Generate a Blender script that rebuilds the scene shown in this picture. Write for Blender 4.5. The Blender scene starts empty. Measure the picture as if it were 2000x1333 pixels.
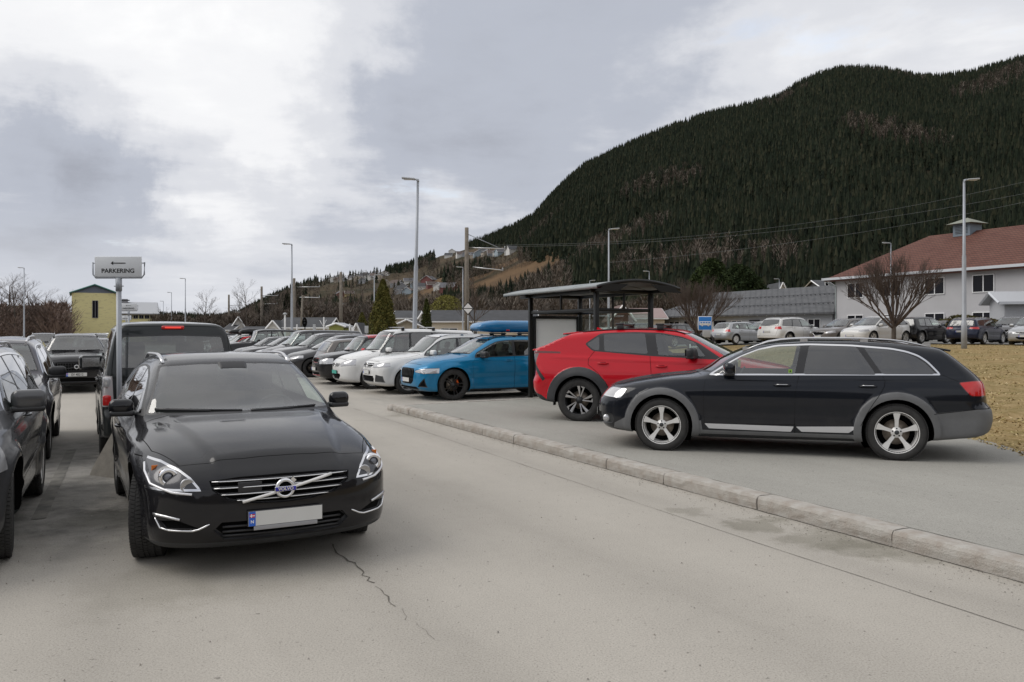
import bpy, bmesh, math, random
import numpy as np
from mathutils import Vector, Matrix, Euler
random.seed(7); np.random.seed(7)
R = math.radians
sc = bpy.context.scene
COL = sc.collection
# ---------------------------------------------------------------- camera (z = 0 is the road surface)
CAM_H = 1.68; FPX = 1600.0; HOR = 650.0
cam = bpy.data.cameras.new("camera"); camo = bpy.data.objects.new("camera", cam); COL.objects.link(camo)
cam.sensor_width = 36; cam.lens = 28.8; cam.clip_start = 0.1; cam.clip_end = 9000
cam.shift_y = -(666.5-HOR)/2000.0*-1*-1
camo.location = (0, 0, CAM_H); camo.rotation_euler = (R(90), 0, 0)
sc.camera = camo
def P(px, D, z=0.0):                  # ground point under photo column px at distance D
    return Vector(((px-1000)*D/FPX, D, z))
def DG(py, z=0.0):                    # distance at which height z shows at photo row py
    return FPX*(CAM_H-z)/(py-HOR)
def ZP(py, D): return CAM_H-(py-HOR)*D/FPX
# ---------------------------------------------------------------- world and sun
SUN_EL, SUN_AZ = 45, 268
w = bpy.data.worlds.new("World"); sc.world = w; w.use_nodes = True
nt = w.node_tree; nt.nodes.clear()
def N(nt, t, **k):
    n = nt.nodes.new(t)
    for a, b in k.items():
        if a.startswith('i_'): n.inputs[a[2:].replace('_', ' ')].default_value = b
        else: setattr(n, a, b)
    return n
EXPOSURE = 0.68
sky = N(nt, 'ShaderNodeTexSky', sky_type='NISHITA', sun_disc=False)
sky.sun_elevation = R(SUN_EL); sky.sun_rotation = R(SUN_AZ); sky.air_density = 1; sky.dust_density = 1.5
outw = N(nt, 'ShaderNodeOutputWorld'); bg = N(nt, 'ShaderNodeBackground'); bg.inputs['Strength'].default_value = 0.11
tc = N(nt, 'ShaderNodeTexCoord')
def L(nt, a, b): nt.links.new(a, b)
def mth(nt, op, a, b=None, c=None, clamp=False):
    n = nt.nodes.new('ShaderNodeMath'); n.operation = op; n.use_clamp = clamp
    for i, v in enumerate((a, b, c)):
        if v is None: continue
        if isinstance(v, (int, float)): n.inputs[i].default_value = v
        else: nt.links.new(v, n.inputs[i])
    return n.outputs[0]
def ramp(nt, fac, stops, interp='LINEAR'):
    n = nt.nodes.new('ShaderNodeValToRGB'); n.color_ramp.interpolation = interp
    el = n.color_ramp.elements
    while len(el) < len(stops): el.new(0.5)
    for e, (p, c) in zip(el, stops):
        e.position = p; e.color = (c, c, c, 1) if isinstance(c, (int, float)) else (*c, 1)
    nt.links.new(fac, n.inputs[0]); return n.outputs[0]
def mixc(nt, fac, a, b, mode='MIX'):
    n = nt.nodes.new('ShaderNodeMix'); n.data_type = 'RGBA'; n.blend_type = mode
    for i, v in ((0, fac), (6, a), (7, b)):
        if isinstance(v, (int, float)) and i == 0: n.inputs[0].default_value = v
        elif isinstance(v, tuple): n.inputs[i].default_value = (*v[:3], 1)
        else: nt.links.new(v, n.inputs[i])
    return n.outputs[2]
def noise(nt, vec, scale, detail=5, rough=0.55, dist=0.0, out=0):
    n = nt.nodes.new('ShaderNodeTexNoise'); n.inputs['Scale'].default_value = scale
    n.inputs['Detail'].default_value = detail; n.inputs['Roughness'].default_value = rough
    n.inputs['Distortion'].default_value = dist
    if vec is not None: nt.links.new(vec, n.inputs['Vector'])
    return n.outputs[out]
def mapping(nt, vec, loc=(0, 0, 0), rot=(0, 0, 0), scale=(1, 1, 1)):
    n = nt.nodes.new('ShaderNodeMapping'); n.inputs['Location'].default_value = loc
    n.inputs['Rotation'].default_value = rot; n.inputs['Scale'].default_value = scale
    nt.links.new(vec, n.inputs['Vector']); return n.outputs[0]
# clouds live on a flat layer above: direction / (z + k)
sep = nt.nodes.new('ShaderNodeSeparateXYZ'); L(nt, tc.outputs['Generated'], sep.inputs[0])
zz = mth(nt, 'ADD', mth(nt, 'MAXIMUM', sep.outputs[2], 0.0), 0.13)
cmb = nt.nodes.new('ShaderNodeCombineXYZ')
L(nt, mth(nt, 'DIVIDE', sep.outputs[0], zz), cmb.inputs[0]); L(nt, mth(nt, 'DIVIDE', sep.outputs[1], zz), cmb.inputs[1])
pl = cmb.outputs[0]
n1 = noise(nt, mapping(nt, pl, loc=(3.1, 1.3, 0), scale=(1, 1, 1)), 0.55, 7, 0.52, 0.35)
n2 = noise(nt, mapping(nt, pl, loc=(8.7, 4.2, 3), scale=(1, 1, 1)), 1.5, 8, 0.6, 0.2)
dens = mth(nt, 'ADD', mth(nt, 'MULTIPLY', n1, 0.62), mth(nt, 'MULTIPLY', n2, 0.38))
# the big cloud banks: soft masses fixed in the sky, their edges broken up by the noise
wv = nt.nodes.new('ShaderNodeVectorMath'); wv.operation = 'MULTIPLY_ADD'; wn = noise(nt, tc.outputs['Generated'], 4.5, 8, 0.62, 0.0, 1)
L(nt, wn, wv.inputs[0]); AMP = 1.1; wv.inputs[1].default_value = (.30, .30, .30); L(nt, tc.outputs['Generated'], wv.inputs[2])
for (px_, py_, sg_, am_) in [(1150, 0, .20, .13), (850, 40, .12, .07), (780, 270, .13, .06), (950, 310, .12, .06), (60, 440, .10, .15), (220, 420, .11, .12), (330, 440, .05, .04), (1050, 345, .06, .05), (560, 420, .06, .05), (330, 130, .14, -.10), (560, 210, .10, -.09), (60, 385, .03, -.12), (385, 400, .035, -.08), (1560, 130, .14, -.06), (1350, 60, .08, .04), (100, 330, .10, .03)]:
    dv = Vector(((px_-1000)/1600, 1, (650-py_)/1600)).normalized()+Vector((.15, .15, .15)); vs_ = nt.nodes.new('ShaderNodeVectorMath'); vs_.operation = 'DISTANCE'; L(nt, wv.outputs[0], vs_.inputs[0]); vs_.inputs[1].default_value = dv
    g_ = mth(nt, 'EXPONENT', mth(nt, 'MULTIPLY', mth(nt, 'POWER', mth(nt, 'DIVIDE', vs_.outputs['Value'], sg_), 2.0), -1.0)); dens = mth(nt, 'ADD', dens, mth(nt, 'MULTIPLY', g_, am_*AMP))
K = 5.6
cc = ramp(nt, dens, [(0.30, (1.06*K, 1.06*K, 1.06*K)), (0.42, (0.93*K, 0.935*K, 0.955*K)), (0.52, (0.74*K, 0.755*K, 0.80*K)), (0.64, (0.50*K, 0.53*K, 0.605*K)), (0.85, (0.38*K, 0.40*K, 0.46*K))], 'EASE')
cover = ramp(nt, n2, [(0.26, 0.0), (0.34, 1.0)])
skc = mixc(nt, 1.0, sky.outputs[0], (1.5, 1.5, 1.5), 'MULTIPLY')
mixd = mixc(nt, mth(nt, 'ADD', mth(nt, 'MULTIPLY', cover, 0.2), 0.8), skc, cc)
# clear band low on the horizon
hz = ramp(nt, sep.outputs[2], [(0.0, 1.0), (0.07, 0.7), (0.14, 0.0)])
mixd = mixc(nt, mth(nt, 'MULTIPLY', hz, 0.8), mixd, (0.70*K, 0.72*K, 0.77*K))
L(nt, mixd, bg.inputs['Color']); L(nt, bg.outputs[0], outw.inputs[0])
sun = bpy.data.lights.new("sun", 'SUN'); suno = bpy.data.objects.new("sun", sun); COL.objects.link(suno)
sun.energy = 0.9; sun.angle = R(42); sun.color = (1, 0.96, 0.9)
_a = R(SUN_AZ); _e = R(SUN_EL)
sd = Vector((math.sin(_a)*math.cos(_e), math.cos(_a)*math.cos(_e), math.sin(_e)))
suno.rotation_euler = sd.to_track_quat('Z', 'Y').to_euler()
sc.view_settings.view_transform = 'Standard'; sc.view_settings.look = 'None'
sc.view_settings.exposure = EXPOSURE; sc.view_settings.gamma = 1
sc.cycles.max_bounces = 8; sc.cycles.transparent_max_bounces = 16; sc.cycles.use_denoising = True
sc.cycles.caustics_reflective = False; sc.cycles.caustics_refractive = False
# ---------------------------------------------------------------- materials
MATS = {}
def mat(name, col=(0.5, 0.5, 0.5), rough=0.5, metal=0.0, coat=0.0, spec=0.5, var=0.0, vscale=8.0, bump=0.0, bscale=60.0, emit=None, back=None, coords='Object', vcol=None):
    if name in MATS: return MATS[name]
    m = bpy.data.materials.new(name); m.use_nodes = True; t = m.node_tree; b = t.nodes['Principled BSDF']
    b.inputs['Base Color'].default_value = (*col, 1); b.inputs['Roughness'].default_value = rough
    b.inputs['Metallic'].default_value = metal; b.inputs['Coat Weight'].default_value = coat
    b.inputs['Coat Roughness'].default_value = 0.03; b.inputs['Specular IOR Level'].default_value = spec
    tcn = t.nodes.new('ShaderNodeTexCoord'); v = tcn.outputs[coords]
    cur = None
    if var or vcol:
        f = noise(t, v, vscale, 6, 0.6)
        if vcol: cur = mixc(t, ramp(t, f, [(0.35, 0.0), (0.65, 1.0)]), col, vcol)
        else: cur = mixc(t, ramp(t, f, [(0.3, 0.0), (0.7, 1.0)]), tuple(c*(1-var) for c in col), tuple(min(1, c*(1+var)) for c in col))
        L(t, cur, b.inputs['Base Color'])
    if bump:
        f2 = noise(t, v, bscale, 4, 0.6); bn = t.nodes.new('ShaderNodeBump'); bn.inputs['Strength'].default_value = bump
        bn.inputs['Distance'].default_value = 0.02; L(t, f2, bn.inputs['Height']); L(t, bn.outputs[0], b.inputs['Normal'])
    if back is not None:
        g = t.nodes.new('ShaderNodeNewGeometry')
        L(t, mixc(t, g.outputs['Backfacing'], cur if cur is not None else tuple(col), back), b.inputs['Base Color'])
        L(t, mth(t, 'MULTIPLY', mth(t, 'SUBTRACT', 1.0, g.outputs['Backfacing']), coat), b.inputs['Coat Weight'])
    if emit: b.inputs['Emission Color'].default_value = (*emit[0], 1); b.inputs['Emission Strength'].default_value = emit[1]
    MATS[name] = m; return m
def paint(name, col, metal=0.0, rough=0.32, coat=1.0, dirt=0.25):
    if name in MATS: return MATS[name]
    m = bpy.data.materials.new(name); m.use_nodes = True; t = m.node_tree; b = t.nodes['Principled BSDF']
    tcn = t.nodes.new('ShaderNodeTexCoord'); v = tcn.outputs['Object']
    s = t.nodes.new('ShaderNodeSeparateXYZ'); L(t, v, s.inputs[0])
    nd = noise(t, v, 5.0, 8, 0.65)
    low = ramp(t, s.outputs[2], [(0.15, 1.0), (0.75, 0.12)])
    d = mth(t, 'MULTIPLY', mth(t, 'MULTIPLY', ramp(t, nd, [(0.3, 0.25), (0.75, 1.0)]), low), dirt)
    g = t.nodes.new('ShaderNodeNewGeometry')
    c = mixc(t, d, tuple(col), (0.16, 0.15, 0.135))
    c = mixc(t, g.outputs['Backfacing'], c, (0.02, 0.02, 0.022))
    L(t, c, b.inputs['Base Color']); b.inputs['Metallic'].default_value = metal; b.inputs['Specular IOR Level'].default_value = 0.05; b.inputs['Coat IOR'].default_value = 1.42
    L(t, mth(t, 'ADD', mth(t, 'MULTIPLY', d, 0.5), rough), b.inputs['Roughness'])
    L(t, mth(t, 'MULTIPLY', mth(t, 'SUBTRACT', 1.0, g.outputs['Backfacing']), mth(t, 'SUBTRACT', coat, d)), b.inputs['Coat Weight'])
    b.inputs['Coat Roughness'].default_value = 0.045
    # a thin film of road dust: roughness varies a little over the clear coat
    L(t, ramp(t, noise(t, v, 2.2, 6, 0.7), [(0.3, 0.03), (0.75, 0.13)]), b.inputs['Coat Roughness'])
    MATS[name] = m; return m
def glass(name, tint, spec=1.0, rough=0.0):
    if name in MATS: return MATS[name]
    m = bpy.data.materials.new(name); m.use_nodes = True; t = m.node_tree; t.nodes.clear()
    o = t.nodes.new('ShaderNodeOutputMaterial'); tr = t.nodes.new('ShaderNodeBsdfTransparent'); gl = t.nodes.new('ShaderNodeBsdfGlossy')
    tr.inputs[0].default_value = (*tint, 1); gl.inputs['Roughness'].default_value = rough; gl.inputs[0].default_value = (spec, spec, spec, 1)
    fr = t.nodes.new('ShaderNodeFresnel'); fr.inputs[0].default_value = 1.55
    mx = t.nodes.new('ShaderNodeMixShader'); g = t.nodes.new('ShaderNodeNewGeometry')
    fac = mth(t, 'MULTIPLY', mth(t, 'ADD', mth(t, 'MULTIPLY', fr.outputs[0], 1.35), 0.07), mth(t, 'SUBTRACT', 1.0, g.outputs['Backfacing']), clamp=True)
    df = t.nodes.new('ShaderNodeBsdfDiffuse'); df.inputs[0].default_value = (0.35, 0.34, 0.32, 1)
    mx2 = t.nodes.new('ShaderNodeMixShader'); tcn = t.nodes.new('ShaderNodeTexCoord')
    L(t, ramp(t, noise(t, tcn.outputs['Object'], 3.0, 6, 0.7), [(0.3, 0.0), (0.8, 0.07)]), mx2.inputs[0])
    L(t, tr.outputs[0], mx2.inputs[1]); L(t, df.outputs[0], mx2.inputs[2])
    L(t, fac, mx.inputs[0]); L(t, mx2.outputs[0], mx.inputs[1]); L(t, gl.outputs[0], mx.inputs[2]); L(t, mx.outputs[0], o.inputs[0])
    MATS[name] = m; return m
BLACK = mat('black_plastic', (0.022, 0.022, 0.024), 0.45)
GAP = mat('gap_black', (0.004, 0.004, 0.004), 0.9, spec=0.1)
CHROME = mat('chrome', (0.75, 0.75, 0.76), 0.12, 1.0)
ALU = mat('aluminium', (0.62, 0.62, 0.63), 0.3, 1.0)
SILVER = mat('silver_paint', (0.78, 0.77, 0.75), 0.38, 0.2, 0.4)
RUBBER = mat('tyre_rubber', (0.035, 0.034, 0.033), 0.85, var=0.35, vscale=9)
CLAD = mat('grey_cladding', (0.125, 0.127, 0.13), 0.55, var=0.12, vscale=5)
DCLAD = mat('dark_cladding', (0.035, 0.037, 0.04), 0.6, var=0.2, vscale=5)
INTER = mat('interior_fabric', (0.03, 0.03, 0.032), 0.8)
DASH = mat('dashboard', (0.02, 0.02, 0.022), 0.6)
GLASS = glass('car_glass', (0.66, 0.75, 0.71)); TINT = glass('tinted_glass', (0.13, 0.14, 0.14)); LENS = glass('lamp_lens', (0.9, 0.92, 0.95), 0.8)
REDL = mat('red_lens', (0.55, 0.012, 0.012), 0.12, 0, 0.6); REDD = mat('dark_red_lens', (0.12, 0.01, 0.01), 0.1, 0, 0.8)
WHITEL = mat('clear_lens', (0.55, 0.55, 0.56), 0.1, 0.4, 0.6); AMBER = mat('amber_lens', (0.6, 0.16, 0.02), 0.2)
PLATE = mat('plate_white', (0.62, 0.62, 0.60), 0.4, var=0.03); PBLUE = mat('plate_blue', (0.02, 0.12, 0.55), 0.4)
PRED = mat('flag_red', (0.6, 0.02, 0.04), 0.5); INK = mat('ink_black', (0.01, 0.01, 0.01), 0.5); WHITE = mat('white_paint', (0.8, 0.8, 0.8), 0.45)
BRAKE = mat('brake_disc', (0.2, 0.17, 0.14), 0.4, 0.7, var=0.4)
# ---------------------------------------------------------------- object helpers
def tag(o, label=None, cat=None, group=None, kind=None):
    if label: o['label'] = label
    if cat: o['category'] = cat
    if group: o['group'] = group
    if kind: o['kind'] = kind
    return o
def empty(name, loc=(0, 0, 0), rz=0, **k):
    o = bpy.data.objects.new(name, None); COL.objects.link(o); o.location = loc; o.rotation_euler = (0, 0, rz)
    o.empty_display_size = 0.2; return tag(o, **k)
def link(name, me, parent=None, **k):
    o = bpy.data.objects.new(name, me); COL.objects.link(o)
    if parent is not None: o.parent = parent
    return tag(o, **k)
class MB:
    def __init__(s): s.v = []; s.f = []; s.m = []; s.mats = []; s.sm = []
    def mi(s, m):
        if m not in s.mats: s.mats.append(m)
        return s.mats.index(m)
    def add(s, vs, fs, m, smooth=False):
        b = len(s.v); s.v.extend([tuple(v) for v in vs]); k = s.mi(m)
        for f in fs: s.f.append(tuple(b+i for i in f)); s.m.append(k); s.sm.append(smooth)
        return s
    def box(s, c, d, m, rz=0.0, taper=1.0, M=None):
        hx, hy, hz = d[0]/2, d[1]/2, d[2]/2; vs = []
        for z, t in ((-hz, 1), (hz, taper)):
            for x, y in ((-hx, -hy), (hx, -hy), (hx, hy), (-hx, hy)):
                X, Y = x*t, y*t
                v = Vector((X*math.cos(rz)-Y*math.sin(rz), X*math.sin(rz)+Y*math.cos(rz), z))
                if M is not None: v = M @ v
                vs.append(v+Vector(c))
        return s.add(vs, [(0, 3, 2, 1), (4, 5, 6, 7), (0, 1, 5, 4), (1, 2, 6, 5), (2, 3, 7, 6), (3, 0, 4, 7)], m)
    def rbox(s, c, d, m, r=0.03, n=3, M=None, smooth=True):      # rounded box
        hx, hy, hz = d[0]/2, d[1]/2, d[2]/2; r = min(r, hx*.99, hy*.99, hz*.99); vs = []; k = 4*(n+1)
        prof = [(hz-r+r*math.sin(a), r*math.cos(a)) for a in [math.pi/2*i/n for i in range(n+1)]]
        rows = [(-z, q) for z, q in reversed(prof)]+prof
        for z, q in rows:
            for ci, (sx, sy) in enumerate(((1, 1), (-1, 1), (-1, -1), (1, -1))):
                for i in range(n+1):
                    a = math.pi/2*(ci+i/n)
                    v = Vector((sx*(hx-r)+q*math.cos(a), sy*(hy-r)+q*math.sin(a), z))
                    if M is not None: v = M @ v
                    vs.append(v+Vector(c))
        fs = []
        for j in range(len(rows)-1):
            for i in range(k): a, b = j*k+i, j*k+(i+1) % k; fs.append((a, b, b+k, a+k))
        fs.append(tuple(reversed(range(k)))); fs.append(tuple(range((len(rows)-1)*k, len(rows)*k)))
        return s.add(vs, fs, m, smooth)
    def tube(s, pts, r, m, n=8, cap=True, smooth=True, flat=None):
        pts = [Vector(p) for p in pts]; rs = r if isinstance(r, (list, tuple)) else [r]*len(pts); vs = []
        up = Vector((0, 0, 1))
        for i, p in enumerate(pts):
            d = (pts[min(i+1, len(pts)-1)]-pts[max(i-1, 0)]).normalized()
            a = d.cross(up)
            if a.length < 0.05: a = d.cross(Vector((1, 0, 0)))
            a.normalize(); b = d.cross(a)
            for j in range(n):
                t = 2*math.pi*j/n; q = rs[i]
                vs.append(p+a*math.cos(t)*q+b*math.sin(t)*q*(flat or 1))
        fs = [(i*n+j, i*n+(j+1) % n, (i+1)*n+(j+1) % n, (i+1)*n+j) for i in range(len(pts)-1) for j in range(n)]
        if cap: fs.append(tuple(reversed(range(n)))); fs.append(tuple(range((len(pts)-1)*n, len(pts)*n)))
        return s.add(vs, fs, m, smooth)
    def lathe(s, prof, m, n=32, axis='y', c=(0, 0, 0), smooth=True, closed=False):
        vs = []; k = len(prof)
        for j in range(n):
            a = 2*math.pi*j/n; ca, sa = math.cos(a), math.sin(a)
            for r, h in prof:
                v = {'y': (r*ca, h, r*sa), 'z': (r*ca, r*sa, h), 'x': (h, r*ca, r*sa)}[axis]
                vs.append((v[0]+c[0], v[1]+c[1], v[2]+c[2]))
        kk = k if closed else k-1
        fs = [(j*k+i, j*k+(i+1) % k, ((j+1) % n)*k+(i+1) % k, ((j+1) % n)*k+i) for j in range(n) for i in range(kk)]
        return s.add(vs, fs, m, smooth)
    def prism(s, poly, h0, h1, m, axis='y', M=None):     # polygon extruded along an axis
        k = len(poly); vs = []
        for h in (h0, h1):
            for a, b in poly:
                v = Vector({'y': (a, h, b), 'z': (a, b, h), 'x': (h, a, b)}[axis])
                vs.append(M @ v if M is not None else v)
        fs = [tuple(range(k)), tuple(reversed(range(k, 2*k)))]+[(i, i+k, (i+1) % k+k, (i+1) % k) for i in range(k)]
        return s.add(vs, fs, m)
    def mesh(s, name):
        me = bpy.data.meshes.new(name); me.from_pydata(s.v, [], s.f)
        for m in s.mats: me.materials.append(m)
        me.polygons.foreach_set('material_index', s.m); me.polygons.foreach_set('use_smooth', s.sm); me.update(); return me
    def build(s, name, parent=None, fix=True, **k):
        me = s.mesh(name)
        if fix and len(s.f) < 60000:
            bm = bmesh.new(); bm.from_mesh(me); bmesh.ops.recalc_face_normals(bm, faces=bm.faces); bm.to_mesh(me); bm.free()
        return link(name, me, parent, **k)
def np_mesh(name, V, F, mats, mi=None, smooth=False):    # V (n,3), F (m,3 or 4)
    V = np.asarray(V, np.float32); F = np.asarray(F, np.int32); k = F.shape[1]
    me = bpy.data.meshes.new(name); me.vertices.add(len(V)); me.vertices.foreach_set('co', V.ravel())
    me.loops.add(F.size); me.loops.foreach_set('vertex_index', F.ravel()); me.polygons.add(len(F))
    me.polygons.foreach_set('loop_start', np.arange(0, F.size, k, dtype=np.int32))
    for m in mats: me.materials.append(m)
    if mi is not None: me.polygons.foreach_set('material_index', np.asarray(mi, np.int32))
    me.polygons.foreach_set('use_smooth', np.full(len(F), smooth)); me.update(calc_edges=True); me.validate(); return me
def text_mesh(s, size, m, ext=0.002, bold=0.0, sx=1.0):
    cu = bpy.data.curves.new('lettering', 'FONT'); cu.body = s; cu.size = size; cu.align_x = 'CENTER'; cu.align_y = 'CENTER'; cu.extrude = ext; cu.offset = bold
    o = bpy.data.objects.new('lettering', cu); COL.objects.link(o)
    dg = bpy.context.evaluated_depsgraph_get(); me = bpy.data.meshes.new_from_object(o.evaluated_get(dg)); bpy.data.objects.remove(o)
    me.materials.clear(); me.materials.append(m)
    if sx != 1: me.transform(Matrix.Diagonal((sx, 1, 1, 1)))
    return me
# ---------------------------------------------------------------- ground: road, raised pavement, kerb, grass bank, upper car park
EDGE = [(5.6, -12), (6.3, 6), (6.62, 10.6), (6.78, 11.6), (6.8, 12.8), (6.2, 16), (4.9, 20.0), (3.2, 26), (1, 34), (-3, 50), (-6, 75), (-6, 140)]
def dist_edge(x, y):
    x = np.asarray(x, float); y = np.asarray(y, float); best = np.full(np.broadcast(x, y).shape, 1e9)
    for (ax, ay), (bx, by) in zip(EDGE[:-1], EDGE[1:]):
        dx, dy = bx-ax, by-ay; t = np.clip(((x-ax)*dx+(y-ay)*dy)/(dx*dx+dy*dy), 0, 1); d = np.hypot(x-ax-t*dx, y-ay-t*dy)
        best = np.minimum(best, d)
    return best
def zb(x, y):
    d = dist_edge(x, y); t = np.clip(d/23, 0, 1); return 0.12+.88*(t*t*(3-2*t)*.5+t*.5)
def sheet(name, pts, z, m, **k):
    me = bpy.data.meshes.new(name); me.from_pydata([(p[0], p[1], z) for p in pts], [], [tuple(range(len(pts)))]); me.materials.append(m); o = link(name, me, None, **k); o['kind'] = 'structure'; return o
def asphalt(name, c0, c1, dark=None, speck=1.0, zone=None):
    m = bpy.data.materials.new(name); m.use_nodes = True; t = m.node_tree; b = t.nodes['Principled BSDF']; tcn = t.nodes.new('ShaderNodeTexCoord'); v = tcn.outputs['Object']
    rot = mapping(t, v, rot=(0, 0, R(-26.7)))
    str_ = mapping(t, rot, scale=(1.0, .12, 1))
    f1 = noise(t, v, .35, 7, .6); f2 = noise(t, str_, 1.6, 6, .6); f3 = noise(t, v, 90, 3, .7); f4 = noise(t, v, 7, 8, .7)
    a = mth(t, 'ADD', mth(t, 'MULTIPLY', f1, .45), mth(t, 'MULTIPLY', f2, .35)); a = mth(t, 'ADD', a, mth(t, 'MULTIPLY', f4, .2))
    c = mixc(t, ramp(t, a, [(.38, 0.0), (.62, 1.0)]), c0, c1)
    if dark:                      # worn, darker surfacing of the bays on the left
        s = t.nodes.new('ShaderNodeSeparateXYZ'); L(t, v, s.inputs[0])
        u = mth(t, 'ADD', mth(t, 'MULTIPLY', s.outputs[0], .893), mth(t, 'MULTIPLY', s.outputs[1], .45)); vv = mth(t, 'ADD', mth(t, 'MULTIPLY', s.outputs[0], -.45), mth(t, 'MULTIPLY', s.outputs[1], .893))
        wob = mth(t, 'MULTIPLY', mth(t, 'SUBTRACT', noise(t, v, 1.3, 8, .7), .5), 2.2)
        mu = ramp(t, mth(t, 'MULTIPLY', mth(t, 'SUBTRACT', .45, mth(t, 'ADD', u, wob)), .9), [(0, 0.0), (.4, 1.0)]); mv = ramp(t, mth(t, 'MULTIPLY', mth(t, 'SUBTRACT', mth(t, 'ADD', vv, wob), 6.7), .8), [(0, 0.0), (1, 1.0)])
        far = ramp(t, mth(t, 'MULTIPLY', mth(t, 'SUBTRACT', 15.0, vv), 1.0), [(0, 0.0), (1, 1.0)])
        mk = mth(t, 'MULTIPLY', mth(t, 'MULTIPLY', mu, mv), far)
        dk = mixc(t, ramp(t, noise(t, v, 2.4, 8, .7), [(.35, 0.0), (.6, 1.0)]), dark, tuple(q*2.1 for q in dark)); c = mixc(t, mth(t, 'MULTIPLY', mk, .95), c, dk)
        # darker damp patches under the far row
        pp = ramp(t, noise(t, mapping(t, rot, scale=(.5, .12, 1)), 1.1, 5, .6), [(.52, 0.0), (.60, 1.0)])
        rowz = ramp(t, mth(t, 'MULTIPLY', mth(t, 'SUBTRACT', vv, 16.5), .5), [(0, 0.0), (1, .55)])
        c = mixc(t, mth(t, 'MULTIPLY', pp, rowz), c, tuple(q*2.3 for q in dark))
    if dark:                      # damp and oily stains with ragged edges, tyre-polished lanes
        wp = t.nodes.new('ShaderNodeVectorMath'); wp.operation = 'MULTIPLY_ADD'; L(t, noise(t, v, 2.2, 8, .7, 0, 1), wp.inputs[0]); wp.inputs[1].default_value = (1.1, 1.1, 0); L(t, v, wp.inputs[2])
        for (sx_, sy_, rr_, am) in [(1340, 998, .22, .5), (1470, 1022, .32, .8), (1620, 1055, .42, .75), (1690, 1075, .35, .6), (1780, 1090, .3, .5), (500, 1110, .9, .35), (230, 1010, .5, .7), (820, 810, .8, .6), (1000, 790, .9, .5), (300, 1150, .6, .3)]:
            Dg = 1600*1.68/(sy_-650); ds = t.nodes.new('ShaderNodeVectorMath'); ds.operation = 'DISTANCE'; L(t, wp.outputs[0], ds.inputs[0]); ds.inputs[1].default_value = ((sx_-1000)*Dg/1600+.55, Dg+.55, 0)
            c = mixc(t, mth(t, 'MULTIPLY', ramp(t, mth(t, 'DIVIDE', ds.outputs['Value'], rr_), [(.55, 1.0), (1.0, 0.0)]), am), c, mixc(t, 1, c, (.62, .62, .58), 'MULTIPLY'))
        lanes = ramp(t, mth(t, 'ABSOLUTE', mth(t, 'SINE', mth(t, 'MULTIPLY', mth(t, 'ADD', u, mth(t, 'MULTIPLY', wob, .25)), 1.9))), [(.0, .90), (.5, 1.0), (1, 1.06)]); c = mixc(t, .8, c, lanes, 'MULTIPLY')
    vo = t.nodes.new('ShaderNodeTexVoronoi'); vo.inputs['Scale'].default_value = 130; L(t, v, vo.inputs['Vector'])
    st = ramp(t, f3, [(.30, .58), (.45, .94), (.60, 1.05), (.76, 1.30)]); c = mixc(t, speck, c, st, 'MULTIPLY')
    # grit and small pits
    pit = ramp(t, noise(t, v, 22, 3, .6), [(.28, .45), (.34, 1.0)]); c = mixc(t, .8, c, pit, 'MULTIPLY')
    L(t, c, b.inputs['Base Color']); b.inputs['Roughness'].default_value = .92; b.inputs['Specular IOR Level'].default_value = .25
    bn = t.nodes.new('ShaderNodeBump'); bn.inputs['Strength'].default_value = .35; bn.inputs['Distance'].default_value = .006; L(t, mth(t, 'ADD', f3, mth(t, 'MULTIPLY', vo.outputs['Distance'], .5)), bn.inputs['Height']); L(t, bn.outputs[0], b.inputs['Normal'])
    return m
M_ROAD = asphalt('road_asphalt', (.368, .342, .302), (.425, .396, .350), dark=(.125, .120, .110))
M_PAVE = asphalt('pavement_asphalt', (.300, .290, .262), (.362, .350, .316))
M_LOT = asphalt('upper_asphalt', (.20, .195, .185), (.25, .245, .23))
def grassmat(name, a, b_, c_, sc_=1.0):
    m = bpy.data.materials.new(name); m.use_nodes = True; t = m.node_tree; b = t.nodes['Principled BSDF']; tcn = t.nodes.new('ShaderNodeTexCoord'); v = tcn.outputs['Object']
    f1 = noise(t, v, .5*sc_, 6, .65); f2 = noise(t, mapping(t, v, scale=(1, .35, 1)), 6*sc_, 6, .7); f3 = noise(t, v, 45, 3, .7)
    c = mixc(t, ramp(t, f1, [(.35, 0.0), (.65, 1.0)]), a, b_); c = mixc(t, ramp(t, f2, [(.38, 0.0), (.68, 1.0)]), c, c_); c = mixc(t, .6, c, ramp(t, f3, [(.25, .6), (.7, 1.3)]), 'MULTIPLY')
    L(t, c, b.inputs['Base Color']); b.inputs['Roughness'].default_value = .95; b.inputs['Specular IOR Level'].default_value = .1
    bn = t.nodes.new('ShaderNodeBump'); bn.inputs['Strength'].default_value = .5; bn.inputs['Distance'].default_value = .04; L(t, mth(t, 'ADD', f3, f2), bn.inputs['Height']); L(t, bn.outputs[0], b.inputs['Normal']); return m
M_GRASS = grassmat('dry_grass', (.27, .185, .082), (.17, .145, .055), (.36, .265, .14)); M_VALLEY = grassmat('valley_ground', (.13, .11, .07), (.10, .105, .06), (.16, .13, .08), .1)
sheet('ground', [(-3000, -1200), (3000, -1200), (3000, 4200), (-3000, 4200)], -.03, M_VALLEY)
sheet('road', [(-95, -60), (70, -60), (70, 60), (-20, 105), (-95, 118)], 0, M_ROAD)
KA = Vector((-2.70, 17.9)); KD = Vector((.4435, -.8963)); KN = Vector((.8963, .4435))      # kerb foot line
pts = [KA+KN*.22+KD*.15, KA+KN*.22+KD*24]+[Vector(p) for p in EDGE[:7]]
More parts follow.
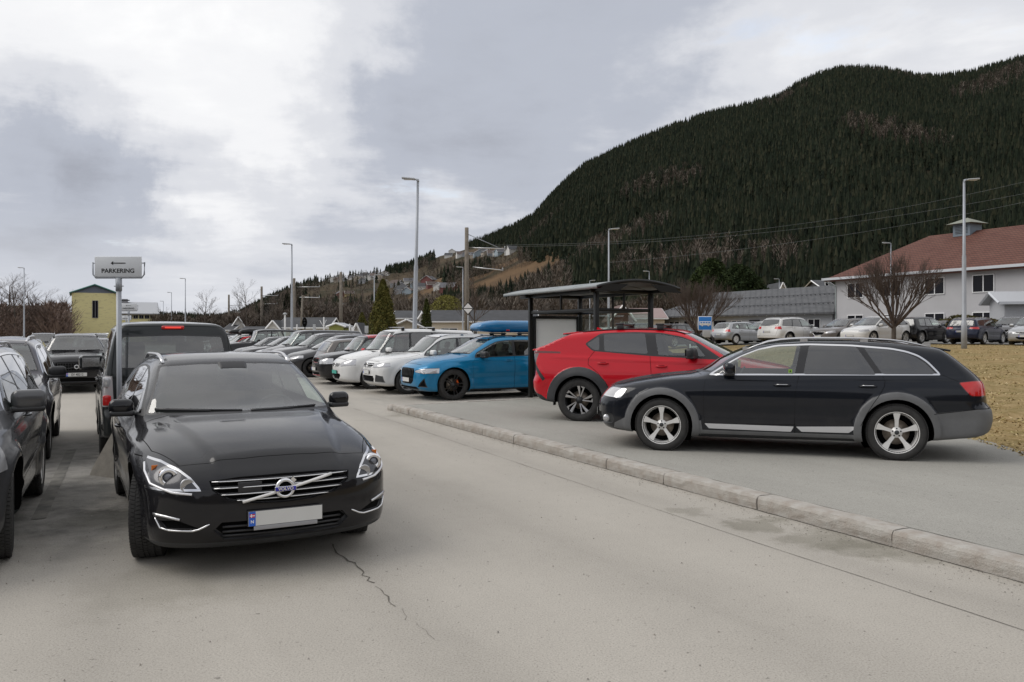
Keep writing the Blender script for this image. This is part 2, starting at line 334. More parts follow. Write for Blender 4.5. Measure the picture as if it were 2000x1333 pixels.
pts = [KA+KN*.20+KD*.20, KA+KN*.20+KD*24, Vector((9.5, -4)), Vector((7.2, 4)), Vector((7.3, 12.8)), Vector((6.6, 16.2)), Vector((5.2, 20.6)), Vector((4.4, 21.4))]
FK = KN      # the far kerb runs along the pavement's end
far_end = KA+KD*.2+Vector((.86, .51))*8.2
pts[-1] = far_end+Vector((0, -.1)); pts[-2] = Vector((5.3, 20.9))
sheet('raised_pavement', [tuple(p) for p in pts], .125, M_PAVE)
M_KERB = mat('granite_kerb', (.36, .32, .28), .9, vcol=(.46, .44, .405), vscale=7, bump=.6, bscale=70, spec=.2)
kb = MB(); rnd = random.Random(3)
def kerbrun(A, d, n, ln, first=0.0):
    s = first
    while s < ln:
        l = rnd.uniform(.95, 1.5); p0 = A+d*(s+.006); l2 = l-.012; nx = 14; hz_ = .135+rnd.uniform(-.006, .006); off = rnd.uniform(-.008, .008); vs = []
        prof = [(-.002, -.05), (.0, .02), (-.004, .06), (.0, hz_-.03), (.018, hz_-.004), (.06, hz_), (.13, hz_), (.20, hz_-.004), (.21, -.05)]
        for i in range(nx+1):
            q = p0+d*(l2*i/nx); e = .006 if i in (0, nx) else 0
            for j, (a, z) in enumerate(prof):
                r_ = rnd.uniform(-.0035, .0035) if 0 < j < 5 else rnd.uniform(-.001, .001); w_ = q+n*(a+off+r_+(e if j < 5 else 0)); vs.append((w_.x, w_.y, z-(e if j > 2 else 0)+(rnd.uniform(-.003, .003) if j > 2 else 0)))
        k = len(prof); fs = [(i*k+j, i*k+j+1, (i+1)*k+j+1, (i+1)*k+j) for i in range(nx) for j in range(k-1)]+[tuple(range(k)), tuple(reversed(range(nx*k, nx*k+k)))]
        kb.add(vs, fs, M_KERB, False); s += l
kerbrun(KA+KD*.25, KD, KN, 22)
fd = Vector((.86, .51)); kerbrun(KA+KD*.30+fd*.18, fd, Vector((fd.y, -fd.x)), 7.6)
cvs = []
for i in range(7):      # rounded corner stone
    a = i/6; p = KA+KD*.25*(1-0)+KD*0; 
kb.rbox((KA.x+.16, KA.y-.13, .04), (.30, .30, .19), M_KERB, .09, 4, M=Matrix.Rotation(R(30), 4, 'Z'))
ko = kb.build('kerb'); ko['kind'] = 'structure'
# cracks and joints: thin dark ribbons lying on the road
M_CRK = mat('crack_dark', (.13, .12, .105), 1.0, spec=.05); ck = MB()
def ribbon(pts, w0, z, jit=.0, seg=.12):
    P_ = [Vector(p) for p in pts]; out = []
    for i in range(len(P_)-1):
        n_ = max(1, int((P_[i+1]-P_[i]).length/seg))
        for k in range(n_): out.append(P_[i].lerp(P_[i+1], k/n_))
    out.append(P_[-1]); vs = []
    for i, p in enumerate(out):
        d = (out[min(i+1, len(out)-1)]-out[max(i-1, 0)]).normalized(); n = Vector((-d.y, d.x)); q = p+n*rnd.uniform(-jit, jit); w_ = w0*rnd.uniform(.35, 1.3)
        vs += [(q.x-n.x*w_, q.y-n.y*w_, z), (q.x+n.x*w_, q.y+n.y*w_, z)]
    ck.add(vs, [(2*i, 2*i+1, 2*i+3, 2*i+2) for i in range(len(out)-1)], M_CRK)
g2 = lambda px, py: (P(px, DG(py)).x, DG(py))
CW = .6; ribbon([g2(648, 1064), g2(656, 1076), g2(684, 1096), g2(703, 1114), g2(726, 1140)], .0065, .0035, .02, .06); ribbon([g2(733, 1146), g2(757, 1166), g2(768, 1186)], .004, .0035, .015, .05)
ribbon([g2(789, 1190), g2(793, 1212)], .0011, .0035, .01, .05); ribbon([g2(815, 1218), g2(836, 1240), g2(850, 1250)], .0009, .0035, .01, .05)
jp = lambda o, s: tuple(KA+KD*s-KN*o); ribbon([jp(.62, -.6), jp(.66, 3), jp(.78, 8), jp(.86, 12), jp(.94, 20)], .003, .0035, .004, .25)
ribbon([g2(690, 822), g2(760, 822)], .004, .0035, .004, .2); ribbon([tuple(KA+KD*.2-KN*.006), tuple(KA+KD*20-KN*.006)], .010, .0035, .006, .12)
ribbon([tuple(KA+KD*.5+KN*.215), tuple(KA+KD*20+KN*.215)], .006, .1285, .006, .15)
co = ck.build('road_cracks', fix=False); co['kind'] = 'structure'
# loose grit and pebbles, thickest in the gutter
rg_ = np.random.RandomState(8); n1_ = 1500; sg_ = rg_.uniform(.3, 17, n1_); of_ = np.abs(rg_.normal(0, .16, n1_))+.01; A2_ = np.array(KA)[None]+np.array(KD)[None]*sg_[:, None]-np.array(KN)[None]*of_[:, None]
n2_ = 1500; B2_ = np.stack([rg_.uniform(-6, 5, n2_), rg_.uniform(2.8, 16, n2_)], 1); C2_ = np.stack([rg_.uniform(-5.2, -2.6, 500), rg_.uniform(5.4, 12, 500)], 1); PP = np.vstack([A2_, B2_, C2_]); sz = rg_.uniform(.002, .0065, len(PP)); ok_ = ((PP-np.array(KA)) @ np.array(KN)) < -.005; PP, sz = PP[ok_], sz[ok_]
ov = np.array([(1, 0, 0), (0, 1, 0), (-1, 0, 0), (0, -1, 0), (0, 0, .8), (0, 0, -.3)])[None]*sz[:, None, None]*rg_.uniform(.6, 1.4, (len(PP), 6, 1)); vv_ = ov+np.concatenate([PP, np.full((len(PP), 1), .004)], 1)[:, None]; of8 = np.array([(0, 1, 4), (1, 2, 4), (2, 3, 4), (3, 0, 4), (1, 0, 5), (2, 1, 5), (3, 2, 5), (0, 3, 5)])[None]+(np.arange(len(PP))*6)[:, None, None]
# worn bay line between the lanes on the left
M_LINE = mat('worn_line', (.21, .20, .18), .9, vcol=(.12, .117, .108), vscale=5, spec=.1); ln = MB()
a, b_ = Vector(g2(75, 1015)), Vector(g2(135, 890)); n = (b_-a).normalized(); n2 = Vector((-n.y, n.x))*.06
ln.add([(p.x, p.y, .004) for p in (a-n2, a+n2, b_+n*.6+n2, b_+n*.6-n2)], [(3, 2, 1, 0)], M_LINE); lo = ln.build('painted_line', fix=False); lo['kind'] = 'structure'
# grass bank
gx, gy = np.meshgrid(np.linspace(-12, 120, 265), np.linspace(-12, 150, 325)); 
def inside(x, y):       # right of the edge polyline
    ex = np.interp(y, [p[1] for p in EDGE], [p[0] for p in EDGE]); return x >= ex
rows = np.linspace(-12, 150, 500); ex = np.interp(rows, [p[1] for p in EDGE], [p[0] for p in EDGE]); cols = np.concatenate([[0, .04, .12, .25], np.geomspace(.4, 190, 150)])
X = ex[:, None]+cols[None, :]; Y = np.repeat(rows[:, None], len(cols), 1); Z = zb(X, Y); rs = np.random.RandomState(5)
bump = (np.sin(X*1.7+np.sin(Y*1.3)*1.5)*np.sin(Y*1.1+np.sin(X*.9)*2))*.03*np.clip(cols[None, :]/2, 0, 1)*np.clip((1.0-Z)*6, 0, 1)+rs.uniform(-.012, .012, X.shape)*(np.clip(cols[None, :]/.3, 0, 1))*np.clip((1.0-Z)*6, 0, 1)
Z = Z+bump+.010; Z[:, 0] = .05
n_, k_ = X.shape; idx = np.arange(n_*k_).reshape(n_, k_); Fq = np.stack([idx[:-1, :-1], idx[:-1, 1:], idx[1:, 1:], idx[1:, :-1]], -1).reshape(-1, 4)
o = link('grass_bank', np_mesh('grass_bank', np.stack([X, Y, Z], -1).reshape(-1, 3), Fq, [M_GRASS], smooth=True)); o['kind'] = 'structure'
# grass tufts on the near part of the bank
V = []; Fg = []
m_ = 70000; ty = rs.uniform(7, 46, m_); tx = np.interp(ty, [p[1] for p in EDGE], [p[0] for p in EDGE])+rs.uniform(.0, 1, m_)**1.7*30-.16*rs.rand(m_)
keep = (np.abs(tx/ty) < .68); tx, ty = tx[keep], ty[keep]; tz = zb(tx, ty); m_ = len(tx)
h = rs.uniform(.012, .035, m_)*(1+rs.uniform(0, .8, m_)*(rs.rand(m_) < .2)); a = rs.uniform(0, 6.28, m_); wv = rs.uniform(.015, .04, m_); lean = rs.uniform(-.10, .10, (m_, 2))
b0 = np.stack([tx-np.cos(a)*wv, ty-np.sin(a)*wv, tz-.01], 1); b1 = np.stack([tx+np.cos(a)*wv, ty+np.sin(a)*wv, tz-.01], 1); tp = np.stack([tx+lean[:, 0], ty+lean[:, 1], tz+h], 1)
V = np.stack([b0, b1, tp], 1).reshape(-1, 3); Fg = np.arange(len(V)).reshape(-1, 3)
def islmat(name, cols, rough=.9, tr=0.0):
    m = bpy.data.materials.new(name); m.use_nodes = True; t = m.node_tree; b = t.nodes['Principled BSDF']; g = t.nodes.new('ShaderNodeNewGeometry')
    L(t, ramp(t, g.outputs['Random Per Island'], [(i/(len(cols)-1), c) for i, c in enumerate(cols)]), b.inputs['Base Color']); b.inputs['Roughness'].default_value = rough; b.inputs['Specular IOR Level'].default_value = .15; return m
o_ = link('gravel', np_mesh('gravel', vv_.reshape(-1, 3), of8.reshape(-1, 3), [islmat('grit', [(.08, .075, .07), (.30, .27, .23), (.16, .15, .14), (.42, .39, .35)])])); tag(o_, 'loose grit and small stones scattered over the road and along the kerb', 'gravel', kind='stuff')
o = link('grass_blades', np_mesh('grass_blades', V, Fg, [islmat('straw', [(.36, .27, .13), (.50, .38, .21), (.42, .31, .15), (.33, .28, .12), (.56, .44, .27)])])); tag(o, 'dry straw-coloured grass on the bank behind the cars', 'grass', kind='stuff')
# upper car park: asphalt 12 mm above the bank surface
A_, B_ = Vector((14.2, 54.0)), Vector((26.5, 44.8)); d_ = (B_-A_).normalized(); n_v = Vector((-d_.y, d_.x)); vs = []; fs = []
if n_v.y < 0: n_v = -n_v
ns, nd = 60, 20
for i in range(ns+1):
    for j in range(nd+1):
        p = A_+d_*(-14+62*i/ns)+n_v*(34*j/nd); vs.append((p.x, p.y, float(zb(p.x, p.y))+.04))
o = link('upper_car_park', np_mesh('upper_car_park', vs, [(i*(nd+1)+j, (i+1)*(nd+1)+j, (i+1)*(nd+1)+j+1, i*(nd+1)+j+1) for i in range(ns) for j in range(nd)], [M_LOT])); o['kind'] = 'structure'
# ---------------------------------------------------------------- mountains
SKY = [(-1600, 520), (-900, 500), (-500, 560), (-200, 585), (0, 592), (90, 590), (150, 606), (300, 618), (430, 622), (470, 612), (520, 585), (570, 562), (620, 545), (680, 538), (740, 530), (800, 520), (860, 493), (900, 483), (950, 466), (1000, 446), (1040, 427), (1070, 394), (1100, 362), (1140, 328), (1200, 298), (1260, 272), (1320, 248), (1380, 228), (1450, 212), (1520, 194), (1560, 168), (1600, 150), (1640, 139), (1700, 139), (1750, 146), (1800, 156), (1850, 154), (1900, 146), (1950, 132), (2000, 116), (2150, 80), (2500, 40), (3200, 60), (4500, 150), (6000, 250)]
D1 = [(-1600, 1500), (-200, 1500), (150, 1500), (430, 1700), (620, 1500), (800, 1300), (950, 1150), (1040, 980), (1200, 900), (1500, 850), (2000, 800), (3000, 800), (6000, 900)]
D0 = [(-1600, 420), (0, 420), (430, 380), (700, 300), (900, 260), (1100, 230), (1300, 210), (2000, 190), (3000, 260), (6000, 400)]
ip = lambda T_, x: np.interp(x, [p[0] for p in T_], [p[1] for p in T_])
def hillz(px, t):        # t = 0 foot .. 1 ridge .. 1.35 behind
    px = np.asarray(px, float); t = np.asarray(t, float); d0, d1 = ip(D0, px), ip(D1, px); D = d0+(d1-d0)*t; Hh = (650-ip(SKY, px))*d1/1600-4
    e_ = np.sin(np.clip(t, 0, 1)*math.pi/2)**.92; s = np.where(t <= 1, e_*D/d1, 1-(t-1)*.4)
    X_ = (px-1000)*D/1600
    rg = (np.sin(X_*.013+D*.009)*np.sin(D*.017-X_*.006)*9+np.sin(X_*.041+1.3)*np.sin(D*.037+X_*.02)*3.5)*np.clip(Hh/120, 0, 1)*np.sin(np.clip(t, 0, 1)*math.pi)*(1-.6*np.clip(t, 0, 1))
    return X_, D, np.maximum(Hh*s+rg, -3)-.03
pxs = np.unique(np.concatenate([np.linspace(-1600, 0, 30), np.linspace(0, 2050, 330), np.linspace(2050, 6000, 50)])); ts = np.linspace(-.02, 1.4, 90)
PX, TT = np.meshgrid(pxs, ts); X_, D_, Z_ = hillz(PX, TT); a_, b2 = PX.shape; idx = np.arange(a_*b2).reshape(a_, b2)
Fq = np.stack([idx[:-1, :-1], idx[:-1, 1:], idx[1:, 1:], idx[1:, :-1]], -1).reshape(-1, 4)
M_HILL = bpy.data.materials.new('hillside'); M_HILL.use_nodes = True; t = M_HILL.node_tree; b = t.nodes['Principled BSDF']; tcn = t.nodes.new('ShaderNodeTexCoord'); v = tcn.outputs['Object']
f1 = noise(t, v, .012, 8, .65); f2 = noise(t, v, .08, 8, .7)
c = mixc(t, ramp(t, f1, [(.40, 0.0), (.6, 1.0)]), (.032, .034, .022), (.10, .075, .05)); c = mixc(t, ramp(t, f2, [(.4, 0.0), (.7, 1.0)]), c, (.075, .06, .042))
geo_ = v; wp = t.nodes.new('ShaderNodeVectorMath'); wp.operation = 'MULTIPLY_ADD'; L(t, noise(t, v, .012, 8, .65, 0, 1), wp.inputs[0]); wp.inputs[1].default_value = (90, 90, 0); L(t, v, wp.inputs[2])
for px_, py_, rr_ in ((985, 562, 60), (1020, 548, 70), (1055, 538, 75), (1090, 526, 80), (620, 600, 40), (900, 540, 50)):       # felled, brown clearings
    tt_ = np.linspace(0, 1, 300); q_ = hillz(np.full(300, float(px_)), tt_); yy_ = 650-(q_[2]-CAM_H)*1600/q_[1]; j_ = int(np.argmax(yy_ < py_)); ds = t.nodes.new('ShaderNodeVectorMath'); ds.operation = 'DISTANCE'; L(t, wp.outputs[0], ds.inputs[0]); ds.inputs[1].default_value = (q_[0][j_]+45, q_[1][j_]+45, q_[2][j_])
    c = mixc(t, ramp(t, mth(t, 'DIVIDE', ds.outputs['Value'], float(rr_)), [(.75, 1.0), (1.0, 0.0)]), c, mixc(t, ramp(t, f2, [(.35, 0.0), (.65, 1.0)]), (.16, .105, .062), (.105, .072, .046)))
L(t, c, b.inputs['Base Color']); b.inputs['Roughness'].default_value = 1; b.inputs['Specular IOR Level'].default_value = .05
o = link('hillside', np_mesh('hillside', np.stack([X_, D_, Z_], -1).reshape(-1, 3), Fq, [M_HILL], smooth=True)); o['kind'] = 'structure'
# unseen hills added behind the camera to darken reflections in the cars
vs = []; nn = 60
for i in range(nn+1):
    a = R(95+170*i/nn); hh = 75+30*math.sin(i*.55)+18*math.sin(i*1.3)
    for r_, z in ((150, -3), (260, hh*.35), (420, hh*.8), (600, hh*1.1), (900, hh*.7)): vs.append((math.sin(a)*r_, math.cos(a)*r_, z))
o = link('added_rear_hills', np_mesh('added_rear_hills', vs, [(i*5+j, i*5+j+1, (i+1)*5+j+1, (i+1)*5+j) for i in range(nn) for j in range(4)], [M_HILL], smooth=True)); o['kind'] = 'structure'
# forest: spruces and bare birches as one wood
def spruce_proto(n=7, tiers=4):
    V = []; F_ = []
    for k in range(tiers):
        z0 = .06+.88*k/tiers; z1 = min(1.0, z0+.42*(1-.3*k/tiers)); r = .155*(1-k/(tiers+.35)); b = len(V); V.append((0, 0, z1))
        for j in range(n): a = 2*math.pi*(j+.5*k)/n; q = r*(1.25 if j % 2 else .7); V.append((q*math.cos(a), q*math.sin(a), z0-(.03 if j % 2 else -.02)))
        for j in range(n): F_.append((b, b+1+j, b+1+(j+1) % n))
    return np.array(V), np.array(F_)
def scatter(proto, pos, h, wsc, rot, lean=None):
    V, F_ = proto; n = len(pos); c, s = np.cos(rot), np.sin(rot); x = V[:, 0][None]*wsc[:, None]*h[:, None]; y = V[:, 1][None]*wsc[:, None]*h[:, None]; z = V[:, 2][None]*h[:, None]
    if lean is not None: x = x+z*lean[:, :1]; y = y+z*lean[:, 1:]
    P3 = np.stack([x*c[:, None]-y*s[:, None]+pos[:, :1], x*s[:, None]+y*c[:, None]+pos[:, 1:2], z+pos[:, 2:3]], -1)
    Fa = F_[None]+(np.arange(n)*len(V))[:, None, None]; return P3.reshape(-1, 3), Fa.reshape(-1, 3)
rs = np.random.RandomState(11)
def hillpts(n, p0, p1, dens):
    px = rs.uniform(p0, p1, n*3); t_ = rs.uniform(0.0, 1.06, n*3); x_, d, z = hillz(px, t_); w_ = d/ip(D1, px); k = (rs.rand(n*3) < w_*.9) & dens(px, t_, x_, d, z, 650-(z-CAM_H)*1600/d); k = np.where(k)[0][:n]
    return np.stack([x_[k], d[k], z[k]-.5], 1), px[k], t_[k]
nz_ = lambda x_, d, s, o_=0: np.sin(x_*s+o_+np.sin(d*s*.7)*1.4)*np.sin(d*s*.8+o_*1.7+np.sin(x_*s*.6)*1.2)
def d_spruce(px, t_, x_, d, z, py):
    lim = np.interp(px, [900, 960, 1010, 1060, 1100, 1130, 1200], [492, 492, 505, 520, 545, 590, 700]); main = (px > 890) & (py < lim)
    upper = (px <= 900) & (py < ip(SKY, px)+13+10*nz_(x_, d, .01)); 
    some = (px > 430) & (px < 1130) & (nz_(x_, d, .035, 2) > .5)
    holes = ((nz_(x_, d, .033, 1)+.5*nz_(x_, d, .011, 4)) > .80) & (rs.rand(len(px)) < .8)
    clear = (px > 930) & (px < 1120) & (py > 505) & (py > np.interp(px, [930, 1000, 1080, 1120], [555, 528, 512, 508])) & (py < np.interp(px, [930, 1000, 1080, 1120], [590, 580, 550, 535]))
    clear = clear | ((px > 850) & (px < 1012) & (py > 486) & (py < 528)) | ((px > 620) & (px < 860) & (py > 535) & (py < 585) & (rs.rand(len(px)) < .8))
    low = (px > 1100) & (py > 560) & (rs.rand(len(px)) < .5)
    return (main & ~holes | upper | some) & ~clear & ~low
def build_forest(name, p0, p1, n, dens, cols, protos, hr, wr, label):
    pos, px, t_ = hillpts(n, p0, p1, dens); k = len(pos); rem = rs.randint(0, len(protos), k); Vs = []; Fs = []; off = 0
    hsc = rs.uniform(hr[0], hr[1], k)
    for i, pr in enumerate(protos):
        s_ = rem == i; V, F_ = scatter(pr, pos[s_], hsc[s_], rs.uniform(wr[0], wr[1], s_.sum()), rs.uniform(0, 6.28, s_.sum())); Vs.append(V); Fs.append(F_+off); off += len(V)
    o = link(name, np_mesh(name, np.vstack(Vs), np.vstack(Fs), [islmat(name+'_mat', cols, .95)])); tag(o, label, 'forest', kind='stuff'); return o
GREENS = [(.011, .016, .011), (.025, .032, .018), (.014, .021, .013), (.044, .045, .026), (.018, .026, .016)]
build_forest('spruce_forest', 880, 2120, 42000, d_spruce, GREENS, [spruce_proto(7, 4), spruce_proto(6, 5), spruce_proto(8, 4)], (4, 14.5), (.6, 1.15), 'dark spruce forest covering the whole mountainside')
build_forest('far_spruce_forest', 150, 900, 5200, d_spruce, GREENS, [spruce_proto(6, 3), spruce_proto(7, 3)], (9, 17), (.9, 1.4), 'dark spruces along the crest of the far ridge')
build_forest('outer_spruce_forest', 2120, 5000, 9000, lambda px, *a: px > 0, GREENS, [spruce_proto(6, 3)], (10, 18), (1.0, 1.5), 'spruce forest on the slope beyond the red-roofed building')
def birch_proto(n, seed, flakes=70):
    r = np.random.RandomState(seed); V = [(-.012, 0, 0), (.012, 0, 0), (0, 0, .9)]; F_ = [(0, 1, 2)]
    for i in range(flakes):
        z = r.uniform(.25, 1); rr = .26*math.sin(min(1, (z-.1)/.9)*math.pi)**.6+.03; a = r.uniform(0, 6.28); q = r.uniform(.1, 1)*rr; c = np.array([q*math.cos(a), q*math.sin(a), z]); d = np.array([math.cos(a)*.10, math.sin(a)*.10, .16])*r.uniform(.5, 1.1); s = np.array([-math.sin(a), math.cos(a), 0])*.014
        b = len(V); V += [tuple(c-s), tuple(c+s), tuple(c+d)]; F_.append((b, b+1, b+2))
    return np.array(V), np.array(F_)
def d_birch(px, t_, x_, d, z, py):
    lim = np.interp(px, [900, 960, 1010, 1060, 1100, 1130, 1200], [492, 492, 505, 520, 545, 590, 700])
    a = (px > 400) & (py > ip(SKY, px)+10) & ((py > lim) | (px < 900)); b = ((nz_(x_, d, .033, 1)+.5*nz_(x_, d, .011, 4)) > .74) & (px > 1000); clear = (px > 925) & (px < 1125) & (py > np.interp(px, [925, 1000, 1080, 1125], [557, 528, 512, 508])) & (py < np.interp(px, [925, 1000, 1080, 1125], [592, 580, 550, 535]))
    hs = ((px > 850) & (px < 1012) & (py > 478) & (py < 525)) | ((px > 590) & (px < 870) & (py > 530) & (py < 600) & (rs.rand(len(px)) < .85)); return (a | b) & ~clear & ~hs
BROWNS = [(.10, .078, .062), (.145, .120, .098), (.115, .09, .068), (.175, .152, .128), (.085, .070, .054)]
build_forest('bare_birch_wood', 380, 2050, 11000, d_birch, BROWNS, [birch_proto(0, 1), birch_proto(0, 2)], (6, 12), (.9, 1.4), 'leafless brown birches and scrub on the lower hillside')
# ---------------------------------------------------------------- cars: a field F(x, y, z) < 0 inside, meshed by rays, then cut along real shut lines
class Pc:                                # monotone cubic through points, smoothed
    def __init__(s, pts, sm=0.0):
        x, y = np.array([p[0] for p in pts], float), np.array([p[1] for p in pts], float)
        o = np.argsort(x); x, y = x[o], y[o]
        h = np.diff(x); d = np.diff(y)/h; m = np.zeros(len(x)); m[0], m[-1] = d[0], d[-1]
        for i in range(1, len(x)-1):
            if d[i-1]*d[i] > 0:
                w1, w2 = 2*h[i]+h[i-1], h[i]+2*h[i-1]; m[i] = (w1+w2)/(w1/d[i-1]+w2/d[i])
        X = np.arange(x[0]-.6, x[-1]+.6, 0.008); i = np.clip(np.searchsorted(x, X)-1, 0, len(x)-2)
        t = np.clip((X-x[i])/h[i], 0, 1)
        Y = (2*t**3-3*t**2+1)*y[i]+(t**3-2*t**2+t)*h[i]*m[i]+(-2*t**3+3*t**2)*y[i+1]+(t**3-t**2)*h[i]*m[i+1]
        Y = np.where(X < x[0], y[0]+m[0]*(X-x[0]), np.where(X > x[-1], y[-1]+m[-1]*(X-x[-1]), Y))
        if sm > 0:
            n = int(3*sm/0.008)+1; k = np.exp(-0.5*(np.arange(-n, n+1)*0.008/sm)**2); k /= k.sum()
            Y = np.convolve(np.pad(Y, n, 'edge'), k, 'valid')
        s.X, s.Y = X, Y
    def __call__(s, x): return np.interp(x, s.X, s.Y)
def smax(a, b, k):
    h = np.maximum(k-np.abs(a-b), 0)/k
    return np.maximum(a, b)+h*h*k*0.25
def smin(a, b, k): return -smax(-a, -b, k)
def sstep(a, b, x): t = np.clip((x-a)/(b-a), 0, 1); return t*t*(3-2*t)
def rpoly(pts, r=0.04, n=4):            # rounded corners; pts may carry their own radius
    out = []; k = len(pts)
    for i in range(k):
        p0, p, p1 = Vector(pts[i-1][:2]), Vector(pts[i][:2]), Vector(pts[(i+1) % k][:2]); rr = pts[i][2] if len(pts[i]) > 2 else r
        a, b = (p0-p), (p1-p); d = min(rr, a.length*.48, b.length*.48)
        if d < 1e-3: out.append(tuple(p)); continue
        s, e = p+a.normalized()*d, p+b.normalized()*d
        for j in range(n+1): t = j/n; out.append(tuple(s*(1-t)**2+p*2*t*(1-t)+e*t*t))
    return out
def area(p): return sum(p[i-1][0]*p[i][1]-p[i][0]*p[i-1][1] for i in range(len(p)))/2
def ccw(p): return p if area(p) > 0 else p[::-1]
def hclip(poly, p, q, off=0.0):      # keep the left of p->q moved inwards by off
    e = (q[0]-p[0], q[1]-p[1]); l = math.hypot(*e); n = (-e[1]/l, e[0]/l); out = []
    D = [(v[0]-p[0])*n[0]+(v[1]-p[1])*n[1]-off for v in poly]
    for i in range(len(poly)):
        a, b, da, db = poly[i-1], poly[i], D[i-1], D[i]
        if (da >= 0) != (db >= 0): t = da/(da-db); out.append((a[0]+(b[0]-a[0])*t, a[1]+(b[1]-a[1])*t))
        if db >= 0: out.append(b)
    return out
def inset(p, d):
    p = ccw([tuple(q[:2]) for q in p]); out = p
    for i in range(len(p)):
        a, b = p[i], p[(i+1) % len(p)]
        if math.hypot(b[0]-a[0], b[1]-a[1]) > 1e-4 and len(out) > 2: out = hclip(out, a, b, d)
    return out
VA = {'side': (0, 2), 'front': (1, 2), 'top': (0, 1)}
class Car:
    def __init__(s, S, res=1.0):
        s.S = S; s.res = res; s.L = S['L']; s.hw = S['hw']
        s.top = Pc(S['top'], S.get('topsm', 0.02)); s.fr = Pc([(z, x) for x, z in S['front']], 0.015); s.re = Pc([(z, x) for x, z in S['rear']], 0.015)
        s.bot = Pc(S['bottom'], 0.03); s.belt = Pc(S['belt'], 0.02); s.sec = Pc([(z, wv) for wv, z in S['sec']], 0.02); s.plan = Pc(S['plan'], 0.03)
        s.Ra = S['Ra']; s.wx = (S['xf'], S['xr']); s.R = S['R']
        s.regs = {0: ('body', None, 'c')}; s.nr = 0; s.mats = []; s.info = {}
        s.half()
    def W(s, x, z):
        S = s.S; sb = z-s.belt(x)
        up = S['wb']-S.get('tum', 0.42)*sb-S.get('tum2', 0.10)*sb*np.abs(sb)
        w_ = smin(s.sec(z), up, S.get('kbelt', 0.03))*s.plan(x)
        for xc in s.wx:
            r = np.hypot(x-xc, z-s.R); fl = S.get('flare', 0.02)
            w_ = w_+fl*(1-sstep(s.Ra+0.02, s.Ra+S.get('flw', 0.14), r))*sstep(-0.3, 0.1, z)
            if S.get('clad'): w_ = w_+S.get('cladh', 0.012)*(1-sstep(s.Ra+S['clad']-.012, s.Ra+S['clad']+.012, r))
        for (z0, z1, sl, amp, wd) in S.get('crease', []):      # z at x=0, slope, amplitude, width
            zc = z0+sl*x+0*z1; w_ = w_+amp*np.exp(-((z-zc)/wd)**2)*sstep(0.3, 0.9, x)*(1-sstep(s.L-.7, s.L-.1, x))
        return w_
    def F(s, x, y, z):
        S = s.S; y = np.abs(y); yn = y/s.hw
        xs = x-S.get('bow', 0.22)*yn**2
        dz = s.top(xs)-S.get('crown', 0.06)*yn**2
        if S.get('bulge'): dz = dz+S['bulge'][0]*(1-sstep(S['bulge'][1]-.06, S['bulge'][1]+.03, y-S['bulge'][2]*(x-0.3)))*(1-sstep(1.3, 1.6, x))
        sl = (s.top(xs+.01)-s.top(xs-.01))/.02
        a = (z-dz)/np.sqrt(1+sl*sl)
        b = y-s.W(x, z)
        fb2, fb6 = S.get('nose', (0.12, 0.30)); rb2, rb6 = S.get('tail', (0.06, 0.22))
        c = (s.fr(z)+fb2*yn**2+fb6*yn**6-x)
        d = x-(s.re(z)-rb2*yn**2-rb6*yn**8)
        hood = 1-sstep(0, 0.12, z-s.belt(x))
        k = S.get('kr', 0.10)*(1-hood)+S.get('kh', 0.12)*hood
        f = smax(a, b, k)
        f = smax(f, c/np.sqrt(1+(2*fb2*yn+6*fb6*yn**5)**2*.5), S.get('kn', 0.08)); f = smax(f, d/np.sqrt(1+(2*rb2*yn+8*rb6*yn**7)**2*.5), S.get('kt', 0.07))
        f = smax(f, s.bot(x)-z, 0.06)
        for h in S.get('dent', []):     # ellipsoidal hollows / swells: cx, cy, cz, rx, ry, rz, depth
            q = ((x-h[0])/h[3])**2+((y-h[1])/h[4])**2+((z-h[2])/h[5])**2
            f = f+h[6]*np.exp(-q*1.5)
        return f
    def root(s, o, d, tmax=3.6, it=26):
        o, d = np.asarray(o, float), np.asarray(d, float); lo = np.zeros(len(o)); hi = np.full(len(o), tmax)
        for _ in range(it):
            m = (lo+hi)/2; p = o+d*m[:, None]; ins = s.F(p[:, 0], p[:, 1], p[:, 2]) < 0
            lo = np.where(ins, m, lo); hi = np.where(ins, hi, m)
        return o+d*lo[:, None]
    def grad(s, p, e=0.004):
        g = np.stack([s.F(p[:, 0]+(k == 0)*e, p[:, 1]+(k == 1)*e, p[:, 2]+(k == 2)*e)-s.F(p[:, 0]-(k == 0)*e, p[:, 1]-(k == 1)*e, p[:, 2]-(k == 2)*e) for k in range(3)], 1)
        g[:, 1] = np.where(np.abs(p[:, 1]) < 1e-4, 0, g[:, 1])
        return g/(np.linalg.norm(g, axis=1)[:, None]+1e-12)
    def yat(s, x, z): return s.root([(x, 0.25, z)], [(0, 1, 0)], 1.2)[0][1]
    def xfr(s, y, z): return s.root([(s.wx[0]-.1, y, z)], [(-1, 0, 0)], 2)[0][0]
    def xre(s, y, z): return s.root([(s.wx[1]+.0, y, z)], [(1, 0, 0)], 2)[0][0]
    def zat(s, x, y): return s.root([(x, y, 0.6)], [(0, 0, 1)], 2)[0][2]
